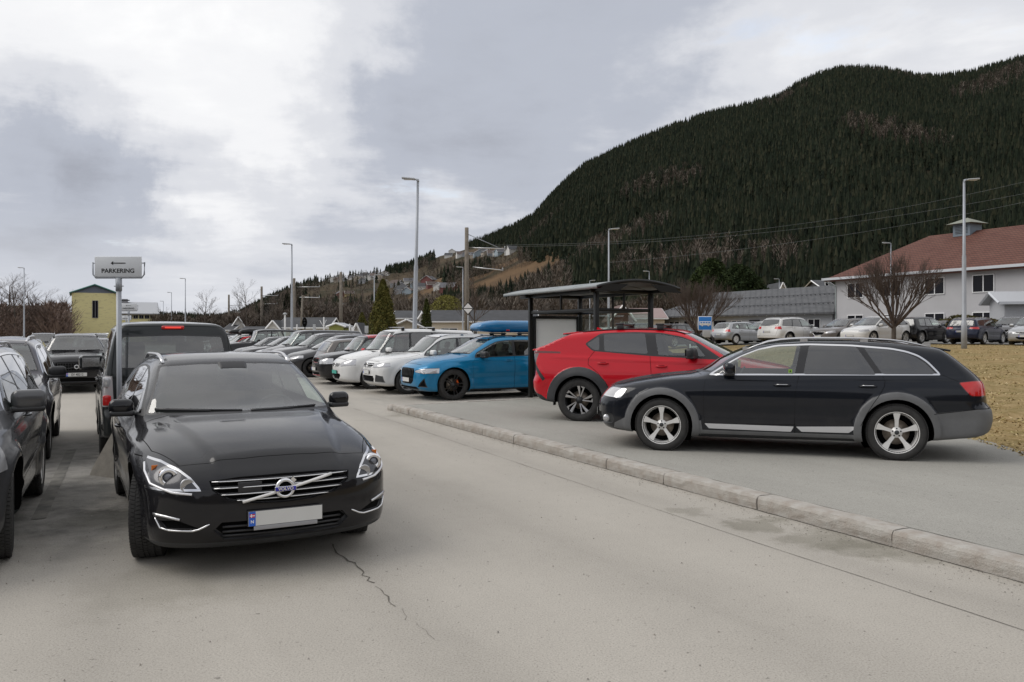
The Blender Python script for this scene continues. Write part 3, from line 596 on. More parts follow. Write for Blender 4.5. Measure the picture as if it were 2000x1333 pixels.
    def half(s):
        r = s.res; xa, xb, zs = s.S.get('xa', 0.75), s.L-s.S.get('xbk', 0.75), s.S.get('zs', 0.60)
        nu = int(120*r); nv = int(110*r)+1; ne = int(42*r)
        va = np.linspace(0, math.pi, nv)
        O = []; D = []
        for i in range(ne):                     # front fan
            al = (math.pi/2)*(1-i/ne)
            if i == 0: al = math.pi/2*0.995
            for v in va: O.append((xa, 0, zs)); D.append((-math.sin(al), math.cos(al)*math.sin(v), math.cos(al)*math.cos(v)))
        for i in range(nu+1):
            x = xa+(xb-xa)*i/nu
            for v in va: O.append((x, 0, zs)); D.append((0, math.sin(v), math.cos(v)))
        for i in range(1, ne+1):
            al = (math.pi/2)*(i/ne)
            if i == ne: al = math.pi/2*0.995
            for v in va: O.append((xb, 0, zs)); D.append((math.sin(al), math.cos(al)*math.sin(v), math.cos(al)*math.cos(v)))
        Pn = s.root(O, D, 3.2)
        Pn[np.abs(np.array(D)[:, 1]) < 1e-6, 1] = 0
        rows = ne+nu+1+ne; bm = bmesh.new(); V = [bm.verts.new(p) for p in Pn]
        s.lr = bm.faces.layers.int.new('reg'); s.lm = bm.faces.layers.int.new('mt')
        for i in range(rows-1):
            for j in range(nv-1):
                a = i*nv+j
                try: bm.faces.new((V[a], V[a+1], V[a+nv+1], V[a+nv]))
                except ValueError: pass
        bm.faces.new([V[j] for j in range(nv)][::-1]); bm.faces.new([V[(rows-1)*nv+j] for j in range(nv)])
        s.bm = bm
        bm.normal_update(); c = sum((f.normal.dot(f.calc_center_median()-Vector((s.L/2, 0, .6))) for f in list(bm.faces)[::37]))
        if c < 0:
            for f in bm.faces: f.normal_flip()
    def clip(s, view, poly, filt=None, regs=(0,), cand=None):
        a, b = VA[view]; poly = ccw([tuple(p[:2]) for p in poly]); lo = (min(p[0] for p in poly)-.0, min(p[1] for p in poly)-.0); hi = (max(p[0] for p in poly), max(p[1] for p in poly))
        ins = []
        for f in (cand if cand is not None else s.bm.faces):
            if not f.is_valid or f[s.lr] not in regs: continue
            vs = [v.co for v in f.verts]
            if max(v[a] for v in vs) < lo[0] or min(v[a] for v in vs) > hi[0] or max(v[b] for v in vs) < lo[1] or min(v[b] for v in vs) > hi[1]: continue
            f.normal_update()
            if filt is None or filt(f.calc_center_median(), f.normal): ins.append(f)
        k = len(poly)
        for i in range(k):
            if not ins: break
            p, q = poly[i], poly[(i+1) % k]; e = Vector((q[0]-p[0], q[1]-p[1]))
            if e.length < 1e-5: continue
            no = Vector((0, 0, 0)); no[a], no[b] = e.y, -e.x; no.normalize(); co = Vector((0, 0, 0)); co[a], co[b] = p
            cross = []; keep = []
            for f in ins:
                ds = [(v.co-co).dot(no) for v in f.verts]
                if max(ds) <= 1e-6: keep.append(f)
                elif min(ds) < -1e-6: cross.append(f)
            if cross:
                g = set(cross)
                for f in cross: g.update(f.edges); g.update(f.verts)
                rr = bmesh.ops.bisect_plane(s.bm, geom=list(g), dist=1e-6, plane_co=co, plane_no=no)
                for f in rr['geom']:
                    if isinstance(f, bmesh.types.BMFace):
                        if cand is not None and f not in g: cand.append(f)
                        if (f.calc_center_median()-co).dot(no) < 0: keep.append(f)
            ins = keep
        return ins
    def near(s, view, pts, regs):
        a, b = VA[view]; x0, x1 = min(p[0] for p in pts), max(p[0] for p in pts); y0, y1 = min(p[1] for p in pts), max(p[1] for p in pts); out = []
        for f in s.bm.faces:
            if f[s.lr] not in regs: continue
            v = f.verts[0].co
            if x0-.15 < v[a] < x1+.15 and y0-.15 < v[b] < y1+.15: out.append(f)
        return out
    def cut(s, name, view, polys, m, filt=None, kind='c', trim=0, trim_mat=None, push=0.0, regs=(0,), parent=None, wall=None, mi_only=False):
        if polys and not isinstance(polys[0][0], (list, tuple)): polys = [polys]
        s.nr += 1; rid = s.nr; cd = s.near(view, [q for p in polys for q in p], regs)
        for p in polys:
            p = ccw([tuple(q[:2]) for q in p])
            fs = s.clip(view, p, filt, regs, cd)
            if trim:
                for f in fs: f[s.lr] = rid; f[s.lm] = 1
                inner = s.clip(view, inset(p, trim), filt, (rid,), fs_all(s, rid))
                for f in inner: f[s.lm] = 2
            else:
                for f in fs: f[s.lr] = rid; f[s.lm] = 2
        s.info[rid] = dict(name=name, mat=m, kind=kind, trim=trim, tm=trim_mat or BLACK, push=push, parent=parent, wall=wall)
        return rid
    def line(s, view, pts, wd=0.006, filt=None, regs=(0,), m=3):
        cd = s.near(view, pts, regs)
        for i in range(len(pts)-1):
            p, q = Vector(pts[i][:2]), Vector(pts[i+1][:2]); d = (q-p).normalized(); n = Vector((-d.y, d.x))*wd/2; d = d*wd*0.3
            for f in s.clip(view, [tuple(p-n-d), tuple(q-n+d), tuple(q+n+d), tuple(p+n-d)], filt, regs, cd): f[s.lm] = m
    def remove(s, view, poly, filt, regs=(0,)):
        fs = s.clip(view, poly, filt, regs); bmesh.ops.delete(s.bm, geom=fs, context='FACES')
    def extract(s, paintm, mats):
        """-> list of (name, mesh, rid, side) ; mats: slot index -> material for the body's own faces"""
        groups = {}
        for f in s.bm.faces: groups.setdefault(f[s.lr], []).append(f)
        out = []
        s.bm.verts.index_update()
        for rid, fs in groups.items():
            inf = s.info.get(rid, dict(name='body', mat=None, kind='c', trim=0, tm=BLACK, push=0, parent=None, wall=None))
            vid = {}; V = []
            for f in fs:
                for v in f.verts:
                    if v not in vid: vid[v] = len(V); V.append(tuple(v.co))
            V = np.array(V); Nn = s.grad(V); Fs = [tuple(vid[v] for v in f.verts) for f in fs]; ms = [f[s.lm] for f in fs]
            if inf['push']:
                pv = inf['push']; d = Nn.copy()
                if inf.get('wall') == 'x': d = np.tile([[-1.0 if V[:, 0].mean() < s.L/2 else 1.0, 0, 0]], (len(V), 1))
                cnt = {}
                for f in Fs:
                    for i in range(len(f)):
                        e = (f[i], f[(i+1) % len(f)]); cnt[e] = 1
                bnd = [e for e in cnt if (e[1], e[0]) not in cnt and not (abs(V[e[0]][1]) < 1e-4 and abs(V[e[1]][1]) < 1e-4)]
                V2 = V-d*pv
                base = len(V); vmap = {}; extra = []
                for a_, b_ in bnd:
                    for q in (a_, b_):
                        if q not in vmap: vmap[q] = base+len(extra); extra.append(V[q])
                Vf = np.vstack([V2, np.array(extra).reshape(-1, 3)]); walls = [(a_, b_, vmap[b_], vmap[a_])[::-1] for a_, b_ in bnd]
                Nf = None; Fa = Fs+walls; ma = ms+[4]*len(walls)
            else: Vf, Nf, Fa, ma = V, Nn, Fs, ms
            sides = ['b'] if inf['kind'] == 'c' else ['l', 'r']
            for sd_ in sides:
                n = len(Vf); Va = Vf.copy(); FF = list(Fa); MM = list(ma); NN = None if Nf is None else Nf.copy()
                if sd_ == 'b':
                    on = np.abs(Vf[:, 1]) < 1e-4; mp = np.where(on, np.arange(n), 0); k = n; add = []
                    for i in range(n):
                        if not on[i]: mp[i] = k; k += 1; add.append(i)
                    Va = np.vstack([Vf, Vf[add]*[1, -1, 1]])
                    if NN is not None: NN = np.vstack([Nf, Nf[add]*[1, -1, 1]])
                    FF = FF+[tuple(int(mp[i]) for i in f[::-1]) for f in Fa]; MM = MM+list(ma)
                    FF2 = []; MM2 = []
                    for f, q in zip(FF, MM):
                        if len(set(f)) >= 3: FF2.append(f); MM2.append(q)
                    FF, MM = FF2, MM2
                elif sd_ == 'l':
                    Va = Va*[1, -1, 1]; FF = [f[::-1] for f in FF]
                    if NN is not None: NN = NN*[1, -1, 1]
                Va = Va-[s.L/2, 0, 0]
                me = bpy.data.meshes.new(inf['name']); me.from_pydata([tuple(v) for v in Va], [], FF)
                slots = [paintm, inf['tm'], inf['mat'] or paintm, GAP, inf.get('wm') or BLACK, mats.get(5, BLACK)]
                for q in slots: me.materials.append(q)
                me.polygons.foreach_set('material_index', MM); me.polygons.foreach_set('use_smooth', [True]*len(MM)); me.update()
                if NN is not None and len(me.vertices) == len(NN): me.normals_split_custom_set_from_vertices([tuple(v) for v in NN])
                out.append((inf['name'], me, rid, sd_))
        return out
def fs_all(s, rid): return [f for f in s.bm.faces if f[s.lr] == rid]
# ---- wheels
def arc(c, r, a0, a1, n): return [(c[0]+r*math.cos(R(a0+(a1-a0)*i/n)), c[1]+r*math.sin(R(a0+(a1-a0)*i/n))) for i in range(n+1)]
WH = {}
def wheel_meshes(Rw, wd, rr, style, rimm, tread=True, cap=None):
    """wheel in local coords: axis = y, outside face towards -y ; returns (tyre, rim, disc) meshes"""
    key = (Rw, wd, rr, style, rimm.name)
    if key in WH: return WH[key]
    t = MB(); h = wd/2; n = 72 if tread else 36
    prof = [(rr-.012, -h*.80), (rr+.012, -h*.93), (rr+(Rw-rr)*.45, -h*1.02), (Rw-.028, -h*.96), (Rw-.010, -h*.84), (Rw-.001, -h*.62), (Rw, 0), (Rw-.001, h*.62), (Rw-.010, h*.84), (Rw-.028, h*.96), (rr+(Rw-rr)*.45, h*1.02), (rr+.012, h*.93), (rr-.012, h*.8)]
    t.lathe(prof, RUBBER, n)
    if tread:
        for k in range(n):
            a = 2*math.pi*(k+.5)/n; M = Matrix.Rotation(-a, 4, 'Y')
            for j, (yc, w_) in enumerate(((-h*.74, h*.34), (-h*.33, h*.34), (0.0, h*.22), (h*.33, h*.34), (h*.74, h*.34))):
                off = 0.5*(j % 2)*2*math.pi/n; M2 = Matrix.Rotation(-(a+off), 4, 'Y'); tt = 2*math.pi*Rw/n*.78
                x = Rw+.002 if abs(yc) < h*.6 else Rw-.002
                t.box(M2 @ Vector((x, yc, 0)), (.010, w_, tt), RUBBER, M=M2 @ Matrix.Rotation(R(14 if j % 2 else -14), 4, 'X'))
    r_ = MB(); yo = -h*.86
    r_.lathe([(rr-.004, -h*.84), (rr+.008, -h*.90), (rr+.006, -h*.82-.010), (rr-.010, -h*.80), (rr-.020, -h*.5), (rr-.03, h*.2), (rr-.02, h*.8)], rimm, 48)
    hub = 0.062
    def spoke(pts, y0, y1, dep=0.022, m=rimm):     # pts in polar (r, angle deg) outline
        poly = [(q*math.cos(R(a_)), q*math.sin(R(a_))) for q, a_ in pts]
        k = len(poly); vs = []
        for dy, sc_ in ((0, 1.0), (dep, 1.0)):
            for (q, a_), (x, z) in zip(pts, poly):
                f = min(1, max(0, (q-hub)/(rr-hub))); yy = y0*(1-f)+y1*f; vs.append((x, yy+dy, z))
        fs = [tuple(range(k)), tuple(reversed(range(k, 2*k)))]+[(i, (i+1) % k, (i+1) % k+k, i+k) for i in range(k)]
        r_.add(vs, fs, m)
    ns = style[1]; rs = rr-.004
    for i in range(ns):
        a = 360/ns*i+90
        if style[0] == 'fat':        # wide tapered five spoke
            spoke([(hub*.7, a-26), (rs*.62, a-8.5), (rs, a-10), (rs, a+10), (rs*.62, a+8.5), (hub*.7, a+26)], yo+.030, yo+.004, .03)
        elif style[0] == 'twin':
            for s_ in (-1, 1): spoke([(hub*.6, a+s_*2), (rs, a+s_*7), (rs, a+s_*13), (hub*.6, a+s_*40)], yo+.028, yo+.006, .025)
        elif style[0] == 'thin':
            for s_ in (-1, 1): spoke([(hub*.6, a+s_*3), (rs*.6, a+s_*2), (rs, a+s_*8), (rs, a+s_*12), (rs*.6, a+s_*5), (hub*.6, a+s_*22)], yo+.032, yo+.008, .02)
        elif style[0] == 'star':     # angular star, bright facets
            spoke([(hub*.4, a-16), (rs*.97, a-3), (rs*.97, a+3), (hub*.6, a+8)], yo+.03, yo+.006, .02, ALU)
            spoke([(hub*.7, a+6), (rs*.55, a+14), (rs*.97, a+30), (rs*.97, a+18)], yo+.03, yo+.006, .02, ALU)
            spoke([(rs*.80, a-3), (rs*.97, a-3), (rs*.97, a+12), (rs*.92, a+12)], yo+.012, yo+.004, .012, ALU)
        elif style[0] == 'cap':
            spoke([(hub*.8, a-20), (rs*.7, a-11), (rs, a-14), (rs, a+14), (rs*.7, a+11), (hub*.8, a+20)], yo+.016, yo+.010, .02)
        elif style[0] == 'petal':     # full steel-wheel cover: narrow slots between wide petals
            spoke([(hub*.9, a-24), (rs*.80, a-19), (rs, a-24), (rs, a+24), (rs*.80, a+19), (hub*.9, a+24)], yo+.012, yo+.010, .02)
    r_.lathe([(0.0001, yo+.012), (.030, yo+.012), (.034, yo+.020), (hub, yo+.026), (hub+.006, yo+.04), (hub, yo+.08)], rimm, 24)
    r_.lathe([(0.0001, yo+.009), (.027, yo+.011), (.029, yo+.016)], cap or DCLAD, 20)
    if style[0] in ('fat', 'twin'):
        for i in range(5):
            a = R(72*i+54+36*(style[0] == 'fat')); r_.lathe([(0.0001, yo+.020), (.009, yo+.020), (.010, yo+.03)], GAP, 10, c=(.048*math.cos(a), 0, .048*math.sin(a)))
    d_ = MB(); d_.lathe([(0.0001, -.0), (rr*.62, -.0), (rr*.62, .02)], BRAKE, 32); d_.lathe([(0.0001, .05), (rr-.02, .05), (rr-.02, .06)], GAP, 32)
    WH[key] = (t.mesh('tyre'), r_.mesh('rim'), d_.mesh('brake_disc'))
    for me in WH[key]:
        bm = bmesh.new(); bm.from_mesh(me); bmesh.ops.recalc_face_normals(bm, faces=bm.faces); bm.to_mesh(me); bm.free()
    return WH[key]
def add_wheels(root, car, steer=0.0, rimm=SILVER, style=('fat', 5), rr=None, caliper=None, tread=True, tw=None, cap=None):
    S = car.S; tw = tw or S.get('tw', .22); rr = rr or S['R']*.68
    tm, rm, dm = wheel_meshes(S['R'], tw, rr, style, rimm, tread, cap)
    for xi, xc in enumerate(car.wx):
        for sgn in (-1, 1):
            wy = car.sec(S['R'])*car.plan(xc)-tw/2-S.get('win', 0.0)+S.get('flare', .02)*.5
            e = empty('wheel'); e.parent = root; e.location = (xc-car.L/2, sgn*wy, S['R'])
            e.rotation_euler = (0, 0.35+xi*1.3*(style[0] != 'fat')-0.35*(style[0] == 'fat'), (math.pi if sgn > 0 else 0)+(steer if xi == 0 else 0))
            link('tyre', tm, e); link('rim', rm, e); link('brake_disc', dm, e)
            if caliper and sgn < 0:
                b = MB(); pts = arc((0, 0), rr*.55, 20, 80, 6); b.tube([(p[0], -.012, p[1]) for p in pts], .03, caliper, 6); b.build('brake_caliper', e)
def well(root, car):
    b = MB(); S = car.S
    for xc in car.wx:
        for sg in (1, -1):
            A = arc((xc, S['R']), car.Ra+.003, -38, 218, 28); vs = []; ok = []
            ys = car.root([(x, .3, z) for x, z in A], [(0, 1, 0)]*len(A), 1.2)[:, 1]
            for (x, z), yo in zip(A, ys):
                yo = max(yo, .6); vs.append((x-car.L/2, sg*(yo-.004), z)); vs.append((x-car.L/2, sg*.46, z))
            n = len(A); fs = [(2*i, 2*i+1, 2*i+3, 2*i+2) for i in range(n-1)]
            b.add(vs, fs, GAP); k = len(vs); b.add([(v[0], v[1]+0, v[2]) for v in vs[1::2]], [tuple(range(n))], GAP)
    x0, x1 = car.wx[0]+car.Ra, car.wx[1]-car.Ra
    zb = float(car.bot(car.L/2))
    b.box((0, 0, zb+.02), (x1-x0-.05, car.hw*1.5, .03), GAP); b.box((car.wx[0]-car.L/2, 0, zb+.05), (car.Ra*2, .86, .03), GAP); b.box((car.wx[1]-car.L/2, 0, zb+.08), (car.Ra*2, .86, .03), GAP)
    return b.build('underbody', root, fix=False)
def interior(root, car, x0, x1, zroof, zfloor=0.35, rows=2, col=None, wheel=True, w_=None):
    m = col or INTER; L2 = car.L/2; w_ = w_ or car.hw*.40
    def seat(x, y, wd, name='seat'):
        b = MB(); Mb = Matrix.Rotation(R(18), 4, 'Y')
        b.rbox((x-L2, y, zfloor+.14), (.50, wd, .20), m, .07)
        b.rbox((x+.30-L2, y, zfloor+.46), (.16, wd*.92, .62), m, .07, M=Mb)
        for yy in ([y] if wd < .7 else [y-.4, y+.4]): b.rbox((x+.43-L2, yy, zfloor+.86), (.10, .26, .19), m, .05, M=Mb)
        b.build(name, root, fix=False)
    seat(x0+.95, -w_, .5); seat(x0+.95, w_, .5)
    if rows > 1: seat(x0+1.85, 0, 1.25)
    b = MB(); b.rbox((x0+.22-L2, 0, zfloor+.42), (.55, car.hw*1.55, .30), DASH, .08); b.build('dashboard', root, fix=False)
    if wheel:
        b = MB(); M = Matrix.Rotation(R(-62), 4, 'Y'); ps = [M @ Vector((.185*math.cos(a), .185*math.sin(a), 0)) for a in [2*math.pi*i/20 for i in range(21)]]
        c = Vector((x0+.56-L2, -w_, zfloor+.58)); b.tube([p+c for p in ps], .015, DASH, 6, cap=False)
        b.box(c, (.02, .32, .05), DASH, M=M); b.box(c, (.10, .10, .03), DASH, M=M); b.build('steering_wheel', root, fix=False)
def mirror(parent, car, x, z, sgn, m, m2=None, sz=1.0, dy=0.0):
    y = car.yat(x, z-.02); b = MB()
    b.rbox((x-car.L/2+.02, sgn*(y+.13+dy), z), (.13*sz, .23*sz, .155*sz), m, .055, 4, M=Matrix.Rotation(sgn*R(-12), 4, 'Z'))
    b.rbox((x-car.L/2+.02, sgn*(y+.12+dy), z-.062*sz), (.125*sz, .225*sz, .05), m2 or BLACK, .02, 3, M=Matrix.Rotation(sgn*R(-12), 4, 'Z'))
    b.tube([(x-car.L/2+.0, sgn*(y-.01), z-.07), (x-car.L/2+.02, sgn*(y+.07), z-.05)], .028, m2 or BLACK, 8, flat=.6)
    b.box((x-car.L/2+.088*sz, sgn*(y+.135+dy), z+.005), (.004, .17*sz, .10*sz), CHROME, M=Matrix.Rotation(sgn*R(-12), 4, 'Z'))
    return b.build('mirror', parent)
def handle(parent, car, x, z, sgn, m, ln=.20, top=None):
    pts = []
    for i in range(7):
        t = i/6; xx = x+(t-.5)*ln; pts.append((xx-car.L/2, sgn*(car.yat(xx, z)+.004+.026*math.sin(math.pi*min(1, max(0, t)))**.5), z))
    b = MB(); b.tube(pts, [.007, .013, .014, .014, .014, .013, .007], m, 8)
    b.rbox((x-car.L/2, sgn*(car.yat(x, z)-.004), z-.004), (ln*.5, .012, .05), GAP, .005)
    if top: b.tube([(p[0], p[1]+sgn*.004, p[2]+.011) for p in pts[1:-1]], .005, top, 6)
    return b.build('door_handle', parent)
def surf_tube(car, pts, r, m, view='front', off=0.004, n=6, flat=None):
    out = []
    for p in pts:
        if view == 'front': out.append((car.xfr(p[0], p[1])-off-car.L/2, p[0], p[1]))
        elif view == 'rear': out.append((car.xre(p[0], p[1])+off-car.L/2, p[0], p[1]))
        elif view == 'side': out.append((p[0]-car.L/2, (car.yat(p[0], p[1])+off)*(p[2] if len(p) > 2 else 1), p[1]))
        else: out.append((p[0]-car.L/2, p[1], car.zat(p[0], abs(p[1]))+off))
    b = MB(); b.tube(out, r, m, n, flat=flat); return b
def dense(pts, n):
    out = []
    for i in range(len(pts)-1):
        for k in range(n): t = k/n; out.append(tuple(a*(1-t)+b*t for a, b in zip(pts[i], pts[i+1])))
    return out+[tuple(pts[-1])]
def plate(root, car, z, txt='', front=True, y=0.0, blue=True, m=None, w_=.52, h=.11):
    x = car.xfr(abs(y), z) if front else car.xre(abs(y), z); s_ = -1 if front else 1
    e = MB(); xx = x-car.L/2+s_*.022
    e.rbox((xx, y, z), (.012, w_, h), BLACK, .004, 2); e.box((xx+s_*.008, y, z), (.004, w_-.012, h-.012), m or PLATE)
    bl = -s_*-1
    ys = y+(w_/2-.03)*(1 if front else -1)
    if blue:
        e.box((xx+s_*.0105, ys, z), (.002, .045, h-.012), PBLUE)
        e.box((xx+s_*.012, ys, z+.022), (.002, .034, .024), PRED); e.box((xx+s_*.0132, ys, z+.022), (.002, .034, .006), WHITE); e.box((xx+s_*.0134, ys+.006*(1 if front else -1), z+.022), (.002, .006, .024), WHITE)
    o = e.build('license_plate', root)
    tilt = Euler((R(90), 0, R(-90 if front else 90)))
    if blue:
        t = link('country_letter', text_mesh('N', .03, WHITE, .001, .0008), o); t.location = (xx+s_*.0125, ys, z-.02); t.rotation_euler = tilt
    if txt:
        t = link('lettering', text_mesh(txt, .095, INK, .001, .001, .8), o); t.location = (xx+s_*.0115, y+(-.02 if front else .02), z-.002); t.rotation_euler = tilt
    return o
def roof_rail(root, car, x0, x1, yy, m, r=.014, h=.035, feet=True):
    for sg in (-1, 1):
        b = MB(); pts = []
        for i in range(15):
            t = i/14; x = x0+(x1-x0)*t; lift = h*min(1, 6*t, 6*(1-t)); pts.append((x-car.L/2, sg*(yy-.03*abs(2*t-1)), car.zat(x, yy-.03*abs(2*t-1))+lift))
        b.tube(pts, r, m, 8, flat=.8)
        if feet:
            for t in (.02, .34, .66, .98): x = x0+(x1-x0)*t; b.box((x-car.L/2, sg*(yy-.03*abs(2*t-1)), car.zat(x, yy)+h*.4), (.09, .022, h*.9+.02), m)
        b.build('roof_rail', root)
def place(root, fw, d, xf, Lc, z=0.0, track=.82):
    """fw: contact point of the front wheel on the side given by `track` sign (<0: the car's left), d: unit vector from front to rear"""
    d = Vector(d).normalized(); rz = math.atan2(d.y, d.x); n = Vector((-d.y, d.x))      # local +x = to the rear, +y
    c = Vector(fw)-n*track+d*(Lc/2-xf)
    root.location = (c.x, c.y, z); root.rotation_euler = (0, 0, rz); return root
def circ(c, r, n=28, sx=1.0, sy=1.0): return [(c[0]+r*sx*math.cos(2*math.pi*i/n), c[1]+r*sy*math.sin(2*math.pi*i/n)) for i in range(n)]
def both(pts): return [(-a, b) for a, b in pts[::-1] if a > 1e-6]+list(pts)
def make_car(root, S, pt, F, res=1.0, lite=False):
    """builds every part of one car under root; F describes its features (see the tables)"""
    car = Car(S, res); side = lambda c, n: n.y > .25 and c.y > .3
    for xc in car.wx: car.remove('side', circ((xc, car.R), car.Ra, 40), lambda c, n: c.y > .45)
    pm = F.get('pillar', BLACK)
    s0 = car.cut('window_surround', 'side', rpoly(F['arch'], .05, 3), F.get('arch_m', BLACK), side, 's')
    if F.get('arch_m') is not None and F['arch_m'] is not BLACK:
        for f in car.clip('side', inset(rpoly(F['arch'], .05, 3), .018), side, (s0,)): f[car.lm] = 1
        car.info[s0]['tm'] = pm
    panes = []
    for k, (poly, gm, di) in enumerate(F['panes']):
        panes.append((car.cut('window' if di is not None else 'quarter_window', 'side', rpoly(poly, .035, 3), gm, side, 's', regs=(s0,)), di))
    lamps = []
    def cut2(name, sp, fp, m, sfilt, **k):       # region bounded both in the side view and in the front/rear view
        r = car.cut(name, 'side', sp, m, sfilt, 's'); r2 = car.cut(name, 'front', fp, m, None, 's', regs=(r,), **k)
        for f in car.bm.faces:
            if f[car.lr] == r: f[car.lr] = 0; f[car.lm] = 0
        del car.info[r]; return r2
    for (nm, sp, fp, m, kw) in F.get('lamps', []):
        fl = (lambda c, n: c.y > .05 and c.x < car.L/2) if nm in ('headlight', 'fog_lamp', 'intake') else (lambda c, n: c.y > .05 and c.x > car.L/2)
        kw = dict(kw)
        lamps.append((nm, cut2(nm, sp, fp, m, fl, **kw)))
    ringw = S.get('clad')
    cm = F.get('clad_m', DCLAD); C = None; ff = lambda c, n: c.y > .3
    if ringw:
        polys = []
        for xc in car.wx:
            polys.append(circ((xc, car.R), car.Ra+ringw, 36))
        C = car.cut('lower_cladding', 'side', polys, cm, ff, 's')
    if F.get('sill'):
        z = F['sill']; x0, x1 = car.wx[0]+car.Ra+(ringw or 0)*.8, car.wx[1]-car.Ra-(ringw or 0)*.8
        if C is None: C = car.cut('lower_cladding', 'side', [(x0, .02), (x1, .02), (x1, z), (x0, z)], cm, lambda c, n: True, 's')
        else:
            for q in car.clip('side', [(x0-.1, .02), (x1+.1, .02), (x1, z), (x0, z)], None, (0,)): q[car.lr] = C; q[car.lm] = 2
    for k, poly in F.get('bump', []):             # unpainted bumper zones, side view
        g = (lambda c, n: c.x < car.wx[0]+.2) if k == 'f' else (lambda c, n: c.x > car.wx[1]-.2)
        if C is None: C = car.cut('lower_cladding', 'side', poly, cm, g, 's')
        else:
            for q in car.clip('side', poly, g, (0,)): q[car.lr] = C; q[car.lm] = 2
    for (nm, poly, m, kw) in F.get('fronts', []): car.cut(nm, 'front', poly, m, lambda c, n: n.x < -.1 and c.x < 1.0 and c.z < 1.15, 'c', **kw)
    for (nm, poly, m, kw) in F.get('fronts2', []): car.cut(nm, 'front', poly, m, lambda c, n: n.x < -.05 and c.x < .8 and c.z < 1.1, 's', **kw)
    for (nm, poly, m, kw) in F.get('rears', []): car.cut(nm, 'front', poly, m, lambda c, n: n.x > .15 and c.x > car.L-1.2, 'c', **kw)
    zc = F['ws'][0][1]
    wsr = car.cut('windshield', 'front', rpoly(F['ws'], .03), F.get('glass', GLASS), lambda c, n: n.x < -.15 and n.z > .1 and .5 < c.x < 2.9 and c.z > zc-.06, 'c', trim=.016)
    if F.get('rw'): car.cut('rear_window', 'front', rpoly(F['rw'], .04), F.get('rglass', TINT), lambda c, n: n.x > .15 and c.x > car.L-1.6 and c.z > .7, 'c', trim=.02)
    allr = (0,)+((C,) if C else ())
    for d in F.get('shut', []): car.line('side', d, F.get('gapw', .008), side, allr)
    for d in F.get('lines', []): car.line('side', d, .005, side, allr)
    for d in F.get('flines', []): car.line('front', d, .007, lambda c, n: n.x < -.1 and c.x < 1.0, allr)
    for d in F.get('rlines', []): car.line('front', d, .007, lambda c, n: n.x > .15 and c.x > car.L-1.3, allr)
    hp = F.get('hood')
    if hp:
        car.line('top', hp, .010, lambda c, n: n.z > .2 and c.z > .5)
        hh = inset(rpoly(hp+[(hp[-1][0], -.03), (hp[0][0], -.03)], .001, 1), .002)
        car.cut('hood', 'top', [(hp[0][0], -.03)]+list(hp)+[(hp[-1][0], -.03)], None, lambda c, n: n.z > .2 and c.z > .5, 'c')
    doors = []
    for k, poly in enumerate(F.get('doors', [])): doors.append(car.cut(('front_door', 'rear_door')[k], 'side', poly, None, side, 's'))
    mats = {}; parts = {}
    for nm, me, rid, sd in car.extract(pt, mats): parts[(rid, sd)] = link(nm, me, root)
    for rid, di in panes:
        for sd in 'lr':
            if di is not None and di < len(doors) and (doors[di], sd) in parts and (rid, sd) in parts: parts[(rid, sd)].parent = parts[(doors[di], sd)]
    well(root, car)
    i0, i1, i2 = F.get('inter', (1.35, car.L-1, 1.35)); 
    if F.get('interior', True): interior(root, car, i0, i1, i2, F.get('floor', .35), F.get('rows', 2))
    add_wheels(root, car, F.get('steer', 0), F.get('rim', SILVER), F.get('style', ('twin', 5)), F.get('rr'), F.get('caliper'), F.get('tread', not lite), cap=F.get('cap'))
    for sg, sd in ((-1, 'l'), (1, 'r')):
        dp = parts.get((doors[0], sd), root) if doors else root
        if F.get('mirror'): mx, mz, ms = F['mirror']; mirror(dp, car, mx, mz, sg, F.get('mirror_m', pt), F.get('mirror_m2', BLACK), ms)
        for k, (hx, hz_) in enumerate(F.get('handles', [])):
            hpnt = parts.get((doors[k], sd), root) if k < len(doors) else root
            handle(hpnt, car, hx, hz_, sg, F.get('handle_m', pt), .20, F.get('handle_top'))
        # projector lamps inside the headlights
        for (ly, lz, lr) in F.get('bulbs', []):
            x = car.xfr(ly, lz)-car.L/2; b = MB()
            b.lathe([(lr*.55, -.010), (lr*.62, -.016), (lr*.98, -.016), (lr, -.006), (lr*1.0, .04)], CHROME, 24, 'x', c=(x, sg*ly, lz))
            b.lathe([(.0001, -.014), (lr*.3, -.012), (lr*.52, -.002), (lr*.55, .02)], mat('projector_lens', (.16, .17, .2), .05, 0, 1), 20, 'x', c=(x, sg*ly, lz)); b.build('projector', root)
    if F.get('rails'): roof_rail(root, car, *F['rails'])
    for (nm, pts, r, m, view) in F.get('tubes', []):
        b = surf_tube(car, dense(pts, 5), r, m, view, off=F.get('toff', .002), n=8, flat=None)
        b.build(nm, root)
    for (z, txt, fr, y, kw) in F.get('plates', []): plate(root, car, z, txt, fr, y, **kw)
    if F.get('wipers'):
        zb = F['ws'][0][1]
        for (ya, yb, za, zb_) in F['wipers']:
            b = MB(); pts = []
            for i in range(9):
                t = i/8; y = ya+(yb-ya)*t; z = za+(zb_-za)*t; x = car.xfr(abs(y), z) if False else car.root([(2.6, abs(y), z)], [(-1, 0, 0)], 2.2)[0][0]; pts.append((x-car.L/2-.018, y, z))
            b.tube(pts, .009, BLACK, 6); b.tube([(p[0]-.012, p[1], p[2]-.004) for p in pts[:6]], .010, BLACK, 6); b.build('wiper', root)
    if F.get('antenna'):
        b = MB(); x = F['antenna']; z = car.zat(x, 0); b.prism([(x-car.L/2-.09, z-.01), (x-car.L/2+.07, z-.01), (x-car.L/2+.07, z+.045), (x-car.L/2+.05, z+.055)], -.018, .018, pt); b.build('antenna', root)
    return car, parts, doors
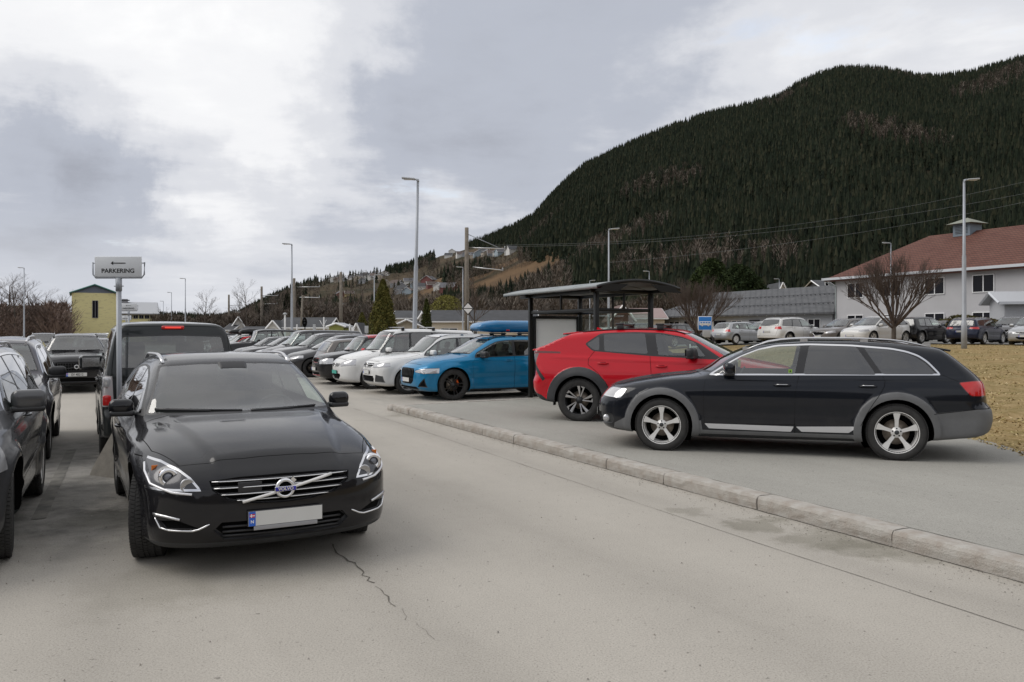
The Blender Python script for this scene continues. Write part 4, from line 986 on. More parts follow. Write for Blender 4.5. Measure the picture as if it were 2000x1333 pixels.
# ---------------------------------------------------------------- dark estate car with grey cladding, side on
def estate_side(root):
    S = dict(L=4.93, hw=.93, xf=.96, xr=3.795, R=.345, Ra=.405, tw=.225,
      top=[(-.1, .66), (.05, .78), (.15, .845), (.37, .905), (.69, .965), (1.0, 1.005), (1.28, 1.03), (1.38, 1.05), (1.70, 1.235), (2.06, 1.385), (2.38, 1.445), (2.75, 1.468), (3.2, 1.468), (3.67, 1.45), (4.07, 1.41), (4.36, 1.36), (4.6, 1.30), (5.1, 1.2)],
      front=[(.20, .18), (.10, .25), (.03, .35), (.0, .45), (.0, .55), (.02, .65), (.06, .72), (.12, .80), (.25, .95)],
      rear=[(4.70, .18), (4.82, .25), (4.90, .38), (4.93, .52), (4.92, .62), (4.87, .70), (4.86, .80), (4.84, .92), (4.77, 1.02), (4.57, 1.20), (4.42, 1.33), (4.30, 1.45)],
      bottom=[(0, .26), (.5, .24), (1.2, .20), (3.4, .21), (4.1, .25), (4.6, .30), (5, .38)],
      belt=[(0, .76), (.6, .90), (1.2, .975), (1.6, 1.00), (2.6, 1.02), (3.6, 1.035), (4.3, 1.04), (4.9, 1.0)],
      sec=[(.80, .15), (.885, .22), (.915, .30), (.922, .40), (.918, .52), (.925, .62), (.928, .72), (.922, .82), (.905, .92), (.88, 1.0), (.84, 1.1), (.8, 1.2)],
      plan=[(0, .975), (.5, .99), (1.2, 1.0), (3.6, 1.0), (4.2, .985), (4.9, .95)],
      wb=.868, tum=.40, tum2=.12, flare=.016, flw=.13, clad=.088, cladh=.014, bow=.20, nose=(.14, .30), tail=(.07, .20), kr=.12, kh=.10, kbelt=.03,
      crease=[(.925, .93, .018, .008, .02)])
    car = Car(S, 1.0); bl = mat('navy_dummy'); ar = rpoly([(1.545, 1.005), (1.75, 1.14), (1.95, 1.255), (2.18, 1.35), (2.40, 1.402), (2.8, 1.42), (3.3, 1.408), (3.76, 1.37), (3.93, 1.335), (4.06, 1.285), (4.16, 1.21), (4.27, 1.08), (4.285, 1.045)], .05, 3)
    side = lambda c, n: n.y > .25 and c.y > .3
    for xc in car.wx: car.remove('side', [(xc+car.Ra*math.cos(a), car.R+car.Ra*math.sin(a)) for a in [2*math.pi*i/40 for i in range(40)]], lambda c, n: c.y > .45)
    # chrome surround of the whole side glass, then black pillars, then the panes
    car.cut('window_surround', 'side', ar, CHROME, side, 's')
    s0 = car.nr
    fs = car.clip('side', inset(ar, .020), side, (s0,))
    for f in fs: f[car.lm] = 1
    car.info[s0]['tm'] = BLACK
    fw = rpoly([(1.64, 1.035), (1.80, 1.15), (1.97, 1.25), (2.18, 1.335), (2.40, 1.378), (2.70, 1.392), (2.625, 1.035)], .03, 3)
    rw = rpoly([(2.80, 1.392), (3.36, 1.378), (3.57, 1.04), (2.725, 1.035)], .03, 3)
    qw = rpoly([(3.44, 1.372), (3.75, 1.342), (3.91, 1.307), (4.03, 1.255), (4.13, 1.185), (4.225, 1.075), (4.20, 1.055), (3.64, 1.05)], .03, 3)
    W1 = car.cut('window', 'side', fw, GLASS, side, 's', regs=(s0,)); W2 = car.cut('window', 'side', rw, TINT, side, 's', regs=(s0,)); W3 = car.cut('quarter_window', 'side', qw, TINT, side, 's', regs=(s0,))
    # lamps
    hl = rpoly([(.10, .70), (.20, .80), (.29, .818), (.50, .81), (.415, .685)], .03, 3)
    H = car.cut('headlight', 'side', hl, WHITEL, lambda c, n: c.y > .35 and n.x < .5 and c.z < .86, 's', trim=.012, trim_mat=CHROME)
    T = car.cut('taillight', 'side', rpoly([(4.47, .965), (4.64, .985), (4.95, .985), (4.95, .80), (4.60, .80), (4.53, .88)], .03, 3), REDL, lambda c, n: c.y > .35, 's', trim=.008, trim_mat=REDD)
    # cladding: bumpers, arches, sill
    ring = lambda xc, r0, a0, a1: [circ((xc, car.R), r0+car.S['clad'], 40)]
    f = lambda c, n: c.y > .3
    C = car.cut('lower_cladding', 'side', ring(car.wx[0], car.Ra, -30, 204)+ring(car.wx[1], car.Ra, -36, 210), CLAD, f, 's')
    def more(polys, flt):
        for p in polys:
            for q in car.clip('side', p, flt, (0,)): q[car.lr] = C; q[car.lm] = 2
    more([[(4.10, .10), (5.2, .10), (5.2, .665), (4.68, .655), (4.18, .585)], [(3.30, .05), (3.5, .05), (3.40, .43), (3.32, .43)], [(1.2, .05), (3.5, .05), (3.5, .30), (1.2, .30)], [(1.34, .29), (1.49, .29), (1.47, .42), (1.34, .42)],
          [(.20, .10), (.60, .10), (.60, .5), (.36, .47), (.33, .35), (.20, .28)], [(-.2, .1), (.22, .1), (.22, .26), (-.2, .26)]], lambda c, n: c.y > .0 and n.z > -.6 or c.x > 4.2)
    SS = car.cut('sill_trim', 'side', [rpoly([(1.515, .385), (1.57, .322), (2.575, .312), (2.61, .38)], .01, 2), rpoly([(2.635, .38), (2.70, .318), (3.25, .322), (3.36, .405)], .01, 2)], mat('sill_silver', (.60, .60, .61), .35, .2, .5), f, 's')
    # shut lines
    d1 = [(1.56, 1.0), (1.52, .93), (1.505, .80), (1.508, .5), (1.518, .385)]
    d2 = [(2.675, 1.035), (2.655, .93), (2.628, .80), (2.622, .5), (2.622, .30)]
    d3 = [(3.63, 1.045), (3.665, .96), (3.655, .90), (3.60, .80), (3.53, .70), (3.45, .56), (3.385, .415)]
    for d in (d1, d2, d3): car.line('side', d, .007, side, (0, SS, C))
    car.line('side', [(1.50, .385), (3.38, .415)], .006, side); car.line('side', [(.48, .80), (.52, .70), (.50, .60)], .005, side)
    car.line('side', [(4.86, .655), (4.67, .65), (4.20, .58)], .008, f, (0, C)); car.line('side', [(4.30, 1.05), (4.47, .975)], .004, side)
    car.line('side', [(.30, .68), (.45, .64), (.5, .62)], .004, side)
    car.cut('fog_lamp_recess', 'side', rpoly([(.0, .32), (.0, .48), (.30, .47), (.33, .38), (.28, .33)], .03), DCLAD, lambda c, n: c.y > .45, 's', push=.03)
    D1 = car.cut('front_door', 'side', [(1.565, 1.02)]+d1[1:]+[(2.618, .385)]+d2[1::-1]+[(2.68, 1.04)], None, side, 's')
    D2 = car.cut('rear_door', 'side', [(2.68, 1.04)]+d2[1:4]+[(2.626, .385)]+d3[::-1][0:1]+d3[::-1][2:], None, side, 's')
    car.cut('windshield', 'front', rpoly([(-.02, 1.03), (.74, 1.04), (.56, 1.40), (-.02, 1.425)], .03), GLASS, lambda c, n: n.x < -.2 and n.z > .2 and 1.2 < c.x < 2.5, 'c', trim=.02)
    car.cut('rear_window', 'front', rpoly([(-.02, 1.03), (.68, 1.03), (.55, 1.34), (-.02, 1.35)], .03), TINT, lambda c, n: n.x > .3 and c.x > 4.2, 'c', trim=.02)
    car.cut('grille', 'front', rpoly([(-.02, .33), (.20, .33), (.30, .52), (.30, .70), (.22, .74), (-.02, .745)], .04), DCLAD, lambda c, n: n.x < -.2 and c.x < .5, 'c', push=.03, trim=.02, trim_mat=CHROME)
    car.line('top', [(1.33, 0), (1.40, .5), (1.46, .70), (1.30, .80), (.6, .80), (.30, .66), (.2, .4), (.17, 0)], .007, lambda c, n: n.z > .3)
    car.cut('hood', 'top', [(1.325, -.02), (1.39, .5), (1.45, .69), (1.30, .793), (.6, .793), (.31, .66), (.21, .4), (.18, -.02)], None, lambda c, n: n.z > .3 and c.z > .7, 'c')
    pt = paint('midnight_blue_black_paint', (.006, .008, .013), .0, .3, 1.0, .14)
    parts = {}; dk = {D1: 'D1', D2: 'D2'}
    for nm, me, rid, sd in car.extract(pt, {}):
        parts[(rid, sd)] = link(nm, me, root)
    for k, o in parts.items():
        if k[0] in (W1,): o.parent = parts[(D1, k[1])]
        if k[0] in (W2,): o.parent = parts[(D2, k[1])]
    well(root, car); interior(root, car, 1.35, 4.0, 1.4)
    add_wheels(root, car, 0, SILVER, ('fat', 5), .247, tw=.225)
    for sg, sd in ((-1, 'l'), (1, 'r')):
        mirror(parts[(D1, sd)], car, 1.80, 1.095, sg, pt, BLACK, 1.0, -.03)
        handle(parts[(D1, sd)], car, 2.47, .895, sg, pt, .21, CHROME); handle(parts[(D2, sd)], car, 3.47, .90, sg, pt, .21, CHROME)
        b = MB(); y = car.yat(.30, .40)
        b.lathe([(.0001, 0), (.042, 0), (.05, .02)], WHITEL, 20, 'y', c=(.20-car.L/2, sg*(car.yat(.20, .40)-.0), .40)); b.build('fog_lamp', root)
    roof_rail(root, car, 1.98, 4.22, .58, ALU, .014, .042)
    b = MB(); b.rbox((4.36-car.L/2, 0, 1.352), (.20, 1.02, .025), pt, .012, M=Matrix.Rotation(R(10), 4, 'Y')); b.build('roof_spoiler', root)
    b = MB(); b.tube([(4.70-car.L/2, 0, .33), (4.93-car.L/2, 0, .33), (5.0-car.L/2, 0, .36), (5.0-car.L/2, 0, .43)], .02, DCLAD); b.rbox((5.0-car.L/2, 0, .45), (.05, .05, .05), DCLAD, .022); b.rbox((4.95-car.L/2, .16, .36), (.07, .06, .08), BLACK, .02); b.build('tow_bar', root)
    b = surf_tube(car, [(z, .0) for z in ()] or [(0.0, 1.14), (0.0, 1.13)], .02, BLACK, 'rear', .01); b.build('wiper_boss', root)
    plate(root, car, .45, '', True, w_=.52)
    st = MB(); y = car.yat(2.57, 1.065); st.box((2.57-car.L/2, -(y+.003), 1.07), (.045, .003, .05), mat('sticker_green', (.25, .45, .06))); st.box((2.57-car.L/2, -(y+.005), 1.07), (.012, .003, .022), INK); st.build('parking_sticker', parts[(D1, 'l')])
    return car
r1 = empty('parked_car', label='black estate car with grey wheel arches and silver roof rails, side-on to the camera', cat='car')
estate_side(r1); place(r1, (1.97, 10.80), (.954, -.30), .96, 4.93, .12, -.90)
VOLVO = dict(L=4.635, hw=.9325, xf=.93, xr=3.706, R=.335, Ra=.375, tw=.225,
      top=[(-.2, .62), (.02, .70), (.12, .755), (.25, .81), (.45, .87), (.7, .92), (1.0, .962), (1.22, .985), (1.32, 1.005), (1.65, 1.185), (2.0, 1.355), (2.25, 1.442), (2.6, 1.484), (3.0, 1.488), (3.5, 1.46), (4.0, 1.37), (4.3, 1.30), (4.7, 1.2)],
      front=[(.24, .14), (.10, .19), (.02, .27), (-.005, .36), (.0, .46), (.01, .56), (.03, .64), (.07, .70), (.14, .76), (.24, .9)],
      rear=[(4.45, .18), (4.58, .28), (4.63, .42), (4.635, .55), (4.60, .68), (4.55, .85), (4.5, 1.0), (4.38, 1.15), (4.2, 1.30), (4.1, 1.42)],
      bottom=[(0, .17), (.5, .19), (1.2, .185), (3.4, .20), (4.2, .26), (4.7, .34)],
      belt=[(0, .72), (.3, .78), (.8, .88), (1.3, .945), (2.0, .975), (3.0, 1.01), (3.8, 1.05), (4.4, 1.05)],
      sec=[(.80, .12), (.87, .20), (.895, .30), (.90, .42), (.905, .52), (.922, .64), (.9325, .74), (.93, .82), (.905, .90), (.865, .98), (.82, 1.08), (.76, 1.2)],
      plan=[(0, .93), (.5, .965), (1.0, .995), (3.3, 1.0), (4.0, .985), (4.6, .95)],
      wb=.845, tum=.46, tum2=.10, flare=.014, flw=.14, bow=.26, nose=(.17, .30), tail=(.10, .22), kr=.12, kh=.16, kn=.07, kbelt=.04, crown=.055,
      crease=[(.80, .93, .02, .010, .03), (.36, .4, .01, .012, .05)])
VPOSE = ((-2.83, 6.142), (-.478, .878), .93, 4.635, 0.0, .90)
r2 = empty('parked_car', label='black estate car facing the camera, round badge on chrome grille, blank white plate', cat='car')
FV = dict(
  arch=[(1.60, .985), (1.80, 1.10), (2.05, 1.22), (2.30, 1.31), (2.60, 1.365), (3.0, 1.375), (3.4, 1.35), (3.8, 1.29), (4.12, 1.20), (4.22, 1.10), (4.20, 1.06), (3.4, 1.03)],
  panes=[([(1.70, 1.0), (1.85, 1.09), (2.08, 1.20), (2.32, 1.285), (2.62, 1.34), (2.64, 1.34), (2.62, 1.01)], GLASS, 0), ([(2.72, 1.35), (3.0, 1.355), (3.42, 1.325), (3.58, 1.045), (2.70, 1.02)], TINT, 1), ([(3.50, 1.31), (3.8, 1.265), (4.08, 1.18), (4.16, 1.09), (3.66, 1.05)], TINT, None)],
  arch_m=BLACK,
  lamps=[('headlight', [(.02, .50), (.02, .80), (.30, .80), (.69, .79), (.55, .68), (.42, .60), (.25, .50)], [(.535, .578), (.555, .625), (.60, .685), (.665, .737), (.76, .778), (.95, .80), (.95, .60), (.86, .60), (.72, .572), (.60, .565)], mat('headlamp_dark_bowl', (.045, .045, .05), .2, .6, .5), dict(trim=.015, trim_mat=CHROME))],
  bulbs=[(.735, .685, .062)],
  fronts=[('grille', [(-.02, .685), (.30, .680), (.49, .662), (.475, .60), (.37, .53), (.20, .498), (-.02, .488)], GAP, dict(push=.045, trim=.010, trim_mat=BLACK)),
          ('lower_intake', [(-.02, .385), (.42, .385), (.47, .33), (.40, .262), (-.02, .245)], GAP, dict(push=.04, trim=.006, trim_mat=BLACK))],
  fronts2=[('bumper_vent', [(.56, .352), (.76, .345), (.80, .40), (.69, .408)], GAP, dict(push=.02))],
  flines=[[(.86, .775), (.92, .77)]],
  bump=[('f', [(-.2, .05), (.7, .05), (.55, .235), (.3, .245), (-.2, .235)])],
  ws=[(-.02, 1.012), (.775, .995), (.61, 1.385), (.3, 1.405), (-.02, 1.41)], wipers=[(.70, .05, 1.045, 1.03), (-.02, -.62, 1.03, 1.03)],
  shut=[[(1.50, .95), (1.44, .80), (1.43, .55), (1.46, .30)], [(2.66, 1.02), (2.62, .85), (2.62, .30)], [(3.60, 1.05), (3.62, .90), (3.50, .70), (3.36, .50), (3.30, .30)], [(1.46, .30), (3.30, .30)]],
  lines=[[(.60, .60), (.70, .66), (.72, .75)]],
  doors=[[(1.56, 1.0), (1.50, .95), (1.44, .80), (1.43, .55), (1.46, .305), (2.615, .305), (2.615, .85), (2.66, 1.02)], [(2.67, 1.02), (2.625, .85), (2.625, .305), (3.30, .305), (3.36, .50), (3.50, .70), (3.62, .90), (3.60, 1.05)]],
  hood=[(.192, 0), (.20, .25), (.235, .45), (.305, .66), (.70, .80), (1.10, .835), (1.50, .80), (1.42, .5), (1.335, 0)],
  sill=.22, steer=R(-13), rim=SILVER, style=('twin', 5), rr=.218, mirror=(1.84, 1.05, .86), handles=[(2.50, .83), (3.46, .87)], rails=(2.30, 4.15, .60, ALU, .017, .035, False),
  plates=[(.402, '', True, 0.0, {})], inter=(1.35, 3.9, 1.38))
VS = dict(VOLVO); VS['bulge'] = (.022, .47, .17)
PTB = paint('black_metallic_paint', (.007, .007, .009), .0, .4, 1.0, .06)
car, parts, doors = make_car(r2, VS, PTB, FV, 1.15)
place(r2, *VPOSE[:2], VPOSE[2], VPOSE[3], 0.0, VPOSE[5])
def volvo_face(root, car):
    L2 = car.L/2; fx = lambda y, z: car.xfr(abs(y), z)-L2
    gx = fx(0, .6)
    for z, yw in ((.655, .475), (.612, .465), (.568, .42), (.526, .32)):
        b = MB(); b.tube([(fx(y, z)-.001, y, z+.0) for y in np.linspace(-yw, yw, 17)], .0042, CHROME, 6, flat=1.0); b.tube([(fx(y, z)+.020, y, z) for y in np.linspace(-yw, yw, 13)], .012, BLACK, 6); b.build('grille_slat', root)
    b = MB()
    p, q = (.285, .515), (-.345, .655)
    b.tube([(fx(p[0]+(q[0]-p[0])*t, p[1]+(q[1]-p[1])*t)-.010, p[0]+(q[0]-p[0])*t, p[1]+(q[1]-p[1])*t) for t in np.linspace(0, 1, 9)], .0115, SILVER, 6); b.build('diagonal_bar', root)
    z0 = .588; x = fx(0, z0)
    b = MB(); b.lathe([(.046, -.026), (.050, -.033), (.064, -.033), (.070, -.024), (.070, -.005), (.046, -.005)], CHROME, 40, 'x', c=(x, 0, z0), closed=True); b.lathe([(.0001, -.016), (.05, -.016)], GAP, 30, 'x', c=(x, 0, z0))
    M = Matrix.Rotation(R(-47), 4, 'X')
    b.prism([(-.016, .068), (.018, .068), (.018, .100), (.008, .092), (-.016, .092)], x-.03, x-.018, CHROME, 'x', M=Matrix.Translation((0, 0, z0)) @ Matrix.Rotation(R(45), 4, 'X'))
    b.rbox((x-.036, 0, z0), (.010, .150, .034), CHROME, .004, 2); b.rbox((x-.039, 0, z0), (.008, .144, .029), mat('badge_blue', (.03, .03, .33), .3), .003, 2)
    o = b.build('badge', root)
    t = link('lettering', text_mesh('VOLVO', .030, CHROME, .0012, .0012, 1.05), o); t.location = (x-.0445, 0, z0); t.rotation_euler = Euler((R(90), 0, R(-90)))
    for sg in (1, -1):
        b = MB(); b.tube([(fx(y, z)-.004, sg*y, z) for y, z in dense([(.825, .440), (.755, .430), (.675, .412)], 4)], .010, ALU, 6)
        b.tube([(fx(y, z)-.004, sg*y, z) for y, z in dense([(.820, .420), (.790, .352), (.74, .338), (.60, .335), (.56, .345), (.495, .378)], 4)], [.004]+[.007]*19+[.004], CHROME, 6); b.build('bumper_trim', root)
        # inside the lamp: bright lower lip, amber reflector, high beam bowl
        b = MB(); b.tube([(fx(y, z)-.002, sg*y, z) for y, z in dense([(.855, .745), (.862, .70), (.84, .635), (.72, .592), (.60, .580)], 5)], .009, mat('lamp_light_guide', (.8, .8, .82), .25, .3), 6)
        b.lathe([(.0001, .006), (.036, .0), (.044, -.006), (.048, .004)], mat('reflector_bowl', (.45, .45, .46), .25, .9), 20, 'x', c=(fx(.625, .635)+.002, sg*.625, .637)); b.build('light_guide', root)
        b = MB(); b.rbox((fx(.80, .735)-.0, sg*.800, .725), (.008, .05, .045), AMBER, .003); b.build('indicator', root)
    b = MB()
    for z in (.35, .315, .285): b.tube([(fx(y, z)+.02, y, z) for y in np.linspace(-.41, .41, 15)], .009, BLACK, 6)
    b.build('intake_slats', root)
    b = MB(); b.rbox((fx(0, .36)-.030, .0, .336), (.006, .44, .028), mat('plate_frame_grey', (.3, .3, .31), .4), .003); b.build('plate_frame', root)
    b = MB(); b.rbox((fx(.22, .61)+.012, .23, .608), (.02, .16, .075), BLACK, .004); b.build('radar_cover', root)
    # camera housing and stickers behind the windshield
    b = MB(); xx = car.root([(2.7, .0, 1.35)], [(-1, 0, 0)], 2.2)[0][0]-L2; b.rbox((xx+.09, 0, 1.345), (.16, .26, .10), BLACK, .03, M=Matrix.Rotation(R(-28), 4, 'Y')); b.rbox((xx+.20, 0, 1.27), (.03, .24, .06), BLACK, .02); b.build('rear_view_mirror', root)
volvo_face(r2, car)
# ---------------------------------------------------------------- car types by their measures
def mkS(L=4.4, hw=.90, H=1.5, xf=.90, xr=None, R_=.33, hz=.80, cz=1.02, cx=1.15, tx=1.95, rx=3.9, rz=None, gx=None, gz=1.0, belt=(.90, .98, 1.03), Ra=None, wb=None, tum=.42, low=.19, nose=(.14, .30), tail=(.07, .20), sec=None, ff=None, hb=.4, **k):
    xr = xr or L-.85; rz = rz or H-.06; gx = gx or L-.12; Ra = Ra or R_+.055; wb = wb or hw-.075
    mx = (cx+tx)/2; dz = (H-.05)-cz
    top = [(-.25, hz-.16), (.02, hz-.07), (.12, hz-.015), (.28, hz+(cz-hz)*.30), (.5, hz+(cz-hz)*.55), (cx*.62+.12, hz+(cz-hz)*.80), (cx-.12, cz-.012), (cx, cz+.01), (cx+.06, cz+.01+dz*.09), (mx, cz+dz*.56), (tx-.12, H-.085), (tx+.05, H-.035), (tx+.4, H-.006), (tx+.8, H), ((tx+.8+rx)/2+.1, H-(H-rz)*.35), (rx, rz), (rx+.35, rz-.09), (L+.5, rz-.2)]
    front = ff or [(.26, low-.03), (.10, low+.03), (.02, low+.11), (0, low+.22), (0, .56), (.02, hz-.15), (.06, hz-.06), (.14, hz+.02), (.26, hz+.15)]
    rear = [(L-.22, low-.02), (L-.07, low+.07), (L-.01, low+.2), (L, .52), (L-.02, .66), (L-.05, .78), (gx+.02, gz-.06), (gx, gz), (rx+(gx-rx)*.5+.03, (gz+rz)/2+.01), (rx+.06, rz-.02), (rx-.05, rz+.1)]
    S = dict(L=L, hw=hw, xf=xf, xr=xr, R=R_, Ra=Ra, top=top, front=front, rear=rear, bottom=[(0, low), (.5, low), (1.2, low), (L-1.2, low+.01), (L-.4, low+.06), (L, low+.12)],
        belt=[(0, hz-.06), (.5, belt[0]-.06), (cx, belt[0]), (cx+1.0, belt[1]), (L-1.0, belt[2]), (L, belt[2])],
        sec=sec or [(hw-.13, low-.05), (hw-.055, low+.03), (hw-.03, low+.12), (hw-.028, .44), (hw-.018, .56), (hw-.002, .68), (hw, .77), (hw-.008, .86), (hw-.035, .95), (hw-.07, 1.05), (hw-.11, 1.15), (hw-.16, 1.3)],
        plan=[(0, .95), (.5, .975), (1.0, 1.0), (L-1.3, 1.0), (L-.6, .985), (L, .94)], wb=wb, tum=tum, nose=nose, tail=tail, bow=k.pop('bow', .22), tw=k.pop('tw', .21), kr=.11, kh=.13,
        crease=k.pop('crease', [(hz+.02, .9, .03, .010, .03), (.40, .4, .01, .010, .05)]))
    S.update(k); return S
def hull(p):
    p = sorted(set((round(a, 4), round(b, 4)) for a, b in p))
    def h(q):
        o = []
        for c in q:
            while len(o) > 1 and (o[-1][0]-o[-2][0])*(c[1]-o[-2][1])-(o[-1][1]-o[-2][1])*(c[0]-o[-2][0]) <= 1e-5: o.pop()
            o.append(c)
        return o
    a, b = h(p), h(p[::-1]); return a[:-1]+b[:-1]
def auto(S, xa=1.35, xB=2.45, xC=3.35, xd=4.1, xdt=3.9, tint=True, head=None, tail=None, grille=None, intake=None, chrome_arch=False, sill=None, qwin=True, wsw=(.74, .58), rwin=None, plate_z=(.42, .85), twodoor=False, gt=.085, **k):
    L_ = S['L']; hw = S['hw']; top = Pc(S['top'], .02); belt = Pc(S['belt'], .02); zg = lambda x: float(belt(x))+.012
    xs = np.linspace(xa+.08, xdt, 14); arch = [(xa, zg(xa))]+[(x, float(top(x-S['bow']*.42))-gt-.02) for x in xs if float(top(x-S['bow']*.42))-gt-.02 > zg(x)]+[(xd, zg(xd))]
    arch = hull(arch+[((xa+xd)/2, zg((xa+xd)/2)-.01)])
    a2 = inset(rpoly(arch, .05, 3), .026); za = zg(xB)
    def between(poly, l0, l1):
        if l0: poly = hclip(poly, (l0[0], 0), (l0[1], 1), 0) if False else hclip(poly, (l0[1], 1.4), (l0[0], 1.0))
        if l1: poly = hclip(poly, (l1[0], 1.0), (l1[1], 1.4))
        return poly
    g2 = TINT if tint else GLASS
    panes = [(between(a2, None, (xB-.035, xB+.0)), GLASS, 0)]
    # hclip keeps the left side of p->q : for l1 going up, left is smaller x
    if twodoor: panes.append((between(a2, (xB+.05, xB+.08), None), g2, None))
    else:
        panes.append((between(a2, (xB+.045, xB+.075), (xC-.0, xC-.16)), g2, 1))
        if qwin and xd-xC > .2: panes.append((between(a2, (xC+.08, xC-.08), None), g2, None))
    sz = S['R']+S['Ra']; x0, x1 = S['xf']+S['Ra'], S['xr']-S['Ra']
    lowz = sill or .27
    d1 = [(xa+.02, zg(xa)-.02), (xa-.06, zg(xa)-.12), (max(xa-.09, x0+.08), .60), (max(xa-.07, x0+.12), lowz)]
    d2 = [(xB+.01, zg(xB)), (xB-.01, .80), (xB-.015, lowz)]
    ex = x1+.02
    d3 = [(xC+.03, zg(xC)), (xC+.06, zg(xC)-.12), (xC+.02, .76), (min(xC-.08, ex+.16), .62), (ex, .42), (ex-.04, lowz)]
    F = dict(arch=arch, arch_m=CHROME if chrome_arch else BLACK, panes=[p for p in panes if len(p[0]) > 3 and area(ccw(p[0])) > .01], shut=[d1, d2, d3, [d1[-1], (d2[-1][0], lowz), (d3[-1][0], lowz)]],
        doors=[d1+[(d2[-1][0]-.004, lowz)]+[(p[0]-.004, p[1]) for p in d2[1::-1]], [(p[0]+.004, p[1]) for p in d2]+d3[::-1]], sill=sill)
    cz = float(top(S['top'][7][0])); H = max(p[1] for p in S['top']); wz = cz+.005
    F['ws'] = [(-.02, wz), (wsw[0], wz-.01), (wsw[1], H-.095), (-.02, H-.075)]
    if rwin is not False:
        z0, z1, y0, y1 = rwin or (S['rear'][7][1]+.01, S['top'][15][1]-.03, hw*.76, hw*.62)
        F['rw'] = [(-.02, z0), (y0, z0+.01), (y1, z1-.02), (-.02, z1)]
    F['rglass'] = g2
    cx = S['top'][7][0]; hz = S['top'][2][1]
    F['hood'] = [(.16, 0), (.17, .25), (.21, .45), (.28, .60), (.60, hw*.84), (cx*.8, hw*.87), (cx+.12, hw*.80), (cx+.03, .4), (cx-.02, 0)]
    if head:
        yi, zi0, zi1, zo0, zo1, xs_ = head[:6]
        F['lamps'] = [('headlight', [(-.05, .3), (xs_*.8, .3), (xs_, zo1-.02), (xs_, 1.3), (-.05, 1.3)], [(yi, zi0), (yi+.01, zi1), (hw*.80, zo1-.005), (hw+.05, zo1+.01), (hw+.05, zo0+.02), (hw*.85, zo0)], head[6] if len(head) > 6 else WHITEL, dict(trim=.008, trim_mat=BLACK))]
    else: F['lamps'] = []
    if tail:
        yi, z0, z1, xs_ = tail[:4]
        F['lamps'].append(('taillight', [(L_-xs_, z0-.1), (L_+.1, z0-.1), (L_+.1, z1+.1), (L_-xs_, z1+.1)], [(yi, z0+.02), (yi+.03, z1-.01), (hw+.05, z1), (hw+.05, z0), (hw*.88, z0)] if len(tail) < 5 else tail[4], REDL, dict(trim=.006, trim_mat=REDD)))
    F['fronts'] = []
    if grille: F['fronts'].append(('grille', grille, GAP, dict(push=.03, trim=.012, trim_mat=k.get('grille_trim', CHROME))))
    if intake: F['fronts'].append(('lower_intake', intake, GAP, dict(push=.03, trim=.008, trim_mat=BLACK)))
    F['flines'] = [[(0, hz-.012), (.35, hz-.018), (.58, hz-.035)]]
    F['rlines'] = [[(0, .56), (hw*.70, .56), (hw*.74, .66), (hw*.76, S['rear'][7][1]), (hw*.68, H-.07)]]
    F['inter'] = (cx, L_-1, H-.1); F['floor'] = .36+(H-1.48)*.6
    mx = xa+.22; F['mirror'] = (mx, zg(mx)+.075, 1.0)
    F['handles'] = [(xB-.17, zg(xB)-.115), (xC-.16, zg(xC)-.105)]
    F['plates'] = [(plate_z[0], '', True, 0.0, {}), (plate_z[1], '', False, 0.0, {})]
    F['wipers'] = [(.62, .02, wz+.02, wz+.012), (-.06, -.62, wz+.012, wz+.02)]
    F['inter'] = (cx, L_-1, H-.1)
    F.update(k); return F
SL = lambda *a: a
TYPES = {}
def T_(name, S, F): TYPES[name] = (S, F)
pl8 = lambda g: [(-.02, g[0]), (g[2]*.6, g[0]), (g[2], (g[0]*.4+g[1]*.6)), (g[2]*.97, g[1]-.02), (g[2]*.9, g[1]), (-.02, g[1])]
# compact hatchback
S_ = mkS(L=4.25, hw=.89, H=1.48, xf=.88, xr=3.46, R_=.318, hz=.78, cz=1.0, cx=1.08, tx=1.82, rx=3.72, rz=1.40, gx=4.08, gz=1.0, belt=(.90, .96, 1.0))
T_('hatch', S_, lambda **k: auto(S_h, xa=1.28, xB=2.28, xC=3.12, xd=3.78, xdt=3.55, tint=False, head=(.45, .56, .69, .60, .76, .42), tail=(.52, .80, .97, .30), grille=pl8((.58, .68, .44)), intake=pl8((.28, .42, .40)), plate_z=(.46, .62), handles=[(2.12, .86), (2.98, .88)], **k)); S_h = S_
# compact estate
S_g = mkS(L=4.56, hw=.90, H=1.48, xf=.88, xr=3.50, R_=.322, hz=.78, cz=1.0, cx=1.10, tx=1.86, rx=4.15, rz=1.38, gx=4.42, gz=.98, belt=(.90, .96, 1.0))
T_('estate', S_g, lambda **k: auto(S_g, **{**dict(xa=1.30, xB=2.32, xC=3.20, xd=4.15, xdt=4.0, tint=True, head=(.45, .56, .69, .60, .76, .42), tail=(.42, .82, .95, .34), grille=pl8((.58, .68, .44)), intake=pl8((.28, .42, .40)), plate_z=(.46, .70), rails=(1.95, 4.1, .58, ALU, .014, .035)), **k}))
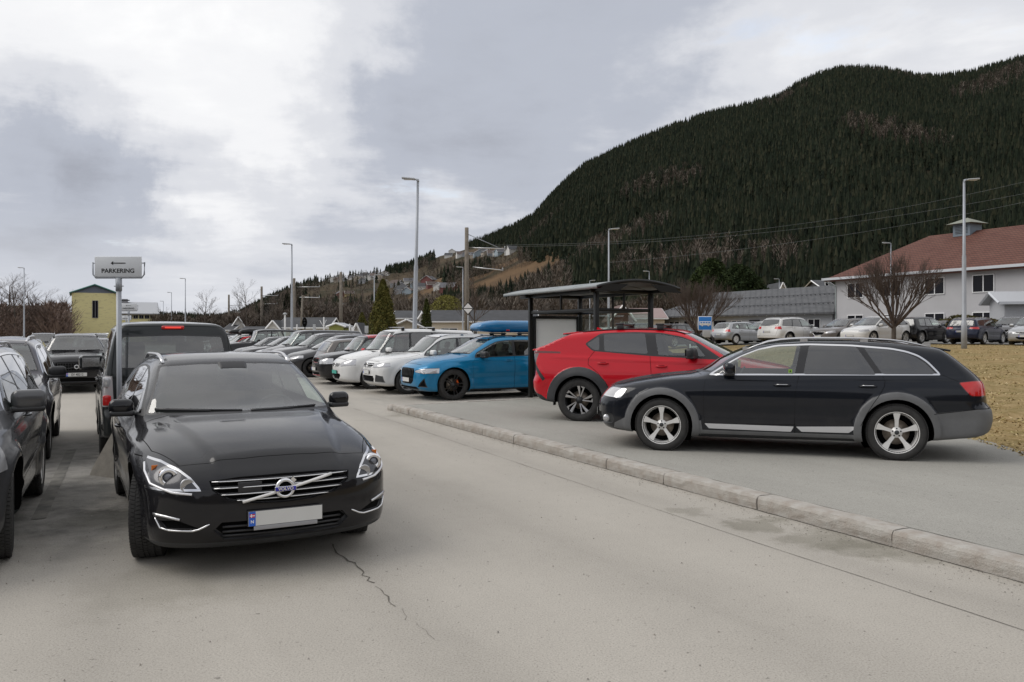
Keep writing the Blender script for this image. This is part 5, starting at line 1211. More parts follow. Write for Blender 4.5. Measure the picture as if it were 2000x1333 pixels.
# mid-size SUV
S_s = mkS(L=4.62, hw=.925, H=1.66, xf=.92, xr=3.62, R_=.36, hz=.94, cz=1.13, cx=1.20, tx=1.95, rx=4.05, rz=1.56, gx=4.44, gz=1.12, belt=(1.02, 1.07, 1.12), low=.24)
T_('suv', S_s, lambda **k: auto(S_s, **{**dict(xa=1.38, xB=2.42, xC=3.30, xd=4.16, xdt=3.95, head=(.52, .72, .84, .74, .90, .45), tail=(.50, .92, 1.10, .35), grille=pl8((.62, .84, .46)), intake=pl8((.32, .46, .45)), sill=.34, plate_z=(.53, .78), rails=(1.95, 4.0, .58, ALU, .015, .04), bump=[('f', [(-.2, .05), (.65, .05), (.5, .34), (-.2, .34)]), ('r', [(4.0, .05), (5, .05), (5, .42), (4.0, .40)])]), **k}))
S_s['clad'] = .05
# white compact SUV
S_t = mkS(L=4.49, hw=.92, H=1.65, xf=.90, xr=3.58, R_=.355, hz=.93, cz=1.12, cx=1.17, tx=1.92, rx=3.95, rz=1.56, gx=4.33, gz=1.1, belt=(1.01, 1.06, 1.10), low=.22, nose=(.10, .22))
# panel van / people carrier
S_v = mkS(L=4.5, hw=.90, H=1.80, xf=.90, xr=3.60, R_=.33, hz=.92, cz=1.14, cx=.98, tx=1.62, rx=4.28, rz=1.74, gx=4.40, gz=1.1, belt=(1.05, 1.10, 1.14), tum=.20, tum2=.12, low=.2, nose=(.12, .26), tail=(.03, .12), wb=.85)
T_('van', S_v, lambda **k: auto(S_v, **{**dict(xa=1.14, xB=2.10, xC=3.10, xd=4.18, xdt=4.12, head=(.46, .66, .78, .70, .90, .42), tail=(.72, .75, 1.20, .10), grille=pl8((.66, .76, .45)), intake=pl8((.28, .46, .45)), tint=True, wsw=(.78, .64), plate_z=(.48, .75)), **k}))
# tall boxy small car
S_k = mkS(L=4.14, hw=.90, H=1.61, xf=.84, xr=3.41, R_=.33, hz=.93, cz=1.08, cx=.98, tx=1.55, rx=3.72, rz=1.55, gx=3.98, gz=1.05, belt=(.98, 1.04, 1.10), low=.2, tum=.30, nose=(.10, .24))
# fastback crossover
S_y = mkS(L=4.75, hw=.935, H=1.60, xf=.87, xr=3.76, R_=.355, hz=.82, cz=1.04, cx=1.02, tx=2.0, rx=4.0, rz=1.42, gx=4.62, gz=1.08, belt=(.96, 1.02, 1.10), low=.2, bow=.28)
T_('crossover', S_y, lambda **k: auto(S_y, **{**dict(xa=1.22, xB=2.40, xC=3.35, xd=4.15, xdt=3.75, head=(.50, .66, .76, .70, .83, .55), tail=(.50, .88, 1.0, .35), grille=None, intake=pl8((.26, .38, .50)), plate_z=(.46, .72), rails=None), **k}))
# boxy off-roader
S_d = mkS(L=4.58, hw=.93, H=1.86, xf=.88, xr=3.50, R_=.38, hz=1.10, cz=1.20, cx=1.30, tx=1.72, rx=4.35, rz=1.80, gx=4.46, gz=1.15, belt=(1.14, 1.18, 1.20), low=.28, tum=.20, nose=(.05, .16), tail=(.02, .08), bow=.10)
# sedan-like estate
S_e = mkS(L=4.8, hw=.92, H=1.50, xf=.92, xr=3.72, R_=.335, hz=.80, cz=1.02, cx=1.32, tx=2.15, rx=4.30, rz=1.40, gx=4.62, gz=1.02, belt=(.93, .98, 1.03))
T_('long_estate', S_e, lambda **k: auto(S_e, **{**dict(xa=1.52, xB=2.58, xC=3.45, xd=4.35, xdt=4.1, head=(.50, .60, .72, .63, .78, .48), tail=(.60, .75, 1.25, .25), grille=pl8((.50, .72, .42)), intake=pl8((.28, .40, .42)), plate_z=(.42, .72), rails=(2.1, 4.2, .58, ALU, .014, .035)), **k}))
# ---------------------------------------------------------------- the cars, one by one
AX = Vector((-.455, .8905)); BX = Vector((.8905, .455))
def newcar(label, name='parked_car', group=None, cat='car'): return empty(name, label=label, cat=cat, group=group)
LITE = {}
def prow(root, c, d, car, z=0.0):      # c: ground point of the middle of the car
    d = Vector(d).normalized(); root.location = (c[0], c[1], z); root.rotation_euler = (0, 0, math.atan2(d.y, d.x)); return root
def bgcar(type_, pt, label, c, d, z=0.0, group=None, res=.42, extra=None, **k):
    """background car: the first of a type is built, later ones copy its meshes with their own paint"""
    r = newcar(label, group=group); S, Ff = TYPES[type_]; key = (type_, tuple(sorted((a, str(b)) for a, b in k.items())))
    if key in LITE:
        src, spt = LITE[key]; cache = {}
        def rec(o, par):
            for ch in list(o.children):
                if ch.get('own'): continue
                q = ch.copy(); COL.objects.link(q); q.parent = par
                if q.data is not None and any(m == spt for m in q.data.materials):
                    if ch.data.name not in cache:
                        me = ch.data.copy()
                        for i, m in enumerate(me.materials):
                            if m == spt: me.materials[i] = pt
                        cache[ch.data.name] = me
                    q.data = cache[ch.data.name]
                rec(ch, q)
        rec(src, r); car = None; L_ = S['L']
    else:
        F = Ff(**k); F.setdefault('rim', SILVER)
        car, _, _ = make_car(r, S, pt, F, res, lite=True); LITE[key] = (r, pt)
    prow(r, c, d, car, z); return r
W_ = lambda n, c, **k: paint(n, c, **k)
P_RED = W_('signal_red_paint', (.52, .009, .020), dirt=.03); P_BLUE = W_('bright_blue_metallic_paint', (.008, .19, .385), metal=.25, rough=.3, dirt=.12)
P_WHITE = W_('white_car_paint', (.74, .74, .73), dirt=.35); P_GREY = W_('dark_grey_metallic_paint', (.045, .045, .048), metal=.4, rough=.35, dirt=.2)
P_SILV = W_('silver_metallic_paint', (.42, .43, .44), metal=.5, rough=.35, dirt=.25); P_BLK = W_('plain_black_paint', (.012, .012, .014), dirt=.2)
P_MGREY = W_('mid_grey_metallic_paint', (.13, .13, .135), metal=.4, rough=.35, dirt=.2); P_NAVY = W_('navy_blue_paint', (.012, .018, .045), metal=.2, dirt=.15)
P_TAUPE = W_('taupe_metallic_paint', (.17, .155, .145), metal=.4, dirt=.25); P_VAN = W_('charcoal_van_paint', (.014, .017, .018), dirt=.2); P_PURP = W_('plum_grey_paint', (.05, .045, .055), metal=.4, dirt=.2)
# --- bright red crossover seen from its rear right
S = mkS(L=4.69, hw=.93, H=1.645, xf=.915, xr=3.765, R_=.375, hz=.92, cz=1.13, cx=1.05, tx=1.98, rx=4.02, rz=1.54, gx=4.62, gz=1.24, belt=(1.08, 1.13, 1.20), low=.27, Ra=.435, tum=.40, kt=.05, bow=.24)
S['rear'] = [(4.42, .25), (4.56, .33), (4.64, .44), (4.70, .58), (4.71, .68), (4.67, .80), (4.66, .95), (4.685, 1.10), (4.69, 1.20), (4.66, 1.27), (4.50, 1.325), (4.22, 1.46), (4.02, 1.56), (3.95, 1.64)]
S['clad'] = .15; S['cladh'] = .012; S['crease'] = [(1.0, 0, .03, .012, .03), (.55, .4, .02, -.012, .10)]
r3 = newcar('bright red crossover with black wheel arches and roof bars, parked beside the bus shelter')
FR = auto(S, xa=1.30, xB=2.47, xC=3.42, xd=3.74, xdt=3.50, tint=True, tail=None, grille=None, head=(.5, .72, .82, .75, .90, .5), sill=.36, rwin=(1.30, 1.50, .64, .56), rails=None)
FR['arch'] = [(1.30, 1.10), (1.45, 1.20), (1.72, 1.38), (2.0, 1.49), (2.35, 1.555), (2.8, 1.57), (3.2, 1.56), (3.42, 1.545), (3.69, 1.36), (3.54, 1.235), (2.5, 1.155)]
FR['panes'] = [([(1.60, 1.16), (1.80, 1.40), (2.02, 1.47), (2.35, 1.53), (2.46, 1.535), (2.39, 1.175)], GLASS, 0), ([(2.64, 1.545), (3.05, 1.545), (3.36, 1.525), (3.33, 1.235), (2.57, 1.195)], TINT, 1), ([(3.44, 1.50), (3.65, 1.36), (3.53, 1.262), (3.42, 1.25)], TINT, None)]
FR['shut'] = [[(1.32, 1.06), (1.26, .9), (1.42, .5), (1.45, .37)], [(2.53, 1.15), (2.50, .9), (2.50, .37)], [(3.50, 1.24), (3.60, 1.10), (3.60, 1.0), (3.42, .86), (3.28, .7), (3.2, .5)]]
FR['doors'] = [[(1.32, 1.06), (1.28, .9), (1.42, .5), (1.45, .37), (2.496, .37), (2.496, .9), (2.526, 1.15)], [(2.534, 1.15), (2.504, .9), (2.504, .37), (3.2, .37), (3.2, .5), (3.28, .7), (3.42, .86), (3.60, 1.0), (3.60, 1.10), (3.50, 1.24)]]
FR['handles'] = [(2.33, .985), (3.34, 1.025)]; FR['mirror'] = (1.80, 1.215, 1.15); FR['mirror_m'] = BLACK; FR['antenna'] = 3.55
FR['bump'] = [('r', [(4.1, .1), (5, .1), (5, .62), (4.66, .60), (4.45, .45), (4.2, .37)]), ('f', [(-.2, .1), (.6, .1), (.5, .5), (-.2, .5)])]
FR['lamps'] = [('taillight', [(4.12, 1.190), (4.12, 1.222), (5.0, 1.250), (5.0, 1.195)], [(-.2, .9), (1.2, .9), (1.2, 1.3), (-.2, 1.3)], REDD, dict(trim=.008, trim_mat=REDL)), ('taillight', [(4.58, 1.0), (4.52, 1.188), (5.0, 1.19), (5.0, .98)], [(-.2, .9), (1.2, .9), (1.2, 1.3), (-.2, 1.3)], mat('smoked_lens', (.16, .13, .13), .1, 0, .8), dict(trim=.008, trim_mat=BLACK)), ('quarter_window', [(3.97, 1.525), (3.99, 1.60), (4.70, 1.33), (4.64, 1.268)], [(-.2, .9), (1.2, .9), (1.2, 1.7), (-.2, 1.7)], TINT, {}), ('lamp_strake', [(4.37, .74), (4.42, .70), (4.66, .99), (4.58, 1.0)], [(-.2, .6), (1.2, .6), (1.2, 1.3), (-.2, 1.3)], BLACK, {})]
FR['style'] = ('star', 5); FR['rim'] = BLACK; FR['rr'] = .262; FR['tubes'] = []; FR['plates'] = [(.80, '', False, 0.0, {})]; FR['wipers'] = []
car3, p3, _ = make_car(r3, S, P_RED, FR, 1.0)
place(r3, (3.885, 13.495), (-.954, .30), .915, 4.69, .12, .90)
def red_extra(root, car):
    L2 = car.L/2
    for sg in (-1, 1):
        pts = [(x-L2, sg*.60, car.zat(x, .60)+.012) for x in np.linspace(1.95, 3.75, 12)]; b = MB(); b.tube(pts, .012, BLACK, 6); b.build('roof_rail', root)
    for x in (2.38, 3.08):
        for sg in (-1, 1):
            b = MB(); z = car.zat(x, .58); b.rbox((x-L2, sg*.60, z+.045), (.12, .07, .085), BLACK, .02); b.rbox((x-L2+.01, sg*.60, z+.095), (.15, .08, .035), BLACK, .015); b.build('roof_rack_foot', root)
        b = MB(); b.rbox((x-L2, 0, z+.085), (.08, 1.2, .03), BLACK, .012); b.build('roof_bar', root)
    b = MB(); b.rbox((3.98-L2, 0, car.zat(3.95, 0)-.004), (.30, 1.16, .03), P_RED, .015, M=Matrix.Rotation(R(6), 4, 'Y')); b.build('roof_spoiler', root)
    b = MB(); b.rbox((4.60-L2, 0, 1.258), (.14, 1.34, .026), P_RED, .012, M=Matrix.Rotation(R(12), 4, 'Y')); b.build('tail_lip', root)
    b = MB(); b.box((3.765+car.Ra+.03-L2, .78, .40), (.012, .16, .26), BLACK); b.build('mud_flap', root)
red_extra(r3, car3)
# --- blue electric SUV with blue roof box
S = mkS(L=4.90, hw=.965, H=1.60, xf=.90, xr=3.83, R_=.385, hz=.93, cz=1.13, cx=1.22, tx=2.08, rx=4.25, rz=1.50, gx=4.72, gz=1.10, belt=(1.02, 1.06, 1.10), low=.22, nose=(.10, .26), flare=.03, bow=.24)
S['crease'] = [(.98, 0, .0, .014, .035), (.52, 0, .02, -.018, .08)]; S['plan'][0] = (0, .92)
r4 = newcar('bright blue electric SUV with orange brake calipers carrying a blue roof box')
FB = auto(S, xa=1.48, xB=2.60, xC=3.55, xd=4.40, xdt=4.15, head=(.50, .70, .735, .66, .80, .52), grille=[(-.02, .80), (.42, .79), (.47, .72), (.42, .47), (.30, .40), (-.02, .40)], intake=[(-.02, .34), (.55, .34), (.60, .29), (.50, .24), (-.02, .24)], grille_trim=BLACK, sill=.27, mirror_m=BLACK, rails=(2.0, 4.2, .60, BLACK, .014, .035), plates=[(.50, '', True, 0, {})])
FB['fronts2'] = [('side_intake', [(.62, .34), (.86, .33), (.82, .56)], GAP, dict(push=.02, trim=.02, trim_mat=BLACK))]
FB['style'] = ('twin', 5); FB['rim'] = mat('black_alloy', (.012, .012, .013), .3, .2, .5); FB['rr'] = .268; FB['caliper'] = mat('caliper_orange', (.8, .12, .01), .4)
FB['lines'] = [[(1.5, .40), (1.8, .46), (2.9, .46), (3.3, .50)]]
car4, p4, _ = make_car(r4, S, P_BLUE, FB, .85)
place(r4, (-1.45, 20.3), (.893, .45), .90, 4.90, 0, -.92)
def blue_extra(root, car):
    L2 = car.L/2; fx = lambda y, z: car.xfr(abs(y), z)-L2
    for y in np.linspace(-.36, .36, 9): b = MB(); b.tube([(fx(y, z)+.004, y, z) for z in (.42, .52, .62, .72, .785)], .009, BLACK, 6); b.build('grille_slat', root)
    for sg in (-1, 1):
        b = MB(); b.tube([(fx(y, z)-.002, sg*y, z) for y, z in dense([(.54, .725), (.66, .745), (.82, .76)], 4)], .008, mat('lamp_light_guide', (.8, .8, .82), .25, .3), 6); b.tube([(fx(y, z)-.002, sg*y, z) for y, z in dense([(.72, .72), (.78, .69), (.80, .665)], 4)], .012, mat('lamp_light_guide'), 6); b.build('light_guide', root)
blue_extra(r4, car4)
def roof_box(loc, rz, ln, wd, ht, m, label, nose=.6):
    o = empty('roof_box', loc, rz, label=label, cat='roof box'); b = MB(); vs = []; n = 26; k = 20
    for i in range(n+1):
        t = i/n; x = (t-.5)*ln; s_ = min(1, .35+.65*(t/.24)**.6 if t < .24 else 1)*min(1, (t/.03)**.5 if t < .03 else 1)*min(1, ((1-t)/.08)**.4 if t > .92 else 1); s_ = max(s_, .04)
        for j in range(k):
            a = 2*math.pi*j/k; ca, sa = math.cos(a), math.sin(a); e = lambda q, p: math.copysign(abs(q)**p, q)
            vs.append((x, wd/2*e(ca, .45)*(.55+.45*s_), (e(sa, .55)*ht/2*(s_ if sa > 0 else (.35+.65*s_)*.75))))
    fs = [(i*k+j, i*k+(j+1) % k, (i+1)*k+(j+1) % k, (i+1)*k+j) for i in range(n) for j in range(k)]+[tuple(range(k)), tuple(reversed(range(n*k, n*k+k)))]
    b.add(vs, fs, m, True); b.build('shell', o)
    b = MB()
    for x in (-.4, .45): b.rbox((x, 0, -ht*.44), (.08, wd*1.05, .03), BLACK, .01); b.rbox((x, wd*.4, -ht*.48), (.12, .06, .07), BLACK, .02); b.rbox((x, -wd*.4, -ht*.48), (.12, .06, .07), BLACK, .02)
    b.build('mount', o); b = MB(); b.rbox((-.3, -wd*.49, -ht*.22), (.10, .02, .04), REDL, .005); b.build('latch', o); return o
m4 = Matrix.Translation(r4.location) @ Matrix.Rotation(r4.rotation_euler.z, 4, 'Z')
roof_box(m4 @ Vector((.55, .10, 1.82)), r4.rotation_euler.z, 2.2, .88, .37, mat('roof_box_blue', (.012, .17, .38), .25, 0, .6), 'blue roof box on top of the bright blue SUV')
# --- row of cars beyond the blue one
GR = 'cars parked side by side in the row beyond the bus shelter'
def slot(k, fo=0.0): return Vector((-1.45-1.14*k, 20.3+2.12*k))-Vector((.893, .45))*fo
def rowcar(type_, pt, label, k, fo=0.0, back=False, **kk):
    S, _ = TYPES[type_]; d = Vector((.893, .45)); n = Vector((-.45, .893)); c = slot(k, fo)+n*.9+d*(S['L']/2-.9)
    return bgcar(type_, pt, label, c, -d if back else d, 0, GR, **kk)
T_('white_suv', S_t, lambda **k: auto(S_t, **{**dict(xa=1.36, xB=2.38, xC=3.22, xd=4.0, xdt=3.8, tint=False, head=(.46, .72, .83, .74, .86, .40), tail=(.5, .9, 1.05, .3), grille=pl8((.72, .84, .46)), intake=[(-.02, .33), (.46, .33), (.52, .42), (.46, .50), (-.02, .50)], sill=.32, plate_z=(.60, .8), rails=(1.95, 3.9, .58, ALU, .013, .035),
   fronts2=[('side_intake', [(.56, .34), (.84, .33), (.82, .50), (.60, .54)], DCLAD, dict(push=.02, trim=.015, trim_mat=CLAD))]), **k}))
def vwface(r, S, zs, yw=.44, logo=.78, m=CHROME):
    car = Car.__new__(Car)
    return
def nose_parts(r, S, slats=(), yw=.42, logo=None, lr=.06, bars=(), lm=CHROME):
    h = Car.half; Car.half = lambda s: None; car = Car(S, .3); Car.half = h; L2 = car.L/2
    for z in slats: b = MB(); b.tube([(car.xfr(abs(y), z)-L2-.0, y, z) for y in np.linspace(-yw, yw, 11)], .009, lm, 6); o = b.build('grille_slat', r); o['own'] = 1
    if logo: x = car.xfr(0, logo)-L2; b = MB(); b.lathe([(.0001, -.012), (lr*.8, -.012), (lr*.84, -.02), (lr, -.02), (lr, .0)], lm, 20, 'x', c=(x, 0, logo)); o = b.build('badge', r); o['own'] = 1
    return car
c1 = rowcar('white_suv', P_WHITE, 'white SUV with chrome grille bars and silver roof rails, next to the bright blue one', 1, .15, res=.8, style=('twin', 5), sp=1) if False else None
def own(type_, pt, label, k, fo, res=.7, **kk): return rowcar(type_, pt, label, k, fo, res=res, **kk)
a = own('white_suv', P_WHITE, 'white SUV with chrome grille bars, next in the row to the bright blue one', 1, .25, .85); nose_parts(a, S_t, (.75, .80), .44, .785)
a = own('van', P_WHITE, 'tall white van with silver roof bars and a green plate', 2, .45, .75, plates=[(.50, '', True, 0, dict(m=mat('plate_green', (.02, .35, .28), .4), blue=False))]); nose_parts(a, S_v, (.69, .73), .43, .71)
def bars(r, S, xs, zoff, m=ALU, hw=.62):
    for x in xs:
        b = MB(); b.rbox((x-S['L']/2, 0, zoff+.10), (.07, 2*hw, .022), m, .008)
        for sg in (-1, 1): b.rbox((x-S['L']/2, sg*hw*.9, zoff+.045), (.10, .06, .10), BLACK, .02)
        o = b.build('roof_bar', r); o['own'] = 1
bars(a, S_v, (1.95, 2.95), 1.74)
T_('boxy', S_k, lambda **k: auto(S_k, **{**dict(xa=1.15, xB=2.12, xC=2.95, xd=3.62, xdt=3.5, head=(.48, .66, .80, .66, .86, .42), tail=(.62, .8, 1.2, .2), grille=[(-.02, .70), (.34, .71), (.40, .78), (.34, .86), (-.02, .87)], intake=pl8((.27, .40, .50)), grille_trim=P_RED, plate_z=(.50, .8), tint=False), **k}))
a = own('boxy', P_BLK, 'small black boxy car with a red roof and red mirrors', 3, .45, .75)
def paint_roof(r, S, m, z0=1.45):        # two-tone roof: the panel above the windows is its own sheet of metal
    h = Car.half; Car.half = lambda s: None; car = Car(S, .3); Car.half = h; b = MB(); n = 14; k = 17; vs = []
    for i in range(n+1):
        x = S['top'][11][0]+.03+(S['top'][15][0]-S['top'][11][0]-.05)*i/n
        for j in range(k):
            y = -.64+1.28*j/(k-1); vs.append((x-S['L']/2, y, car.zat(x, abs(y))+.006))
    b.add(vs, [(i*k+j, i*k+j+1, (i+1)*k+j+1, (i+1)*k+j) for i in range(n) for j in range(k-1)], m, True); o = b.build('roof_panel', r); o['own'] = 1
    for ch in r.children_recursive:
        if ch.name.startswith('mirror'):
            me = ch.data.copy(); ch.data = me
            for i, q in enumerate(me.materials):
                if q == P_BLK: me.materials[i] = m
paint_roof(a, S_k, P_RED)
car_k = nose_parts(a, S_k, (.30,), .50, None, lm=P_RED)
own('hatch', P_TAUPE, 'beige grey hatchback parked tail first between the boxy car and a dark grey one', 4, -.1, .5, back=True, tint=True) if False else rowcar('hatch', P_TAUPE, 'beige grey hatchback parked the other way round, behind the boxy car with the red roof', 4, -.2, back=True)
rowcar('crossover', P_GREY, 'dark grey fastback crossover with black wheels', 5, .35, res=.7, rim=mat('black_alloy'), style=('twin', 5))
rowcar('suv', P_MGREY, 'dusty grey SUV with pale roof rails beside the dark grey fastback', 6, .45)
rowcar('van', P_GREY, 'tall dark grey people carrier with plain roof in the long row', 7, .3, plates=[])
rowcar('estate', P_SILV, 'silver estate car between a tall people carrier and a charcoal car', 8, .2)
rowcar('long_estate', P_GREY, 'charcoal estate car with dark mirror, ninth in the long row', 9, .4)
rowcar('hatch', P_MGREY, 'mid grey hatchback next to the boxy off-roader', 10, .3)
T_('offroad', S_d, lambda **k: auto(S_d, **{**dict(xa=1.42, xB=2.35, xC=3.2, xd=4.25, xdt=4.2, tint=False, head=(.60, .86, .98, .86, 1.0, .2), tail=(.78, .9, 1.1, .1), grille=pl8((.86, 1.0, .55)), intake=pl8((.45, .6, .5)), wsw=(.78, .70), plate_z=(.66, .8)), **k}))
rowcar('offroad', P_BLK, 'black boxy off-roader with large upright windows', 11, .3)
a = rowcar('estate', P_MGREY, 'grey estate car carrying a black roof box', 12, .3)
def box_on(a, x, z, label, m=None):
    M = Matrix.Translation(a.location) @ Matrix.Rotation(a.rotation_euler.z, 4, 'Z'); return roof_box(M @ Vector((x, 0, z)), a.rotation_euler.z, 2.1, .82, .36, m or mat('roof_box_black', (.012, .012, .013), .4), label)
box_on(a, 0, 1.73, 'black roof box on the grey estate car beside the boxy off-roader')
a = rowcar('hatch', P_RED, 'red hatchback carrying a wide black roof box', 13, .35); box_on(a, 0, 1.72, 'black roof box on the red hatchback')
for k, (ty, p_, nm) in enumerate([('suv', P_WHITE, 'white SUV far down the long row, just past the red hatchback'), ('estate', P_SILV, 'silver estate far down the long row, second past the red hatchback'), ('hatch', P_BLK, 'black hatchback far down the long row, third past the red hatchback'), ('suv', P_GREY, 'grey SUV at the far end of the long row')]):
    rowcar(ty, p_, nm, 14+k, .2)
# --- cars of the left-hand lanes
S = mkS(L=4.33, hw=.895, H=1.60, xf=.86, xr=3.49, R_=.345, hz=.90, cz=1.12, cx=1.05, tx=1.78, rx=3.85, rz=1.52, gx=4.18, gz=1.08, belt=(1.00, 1.05, 1.10), low=.22, Ra=.40, flare=.03)
S['crease'] = [(.92, 0, .035, .014, .03), (.42, 0, .05, .015, .04)]
r5 = newcar('dark grey SUV with chrome window trim, cut off by the edge of the picture')
FQ = auto(S, xa=1.22, xB=2.25, xC=3.08, xd=3.82, xdt=3.62, chrome_arch=True, head=(.46, .66, .80, .68, .92, .55), tail=(.5, .9, 1.05, .3), grille=pl8((.62, .76, .40)), intake=pl8((.30, .46, .45)), sill=.27, rails=(1.8, 3.8, .58, ALU, .016, .04), style=('thin', 5), rr=.235, steer=R(5), mirror=(1.52, 1.12, 1.12))
FQ['lamps'].append(('fog_lamp', [(-.05, .3), (.45, .3), (.45, .5), (-.05, .5)], circ((.70, .40), .07, 16), WHITEL, dict(trim=.012, trim_mat=CHROME, push=.02)))
carQ, pQ, _ = make_car(r5, S, W_('graphite_metallic_paint', (.085, .086, .09), metal=.4, rough=.35, dirt=.2), FQ, 1.0); place(r5, (-3.77, 6.18), (-.43, .903), .86, 4.33, 0, -.87)
S = mkS(L=4.43, hw=.93, H=1.62, xf=.87, xr=3.57, R_=.355, hz=.95, cz=1.14, cx=1.20, tx=1.90, rx=3.85, rz=1.52, gx=4.25, gz=1.12, belt=(1.02, 1.06, 1.12), low=.23)
r6 = newcar('plum grey SUV with a black mirror, directly behind the one at the picture edge')
FX = auto(S, xa=1.36, xB=2.38, xC=3.20, xd=3.92, xdt=3.75, chrome_arch=True, head=(.5, .7, .85, .72, .92, .4), tail=(.5, .9, 1.2, .25), grille=pl8((.62, .82, .42)), intake=pl8((.3, .44, .45)), sill=.3, rails=(1.85, 3.8, .58, ALU, .016, .04), mirror_m=BLACK, style=('thin', 5), rr=.24)
make_car(r6, S, P_PURP, FX, .7); place(r6, (-6.2, 11.0), (-.45, .893), .87, 4.43, 0, -.90)
# front view SUV with number plate
S = mkS(L=4.70, hw=.95, H=1.655, xf=.87, xr=3.735, R_=.37, hz=.97, cz=1.14, cx=1.30, tx=2.02, rx=4.1, rz=1.56, gx=4.5, gz=1.12, belt=(1.02, 1.06, 1.12), low=.22, nose=(.10, .22), tum=.5, wb=.87)
r7 = newcar('black SUV facing the camera with a mesh grille and a white plate reading 48212')
FC = auto(S, xa=1.48, xB=2.5, xC=3.4, xd=4.2, xdt=4.0, head=(.54, .76, .82, .72, .88, .40), tail=(.5, .9, 1.2, .25), grille=[(-.02, .60), (.46, .60), (.50, .68), (.54, .80), (.50, .86), (-.02, .87)], intake=[(-.02, .30), (.62, .30), (.60, .42), (-.02, .44)], grille_trim=BLACK, sill=.3, rails=(2.0, 4.1, .60, BLACK, .02, .045), wsw=(.76, .60), plates=[(.52, 'EV 48212', True, 0.0, {})])
FC['fronts2'] = [('side_intake', [(.68, .34), (.88, .40), (.84, .56), (.74, .56)], GAP, dict(push=.02))]
c7, _, _ = make_car(r7, S, P_BLK, FC, .7); place(r7, (-12.45, 23.4), (-.48, .877), .87, 4.7, 0, 0)
def mesh_grille(root, car, z0, z1, yw, nz=5, ny=15):
    L2 = car.L/2; b = MB()
    for z in np.linspace(z0, z1, nz): b.tube([(car.xfr(abs(y), z)-L2+.012, y, z) for y in np.linspace(-yw, yw, 13)], .006, BLACK, 5)
    for y in np.linspace(-yw, yw, ny): b.tube([(car.xfr(abs(y), z)-L2+.012, y, z) for z in np.linspace(z0, z1, 4)], .006, BLACK, 5)
    b.build('grille_mesh', root)
    x = car.xfr(0, (z0+z1)/2)-L2; b = MB(); b.lathe([(.035, -.01), (.04, -.02), (.058, -.02), (.06, -.0)], ALU, 20, 'x', c=(x, 0, (z0+z1)/2)); b.tube([(x-.006, -.36, z1-.03), (x-.004, .36, z0+.03)], .008, DCLAD); b.build('badge', root)
mesh_grille(r7, c7, .63, .83, .46)
LG = 'cars parked in the far lanes near the yellow building'
def vp(px, D): return (P(px, D).x, D)
bgcar('estate', P_MGREY, 'grey estate car tucked behind the black SUV with the mesh grille', vp(196, 31.5), (-.48, .877), group=LG)
bgcar('suv', P_MGREY, 'tall grey SUV two places behind the black SUV with the mesh grille', vp(180, 37.5), (-.48, .877), group=LG)
bgcar('hatch', P_BLK, 'black hatchback showing its roof beside the black SUV with the mesh grille', vp(40, 27.5), (-.48, .877), group=LG)
bgcar('estate', P_SILV, 'silver estate far off by the bare trees', vp(20, 44), (-.48, .877), group=LG)
bgcar('suv', P_BLK, 'black SUV far off below the tall lamp post by the bare trees', vp(85, 48), (-.48, .877), group=LG)
bgcar('suv', P_WHITE, 'white SUV far off in front of the yellow building', vp(215, 52), (-.48, .877), group=LG)
# --- dark van seen from behind
S = mkS(L=4.56, hw=.877, H=1.85, xf=.86, xr=3.585, R_=.31, hz=.95, cz=1.16, cx=.85, tx=1.50, rx=4.30, rz=1.805, gx=4.50, gz=1.12, belt=(1.05, 1.08, 1.10), low=.24, tum=.15, tum2=.14, wb=.85, nose=(.12, .26), tail=(.045, .07), kt=.06, kr=.14, crown=.05)
S['rear'] = [(4.38, .22), (4.50, .28), (4.555, .38), (4.56, .50), (4.545, .62), (4.50, .70), (4.50, .9), (4.49, 1.1), (4.45, 1.35), (4.38, 1.62), (4.30, 1.82), (4.2, 1.95)]
S['sec'] = [(.80, .18), (.85, .26), (.865, .4), (.87, .6), (.877, .75), (.875, .9), (.868, 1.0), (.86, 1.1), (.845, 1.3), (.80, 1.6)]
r8 = newcar('dark charcoal electric van seen from behind with a red high brake light', 'parked_van', cat='van')
FN = auto(S, xa=1.02, xB=1.98, xC=2.95, xd=4.15, xdt=4.10, tint=True, head=None, grille=None, rwin=(1.20, 1.66, .70, .62), rails=None, plates=[(.62, '', False, 0.0, {})], mirror=(1.22, 1.20, 1.5), rows=2)
FN['lamps'] = [('taillight', [(4.30, .72), (4.30, 1.16), (4.7, 1.16), (4.7, .72)], [(.70, .73), (.72, 1.13), (.99, 1.15), (.99, .72)], mat('tail_clear', (.42, .40, .40), .15, 0, .6), dict(trim=.008, trim_mat=BLACK))]
FN['rlines'] = [[(0, .58), (.70, .58), (.72, .9), (.73, 1.2), (.68, 1.70), (.60, 1.755), (0, 1.77)], [(0, 1.10), (.72, 1.10)]]
FN['doors'] = []; FN['shut'] = FN['shut'][:2]; FN['style'] = ('cap', 7)
FN['bump'] = []
car8, _, _ = make_car(r8, S, P_VAN, FN, .9); place(r8, (-6.10, 13.96), (.46, -.888), .86, 4.56, 0, 0)
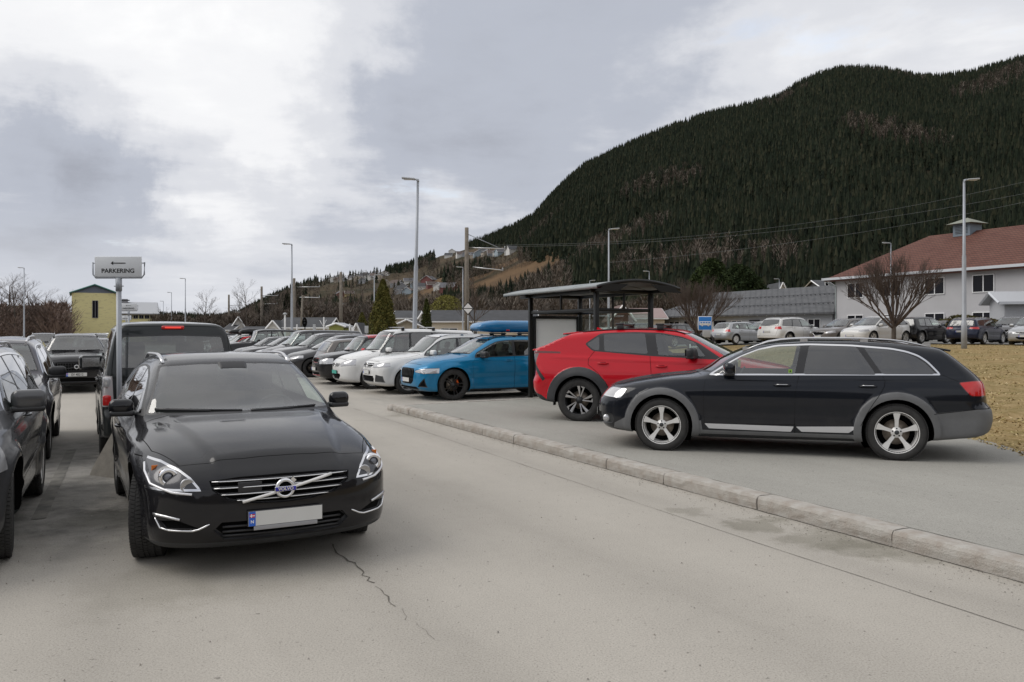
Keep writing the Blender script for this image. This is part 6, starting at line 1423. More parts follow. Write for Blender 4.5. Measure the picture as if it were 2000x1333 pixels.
def van_extra(root, car):
    L2 = car.L/2; rx = lambda y, z: car.xre(abs(y), z)-L2
    b = MB(); b.rbox((rx(0, 1.745)+.005, 0, 1.745), (.035, .28, .05), REDL, .018); b.rbox((rx(0, 1.745)+.020, 0, 1.745), (.012, .20, .02), mat('brake_light_glow', (.8, .05, .04), .3, emit=((1, .08, .05), .35)), .005); b.build('high_brake_light', root)
    for sg in (-1, 1):
        b = MB(); b.rbox((rx(.78, .81)+.004, sg*.785, .815), (.03, .10, .13), REDL, .015); b.build('red_lens', root); b = MB(); b.rbox((rx(.78, 1.05)+.0, sg*.785, 1.045), (.03, .10, .13), WHITEL, .02); b.build('clear_lens', root)
    b = MB(); b.tube([(rx(0, 1.16)+.02, .0, 1.17), (rx(.15, 1.24)+.02, -.15, 1.235), (rx(.4, 1.28)+.015, -.42, 1.255)], .010, BLACK, 6); b.lathe([(.0001, .04), (.03, .04), (.035, -.0)], BLACK, 14, 'x', c=(rx(0, 1.16), 0, 1.17)); b.build('rear_wiper', root)
    t = link('lettering', text_mesh('e-NV200', .075, CHROME, .002, .001, 1.15), root); t.location = (rx(.48, 1.03)+.004, -.50, 1.03); t.rotation_euler = Euler((R(90), 0, R(90)))
    b = MB(); b.rbox((rx(.5, .99)+.004, -.60, .985), (.006, .14, .014), ALU, .002); b.build('name_bar', root)
van_extra(r8, car8)
# --- cars of the raised car park on the right
UP = 'cars in the raised car park in front of the grey buildings'
hd = lambda a: (math.sin(R(a)), math.cos(R(a)))
def up(type_, pt, label, px, D, ang, away=True, z=1.0, **k):
    h = Vector(hd(ang)); d = -h if away else h; S, _ = TYPES[type_]; z = float(zb(*vp(px, D)))+.045
    return bgcar(type_, pt, label, vp(px, D), d, z, UP, **k)
T_('i_car', mkS(L=4.0, hw=.888, H=1.58, xf=.78, xr=3.35, R_=.35, hz=.92, cz=1.08, cx=.90, tx=1.60, rx=3.62, rz=1.50, gx=3.92, gz=1.05, belt=(1.0, 1.02, 1.0)), lambda **k: auto(TYPES['i_car'][0], **{**dict(xa=1.08, xB=2.2, xC=2.85, xd=3.45, xdt=3.35, head=(.5, .7, .85, .7, .9, .3), tail=(.45, .90, 1.02, .06), rwin=(1.02, 1.45, .70, .60), plate_z=(.45, .50), tint=True), **k}))
up('hatch', P_SILV, 'silver hatchback with its tail to the camera, just right of the bus stop sign', 1448, 55.0, 60, z=.94, res=.6, style=('petal', 7), rim=SILVER)
up('suv', P_WHITE, 'white SUV with dark rear window between the silver hatchback and a taupe car', 1547, 50, 58, z=.98, res=.6)
up('long_estate', P_TAUPE, 'taupe car with its bonnet to the camera, between the two white cars', 1650, 49, 60, False, res=.5)
up('crossover', P_WHITE, 'white electric car, bonnet towards the camera, left of the bare round tree', 1712, 47.5, 60, False, res=.6)
up('i_car', P_BLK, 'small black car with smooth sides, right of the bare round tree', 1800, 49, 58, z=1.03, res=.6)
a = up('estate', P_NAVY, 'navy blue estate car with wide red tail lamps behind the tall lamp post', 1908, 46.5, 50, res=.7, tint=True)
nose_S = S_g
up('hatch', P_SILV, 'pale grey hatchback nose to the camera at the edge of the picture', 2022, 42.5, 45, False, res=.6)
up('suv', P_MGREY, 'mid grey SUV behind the navy blue estate car', 1978, 52, 48, False)
up('van', P_GREY, 'tall dark grey people carrier by the small porch roof', 1990, 60, 50, False, plates=[])
up('long_estate', P_GREY, 'dark grey estate car with tall red tail lamps, left of the bus stop sign', 1330, 53, 60, z=.94, res=.5)
up('hatch', P_BLUE, 'blue hatchback behind the estate car with the tall red tail lamps', 1318, 60, 60, z=.95)
a = up('estate', P_GREY, 'dark estate car with roof bars behind the silver hatchback', 1470, 64, 60, z=.95)
up('hatch', P_WHITE, 'white hatchback half hidden between the silver hatchback and the white SUV', 1490, 60, 60, False, z=.95)
up('suv', P_BLK, 'black SUV showing only its roof behind the white electric car', 1700, 58, 60, False)
up('estate', P_TAUPE, 'taupe estate showing only its roof between the small black and the navy blue car', 1850, 57, 60)
up('suv', P_NAVY, 'dark blue SUV behind the bus shelter glass', 1255, 58, 60, z=.95)
up('hatch', P_WHITE, 'white hatchback seen through the bus shelter glass', 1205, 60, 60, z=.93)
# ---------------------------------------------------------------- trees near the car park
def segmesh(name, segs, m, sides=4):
    S0 = np.array([s[0] for s in segs]); S1 = np.array([s[1] for s in segs]); r0 = np.array([s[2] for s in segs]); r1 = np.array([s[3] for s in segs]); d = S1-S0; d /= np.linalg.norm(d, axis=1)[:, None]+1e-9
    up = np.where(np.abs(d[:, 2:3]) > .9, [[1., 0, 0]], [[0., 0, 1]]); a = np.cross(d, up); a /= np.linalg.norm(a, axis=1)[:, None]; b = np.cross(d, a); V = []
    for Pp, r in ((S0, r0), (S1, r1)):
        for j in range(sides): t = 2*math.pi*j/sides; V.append(Pp+(a*math.cos(t)+b*math.sin(t))*r[:, None])
    V = np.stack(V, 1).reshape(-1, 3); n = len(segs); base = (np.arange(n)*2*sides)[:, None, None]; F_ = np.array([(j, (j+1) % sides, (j+1) % sides+sides, j+sides) for j in range(sides)])[None]+base
    return np_mesh(name, V, F_.reshape(-1, 4), [m], smooth=True)
def twigs(seed, h=6.0, trunk=.9, r0=.09, spread=.5, levels=5, kids=3, up=.25, shape='round', shrink=.72, first=7):
    rd = random.Random(seed); T_s = []; C_s = []
    def grow(p, d, ln, r, lv, out):
        steps = 3; q = p
        for i in range(steps):
            d = (d+Vector((rd.uniform(-1, 1), rd.uniform(-1, 1), rd.uniform(-.3, 1)*up*2))*.13).normalized(); e = q+d*ln/steps; ra = r*(1-.28*i/steps); rb = r*(1-.28*(i+1)/steps); out.append((tuple(q), tuple(e), ra, rb)); q = e
            if lv > 0 and i > 0:
                for _ in range(1 if lv < 3 else 2):
                    if rd.random() < .8: sd = Vector((rd.uniform(-1, 1), rd.uniform(-1, 1), rd.uniform(-.2, .9))).normalized(); grow(q, (d+sd*spread).normalized(), ln*shrink*rd.uniform(.6, 1.0), rb*.6, lv-1, C_s)
        if lv > 0:
            for _ in range(2): sd = Vector((rd.uniform(-1, 1), rd.uniform(-1, 1), rd.uniform(-.1, .9))).normalized(); grow(q, (d+sd*spread*.8).normalized(), ln*shrink*rd.uniform(.7, 1.0), r*.5, lv-1, C_s)
    if shape == 'round':
        T_s.append(((0, 0, -.1), (0, 0, trunk), r0*1.15, r0))
        for i in range(first):
            a = 2*math.pi*i/first+rd.uniform(-.6, .6); tl = rd.uniform(.1, 1.25); d = Vector((math.cos(a)*tl, math.sin(a)*tl, 1)).normalized(); grow(Vector((0, 0, trunk*rd.uniform(.75, 1.0))), d, h*.30, r0*.5, levels-1, C_s)
    else:
        q = Vector((0, 0, -.1)); n = 9; lean = Vector((rd.uniform(-.05, .05), rd.uniform(-.05, .05), 1))
        for i in range(n):
            e = q+lean*h*.92/n+Vector((rd.uniform(-.05, .05), rd.uniform(-.05, .05), 0)); ra = r0*(1-.85*i/n); rb = r0*(1-.85*(i+1)/n); T_s.append((tuple(q), tuple(e), ra, rb)); q = e
            if i >= 2:
                for _ in range(3): a = rd.uniform(0, 6.28); d = Vector((math.cos(a), math.sin(a), rd.uniform(.5, 1.3))).normalized(); grow(q, d, h*.26*(1-.55*i/n), rb*.5, levels-2, C_s)
    return T_s, C_s
BARK = mat('bark', (.085, .07, .058), .9, var=.3, vscale=6); TWIG = mat('twigs', (.095, .070, .058), .95, var=.25, vscale=1.5); TWIG2 = mat('twigs_grey', (.10, .085, .075), .95, var=.25, vscale=1.5)
TP = {}
def bare_tree(name, loc, seed, label, group=None, scale=1.0, wsc=1.0, tm=None, **k):
    key = (seed, tuple(sorted(k.items())), (tm or TWIG).name)
    if key not in TP:
        a, b = twigs(seed, **k); TP[key] = (segmesh('trunk', a, BARK, 7), segmesh('crown', b, tm or TWIG, 3))
    o = empty(name, loc, random.uniform(0, 6.28), label=label, cat='tree', group=group); o.scale = (scale*wsc, scale*wsc, scale)
    link('trunk', TP[key][0], o); link('crown', TP[key][1], o); return o
rk = dict(h=6.0, trunk=1.2, r0=.12, spread=.40, levels=5, shape='round', shrink=.68, up=.22, first=19)
o = bare_tree('bare_tree', (*vp(1746, 44.5), float(zb(*vp(1746, 44.5)))), 5, 'round leafless tree in front of the small black car and the grey building', **rk, scale=.96)
o = bare_tree('bare_tree', (*vp(1362, 50), float(zb(*vp(1362, 50)))-.1), 9, 'round leafless brown tree just left of the blue bus sign', **dict(rk, r0=.10), scale=.94, wsc=.92)
GT = 'leafless trees along the far edge of the car parks'
tk = dict(h=8, r0=.14, spread=.55, levels=5, shape='tall', shrink=.62, up=.2)
for i, (px, D, s, w_, sd, lb) in enumerate([(-60, 105, 1.0, 1.3, 1, 'leafless tree at the left end of the tree belt'), (-22, 98, .95, 1.5, 2, 'broad leafless tree left of the tall lamp post, second in the belt'), (12, 108, 1.08, 1.5, 3, 'broad leafless tree with reddish twigs, third in the belt'), (32, 98, .98, 1.5, 2, 'leafless tree just left of the leftmost lamp post'), (60, 104, .94, 1.5, 1, 'leafless tree just right of the leftmost lamp post'), (84, 100, .80, 1.5, 3, 'lower leafless tree at the right end of the belt'), (104, 112, .72, 1.6, 2, 'small leafless tree before the slender one'), (124, 115, .86, 1.1, 4, 'slender grey leafless tree just left of the yellow hall')]):
    bare_tree('bare_tree', P(px, D, 0), sd, lb, GT, s, w_, **tk)
for i, (px, D, s, w_, sd, lb) in enumerate([(322, 150, .72, 1.3, 1, 'leafless tree by the farthest lamp post'), (350, 140, .6, 1.5, 3, 'low leafless tree between two lamp posts'), (398, 128, .98, 1.1, 4, 'tall slender leafless tree standing against the sky'), (425, 135, .62, 1.6, 2, 'low leafless tree left of the first wooden pole'), (484, 118, 1.06, 1.05, 1, 'tallest leafless tree, right of the first wooden pole'), (460, 125, .65, 1.5, 2, 'low leafless tree under the tallest leafless one'), (530, 122, .85, 1.3, 3, 'leafless tree between two wooden poles'), (548, 130, 1.02, 1.2, 2, 'leafless tree with spreading twigs beside the mid-size lamp post'), (600, 125, 1.08, 1.1, 4, 'leafless birch right of the mid-size lamp post'), (625, 130, .8, 1.5, 1, 'leafless tree behind the yellow-green shed'), (652, 120, .75, 1.5, 3, 'leafless tree left of the stout wooden pole'), (690, 125, .85, 1.4, 2, 'leafless tree left of the tall dark conifer'), (705, 115, .7, 1.4, 3, 'low leafless tree right beside the thin lamp post'), (575, 118, .6, 1.5, 1, 'low leafless tree behind the beige house'), (930, 95, .95, 1.1, 1, 'leafless tree in front of the long beige house'), (805, 95, .42, 1.6, 3, 'small leafless bush before the white gabled garage'), (850, 120, .7, 1.4, 2, 'leafless tree behind the small green conifer'), (1010, 120, .85, 1.5, 3, 'leafless tree behind the end of the long beige house'), (1060, 110, .8, 1.4, 1, 'leafless tree behind the bus shelter panel'), (1110, 118, .9, 1.4, 2, 'leafless tree behind the middle of the bus shelter roof'), (1285, 120, .9, 1.5, 3, 'leafless tree at the left end of the low grey building'), (970, 115, .75, 1.6, 2, 'low leafless tree behind the ridge of the long beige house')]):
    bare_tree('bare_tree', P(px, D, 0), sd, lb, GT, s, w_, tm=TWIG2 if i % 3 == 0 else TWIG, **tk)
def leafy(name, loc, h, wd, label, cols, kind='cone', n=6000, leaf=.10, seed=1, cat='tree', group=None, trunk=True):
    r = np.random.RandomState(seed); t_ = r.uniform(0, 1, n)**(.75 if kind == 'cone' else 1); a = r.uniform(0, 6.28, n)
    lump = 1+.16*np.sin(a*5+t_*9)+.10*np.sin(a*9-t_*23+seed)
    if kind == 'cone': R_ = wd/2*np.minimum(1, (1.02-t_)**.75*1.15)*np.minimum(1, t_*7+.45)
    elif kind == 'globe': R_ = wd/2*np.sqrt(np.clip(1-(2*t_-1)**2, 0, 1))+.02
    else: R_ = wd/2*np.clip(np.sin((t_*.86+.14)*math.pi), .05, 1)**.6
    q = R_*lump*np.sqrt(r.uniform(.25, 1.0, n)); z = (.04+.96*t_)*h if kind != 'globe' else (.22+.78*t_)*h
    if kind == 'pine': z = (.25+.75*t_)*h
    c = np.stack([q*np.cos(a), q*np.sin(a), z], 1); u = r.normal(size=(n, 3)); u /= np.linalg.norm(u, axis=1)[:, None]; w_ = np.cross(u, r.normal(size=(n, 3))); w_ /= np.linalg.norm(w_, axis=1)[:, None]; s = leaf*r.uniform(.5, 1.3, n)[:, None]
    V = np.stack([c-u*s, c+u*s*.9, c+w_*s*.9], 1).reshape(-1, 3)
    o = empty(name, loc, 0, label=label, cat=cat, group=group)
    if trunk: segt = [((0, 0, -.1), (0, 0, h*.8), h*.018+.02, .02)]+[((0, 0, h*(.2+.06*i)), (wd*.35*math.cos(i*2.4), wd*.35*math.sin(i*2.4), h*(.3+.06*i)), .03, .01) for i in range(9)]; link('trunk', segmesh('trunk', segt, BARK, 6), o)
    link('crown', np_mesh('crown', V, np.arange(3*n).reshape(-1, 3), [islmat(name+'_leaves', cols)]), o); return o
CG = [(.07, .08, .022), (.12, .115, .032), (.17, .145, .042), (.08, .09, .028)]
leafy('conifer_tree', P(748, 84, 0), 7.1, 3.1, 'tall dark green conifer between two lamp posts', CG, 'cone', 15000, .13, 1)
leafy('conifer_tree', P(833, 86, 0), 5.2, 1.5, 'small green conifer in front of the long beige house', [(.04, .055, .015), (.08, .085, .025), (.05, .06, .02)], 'cone', 6000, .11, 2)
leafy('conifer_tree', P(707, 96, 0), 4.0, 2.0, 'low dark conifer beside the small white gable', CG, 'cone', 4000, .12, 3)
leafy('willow_tree', P(872, 108, 0), 6.6, 4.6, 'yellow-green budding tree behind the long beige house', [(.20, .19, .05), (.26, .24, .07), (.15, .14, .045)], 'globe', 6000, .13, 4)
leafy('pine_tree', P(1390, 118, 1), 11.3, 6.2, 'bushy green pine behind the round leafless brown tree', [(.018, .032, .010), (.04, .055, .017), (.028, .042, .013)], 'pine', 12000, .24, 5)
leafy('pine_tree', P(1443, 112, 1), 9.9, 7.2, 'wide dark green pine above the low grey building', [(.014, .026, .010), (.032, .045, .015), (.022, .034, .012)], 'pine', 14000, .24, 6)
for i, (px, D, h) in enumerate([(508, 150, 6), (520, 148, 7), (560, 145, 8.5), (583, 150, 8), (1025, 150, 7), (1180, 140, 8)]): leafy('spruce_tree', P(px, D, 0), h, h*.35, ['dark spruce left of the tall leafless trees', 'dark spruce among leafless trees near a wooden pole', 'taller dark spruce left of the mid-size lamp post', 'dark spruce right of the mid-size lamp post', 'dark spruce behind the bus shelter panel', 'dark spruce behind the shelter glass'][i], GREENS, 'cone', 2200, .22, 20+i)
for i, (px, D, w_, h) in enumerate([(1880, 57, 3.2, 1.9), (1920, 57.5, 3.0, 1.7), (1850, 56.5, 2.0, 1.6)]): leafy('shrub', (*vp(px, D), 1.0), h, w_, ['clipped green shrub under the lower right window', 'low reddish-green shrub beside the clipped one', 'small green shrub below the middle lower window'][i], [(.05, .06, .02), (.10, .07, .03), (.07, .08, .03)], 'globe', 2500, .09, 30+i, cat='shrub', trunk=False)
# ---------------------------------------------------------------- buildings
def frame_(A, d):       # local frame: x along d, y to the left of d
    d = Vector(d).normalized(); return Matrix.Translation((A[0], A[1], 0)) @ Matrix.Rotation(math.atan2(d.y, d.x), 4, 'Z')
def window(parent, x, z, w_, h, y=0.0, frame=None, n=2, glassm=None, name='window', s=-1):
    """window in the wall plane y, facing -y (s=-1)"""
    fm = frame or WHITE; b = MB(); t = .06
    for (cx_, cz_, dx, dz) in ((0, h/2, w_+.04, t), (0, -h/2, w_+.04, t), (-w_/2, 0, t, h-t), (w_/2, 0, t, h-t)): b.box((x+cx_, y+s*.03, z+cz_), (dx, .10, dz), fm)
    for i in range(1, n): b.box((x-w_/2+w_*i/n, y+s*.025, z), (.07, .08, h-t), fm)
    o = b.build(name, parent, fix=False); g = MB(); g.box((x, y+s*.008, z), (w_-t*.9, .012, h-t*.9), glassm or WGL); g.build('pane', o, fix=False); return o
WGL = mat('window_dark', (.010, .010, .014), .15, 0, 0, .18); WGL2 = mat('window_curtain', (.22, .22, .24), .2, 0, .3)
def planks(name, col, sc_=9, axis=0, var=.12):
    m = bpy.data.materials.new(name); m.use_nodes = True; t = m.node_tree; b = t.nodes['Principled BSDF']; tcn = t.nodes.new('ShaderNodeTexCoord'); s = t.nodes.new('ShaderNodeSeparateXYZ'); L(t, tcn.outputs['Object'], s.inputs[0])
    g = mth(t, 'FRACT', mth(t, 'MULTIPLY', s.outputs[axis], sc_)); ln = ramp(t, g, [(0.0, .6), (.08, 1.0), (.95, 1.0), (1.0, .7)]); c = mixc(t, noise(t, tcn.outputs['Object'], 1.5, 6, .7), tuple(q*(1-var) for q in col), tuple(min(1, q*(1+var)) for q in col)); c = mixc(t, 1.0, c, ln, 'MULTIPLY'); L(t, c, b.inputs['Base Color']); b.inputs['Roughness'].default_value = .8; return m
def tiles(name, c0, c1, sx=3.3, sz=2.6):
    m = bpy.data.materials.new(name); m.use_nodes = True; t = m.node_tree; b = t.nodes['Principled BSDF']; tcn = t.nodes.new('ShaderNodeTexCoord'); s = t.nodes.new('ShaderNodeSeparateXYZ'); L(t, tcn.outputs['Object'], s.inputs[0])
    gz = mth(t, 'FRACT', mth(t, 'MULTIPLY', s.outputs[2], sz*2)); gx = mth(t, 'FRACT', mth(t, 'MULTIPLY', mth(t, 'ADD', s.outputs[0], s.outputs[1]), sx)); row = ramp(t, gz, [(0, .22), (.35, .9), (1, 1.15)]); cl_ = ramp(t, gx, [(0, .75), (.3, 1.05), (.8, 1.0), (1, .8)])
    c = mixc(t, ramp(t, noise(t, tcn.outputs['Object'], 1.1, 8, .75), [(.35, 0.0), (.65, 1.0)]), c0, c1); c = mixc(t, 1, c, row, 'MULTIPLY'); c = mixc(t, 1, c, cl_, 'MULTIPLY'); L(t, c, b.inputs['Base Color']); b.inputs['Roughness'].default_value = .8
    bn = t.nodes.new('ShaderNodeBump'); bn.inputs['Strength'].default_value = .6; bn.inputs['Distance'].default_value = .05; L(t, gz, bn.inputs['Height']); L(t, bn.outputs[0], b.inputs['Normal']); return m
def gable(name, label, A, d, ln, dp, he, hr, wallm, roofm, z=0.0, over=.35, hip=0.0, trim=None, wins=(), cat='house', ridge='x', gm=None, kind=None, group=None):
    """box ln x dp, facade on the local y=0 side; ridge along x (or y); wins: (side, x, z, w, h, n)"""
    o = empty(name, (A[0], A[1], z), math.atan2(d[1], d[0]), label=label, cat=cat, group=group); b = MB(); tr = trim or WHITE
    if ridge == 'x': P5 = [(0, 0), (0, he), (0, 0)]
    b.box((ln/2, dp/2, he/2), (ln, dp, he), wallm)
    if not hip:
        if ridge == 'x':
            for x in (.0, ln): b.add([(x, 0, he), (x, dp, he), (x, dp/2, hr), (x+(.1 if x == 0 else -.1), 0, he), (x+(.1 if x == 0 else -.1), dp, he), (x+(.1 if x == 0 else -.1), dp/2, hr)], [(0, 1, 2), (5, 4, 3)], gm or wallm)
        else:
            for y in (.0, dp): b.add([(0, y, he), (ln, y, he), (ln/2, y, hr)], [(0, 1, 2)], gm or wallm)
    b.build('wall', o, fix=False)
    r = MB(); th = .16
    if ridge == 'x':
        sl = (hr-he)/(dp/2)
        if hip:
            e = [(-over, -over, he-sl*over), (ln+over, -over, he-sl*over), (ln+over, dp+over, he-sl*over), (-over, dp+over, he-sl*over), (hip, dp/2, hr), (ln-hip, dp/2, hr)]
            r.add(e+[(x, y, zz-th) for x, y, zz in e[:4]], [(0, 1, 5, 4), (2, 3, 4, 5), (1, 2, 5), (3, 0, 4), (0, 6, 7, 1), (1, 7, 8, 2), (2, 8, 9, 3), (3, 9, 6, 0), (6, 9, 8, 7)], roofm)
        else:
            for s_ in (0, 1):
                y0, y1 = (-over, dp/2) if s_ == 0 else (dp+over, dp/2); r.add([(-over, y0, he-sl*over), (ln+over, y0, he-sl*over), (ln+over, y1, hr), (-over, y1, hr), (-over, y0, he-sl*over+th), (ln+over, y0, he-sl*over+th), (ln+over, y1, hr+th), (-over, y1, hr+th)], [(0, 1, 2, 3), (7, 6, 5, 4), (0, 4, 5, 1), (1, 5, 6, 2), (3, 2, 6, 7), (0, 3, 7, 4)], roofm)
    else:
        sl = (hr-he)/(ln/2)
        for s_ in (0, 1):
            x0, x1 = (-over, ln/2) if s_ == 0 else (ln+over, ln/2); r.add([(x0, -over, he-sl*over), (x0, dp+over, he-sl*over), (x1, dp+over, hr), (x1, -over, hr), (x0, -over, he-sl*over+th), (x0, dp+over, he-sl*over+th), (x1, dp+over, hr+th), (x1, -over, hr+th)], [(0, 1, 2, 3), (7, 6, 5, 4), (0, 4, 5, 1), (1, 5, 6, 2), (3, 2, 6, 7), (0, 3, 7, 4)], roofm)
    r.build('roof', o)
    if not hip:          # barge boards and eaves
        t = MB()
        if ridge == 'y':
            for s_ in (0, 1): x0 = -over if s_ == 0 else ln+over; t.tube([(x0, -over-.02, he-sl*over+.06), (ln/2, -over-.02, hr+.06)], .10, tr, 4, smooth=False)
        else:
            for x in (-over-.02, ln+over+.02):
                for y0 in (-over, dp+over): t.tube([(x, y0, he-sl*over+.06), (x, dp/2, hr+.06)], .10, tr, 4, smooth=False)
            t.box((ln/2, -over-.03, he-sl*over+.05), (ln+2*over, .06, .16), tr)
        t.build('fascia', o, fix=False)
    for wn in wins:
        sd, x, zz, w_, h, n = wn[:6]
        if sd == 'f': window(o, x, zz, w_, h, 0, n=n)
        elif sd == 'l': q = window(o, 0, 0, w_, h, 0, n=n); q.rotation_euler = (0, 0, -R(90)); q.location = (0, x, zz)
    return o
W_GREY = mat('grey_render', (.46, .455, .465), .9, var=.05, vscale=.6, bump=.15, bscale=30); W_BEIGE = planks('beige_planks', (.66, .58, .46), 7); W_WHITE = planks('white_planks', (.76, .74, .70), 6)
RT = tiles('red_tiles', (.105, .034, .022), (.15, .062, .042)); RG = tiles('grey_roof', (.085, .088, .095), (.13, .132, .138), 1.2, 3.4); RD = mat('dark_roof', (.055, .057, .062), .85, var=.2, vscale=1)
YEL = bpy.data.materials.new('weathered_yellow'); YEL.use_nodes = True; t = YEL.node_tree; b = t.nodes['Principled BSDF']; tcn = t.nodes.new('ShaderNodeTexCoord'); v = tcn.outputs['Object']
c = mixc(t, ramp(t, noise(t, mapping(t, v, scale=(1, 1, 4)), 1.2, 8, .75), [(.52, 0.0), (.62, .8)]), (.80, .72, .37), (.56, .49, .27)); s = t.nodes.new('ShaderNodeSeparateXYZ'); L(t, v, s.inputs[0])
c = mixc(t, 1, c, ramp(t, mth(t, 'FRACT', mth(t, 'MULTIPLY', s.outputs[2], 5)), [(0, .75), (.12, 1)]), 'MULTIPLY'); L(t, c, b.inputs['Base Color']); b.inputs['Roughness'].default_value = .9
# yellow hall
def swall(px, x0, D, c=.885, s=.466): u = (px-1000)/1600; return (u*D-x0)/(c-u*s)
D = 118; x0, x1 = P(140, D).x, P(229, D).x
o = gable('yellow_hall', 'weathered yellow hall with a grey gable and one tall narrow window', (x0, D), (.885, .466), swall(229, x0, D), 10, 7.45, 8.6, YEL, mat('green_roof', (.05, .16, .14), .7), ridge='y', over=.3, trim=mat('green_trim', (.05, .17, .15), .6), gm=mat('gable_grey', (.16, .18, .22), .8))
window(o, swall(186, x0, D), ZP(604, D), .72, 2.5, n=2, frame=mat('grey_frame', (.2, .2, .22), .6))
D = 148; x0, x1 = P(225, D).x, P(306, D).x
o = gable('yellow_annex', 'long low yellow building with a pale metal roof and a row of small windows', (x0, D), (.885, .466), swall(306, x0, D), 9, ZP(612, D), ZP(590, D), YEL, mat('pale_metal_roof', (.42, .43, .45), .6), ridge='x', over=.4, trim=mat('grey_trim', (.3, .3, .32)))
for i in range(6): window(o, swall(243+i*11, x0, D), ZP(619, D), .75, .6, n=2, frame=mat('grey_frame'))
b = MB(); b.box((swall(246, x0, D), 4.5, ZP(589, D)), (1.0, 1.2, 1.2), mat('grey_trim')); b.box((swall(246, x0, D), 4.5, ZP(585, D)), (1.6, 1.6, .15), RD); b.build('roof_vent', o)
# big grey building, facade parallel to the lane axis
d = Vector((.445, -.8955)); A = P(1632, 77.5); ln_ = 46
M0 = frame_(A, d)
o = gable('grey_apartment_building', 'two-storey grey rendered building with a red tiled hip roof', (A.x, A.y), d, ln_, 12.5, 6.1, 9.6, W_GREY, RT, z=1.0, over=.75, hip=5.2, cat='building')
b = MB(); b.box((ln_/2, -.80, 5.72), (ln_+1.7, .14, .22), mat('gutter_white', (.55, .57, .6), .5)); b.box((-.80, 6.2, 5.72), (.14, 14.2, .22), mat('gutter_white')); b.build('gutter', o, fix=False)
b = MB(); b.tube([(-.7, -.75, 5.6), (-.25, -.2, 5.15), (.05, -.06, 5.0), (.05, -.06, 0)], .05, mat('pipe_green_grey', (.4, .45, .44), .5)); b.build('downpipe', o)
def sfac(px):            # distance along the facade at photo column px
    u = (px-1000)/1600; return (u*A.y-A.x)/(d.x-u*d.y)
for i, px in enumerate((1671, 1742, 1826, 1921, 2042)):
    s_ = sfac(px); Dd = A.y+d.y*s_
    window(o, s_, 4.55, 1.75, 1.35, n=2, frame=WHITE, name='window'); window(o, s_, 1.55, 1.75, 1.45, n=2, frame=WHITE, name='window', glassm=WGL2 if px == 1742 else None)
_u = (1890-1000)/1600; sq = (_u*(A.y+.445*6.25)-(A.x+.8955*6.25))/(d.x-_u*d.y); b = MB(); b.box((sq, 6.2, 9.7), (1.6, 1.6, 1.1), mat('vent_blue_grey', (.17, .21, .25), .7)); b.add([(sq-1.2, 5.0, 10.24), (sq+1.2, 5.0, 10.24), (sq+1.2, 7.4, 10.24), (sq-1.2, 7.4, 10.24), (sq, 6.2, 10.8)], [(0, 1, 4), (1, 2, 4), (2, 3, 4), (3, 0, 4), (3, 2, 1, 0)], mat('vent_roof', (.23, .24, .2), .8)); b.build('roof_vent', o)
b = MB()
for k in range(6): b.box((sq, 5.385, 9.4+k*.13), (1.15, .03, .05), RD)
b.build('louvre', o)
# low grey building
A2 = P(1626, 78.5); d2 = Vector((-.46, .888)); A3 = A2+Vector((*(d2*27), 0)); L3 = 27
A3z = .9
o = gable('low_grey_building', 'long single-storey grey building with a dark ribbed roof and lights under the eaves', (A3.x, A3.y), -d2, L3, 11, 3.15, 5.7, mat('pale_wall', (.42, .43, .45), .9, var=.05), RG, z=A3z, over=.9, hip=4.0, cat='building')
for i in range(9): window(o, 3.2+i*2.7, 1.35, 1.5+(.4 if i % 3 == 0 else 0), 1.5, n=2+(i % 2), frame=mat('dark_frame', (.05, .05, .055), .6) if i % 2 else WHITE, name='window')
b = MB(); b.rbox((0, 0, 0), (.10, .10, .20), mat('eave_lamp', (.7, .7, .68), .4), .04); lme = b.mesh('eave_lamp')
for i in range(20): q = link('eave_lamp', lme, o); q.location = (1.2+i*1.28, -.72, 2.60)
b = MB()
for zf in (.28, .62):
    for i in range(46):
        x = .3+i*.59; b.box((x, -.9+6.4*zf, 3.15-.42+2.97*zf+.12), (.12, .06, .12), RD)
    b.box((L3/2, -.9+6.4*zf, 3.15-.42+2.97*zf+.16), (L3-2, .04, .04), RD)
b.build('snow_guard', o, fix=False)
b = MB()
for i in range(5): b.add([(8+i*3.0, -.6, 3.0+.12), (10.2+i*3.0, -.6, 3.12), (10.2+i*3.0, 1.6, 4.02+.12), (8+i*3.0, 1.6, 4.14)], [(0, 1, 2, 3)], mat('roof_panel', (.16, .165, .175), .5))
# porch at the right edge
A4 = P(1962, 58); o = gable('entrance_porch', 'small pale entrance porch with a sloping roof at the edge of the picture', (A4.x, A4.y), (.9, -.2), 5.0, 3.0, 2.9, 3.5, mat('pale_wall'), mat('pale_metal_roof'), z=1.0, over=.5, cat='porch', trim=mat('gutter_white'))
# houses beyond the railway
def hpx(name, label, px0, px1, D, ye, yr, wallm, roofm, dp=7, ridge='x', wins=(), d=(1, 0), over=.35, **k):
    a, b_ = P(px0, D), P(px1, D); return gable(name, label, (a.x, a.y), d, (b_.x-a.x)/Vector(d).normalized().x, dp, ZP(ye, D), ZP(yr, D), wallm, roofm, ridge=ridge, wins=wins, over=over, **k)
hpx('long_house', 'long beige boarded house with a dark grey roof and white corner boards', 842, 1046, 100, 628, 607, W_BEIGE, RD, 8, wins=[('f', 2.2, 1.75, 2.0, .9, 2), ('f', 5.2, 1.75, .9, .9, 2), ('f', 10.4, 2.0, 1.2, .7, 2)])
hpx('garage', 'white garage gable with a wide white barge board', 765, 826, 86, 640, 626, W_BEIGE, RD, 6, 'y', over=.5)
hpx('gabled_house', 'tall narrow beige gable behind the white garage', 818, 832, 102, 622, 612, W_WHITE, RD, 7, 'y')
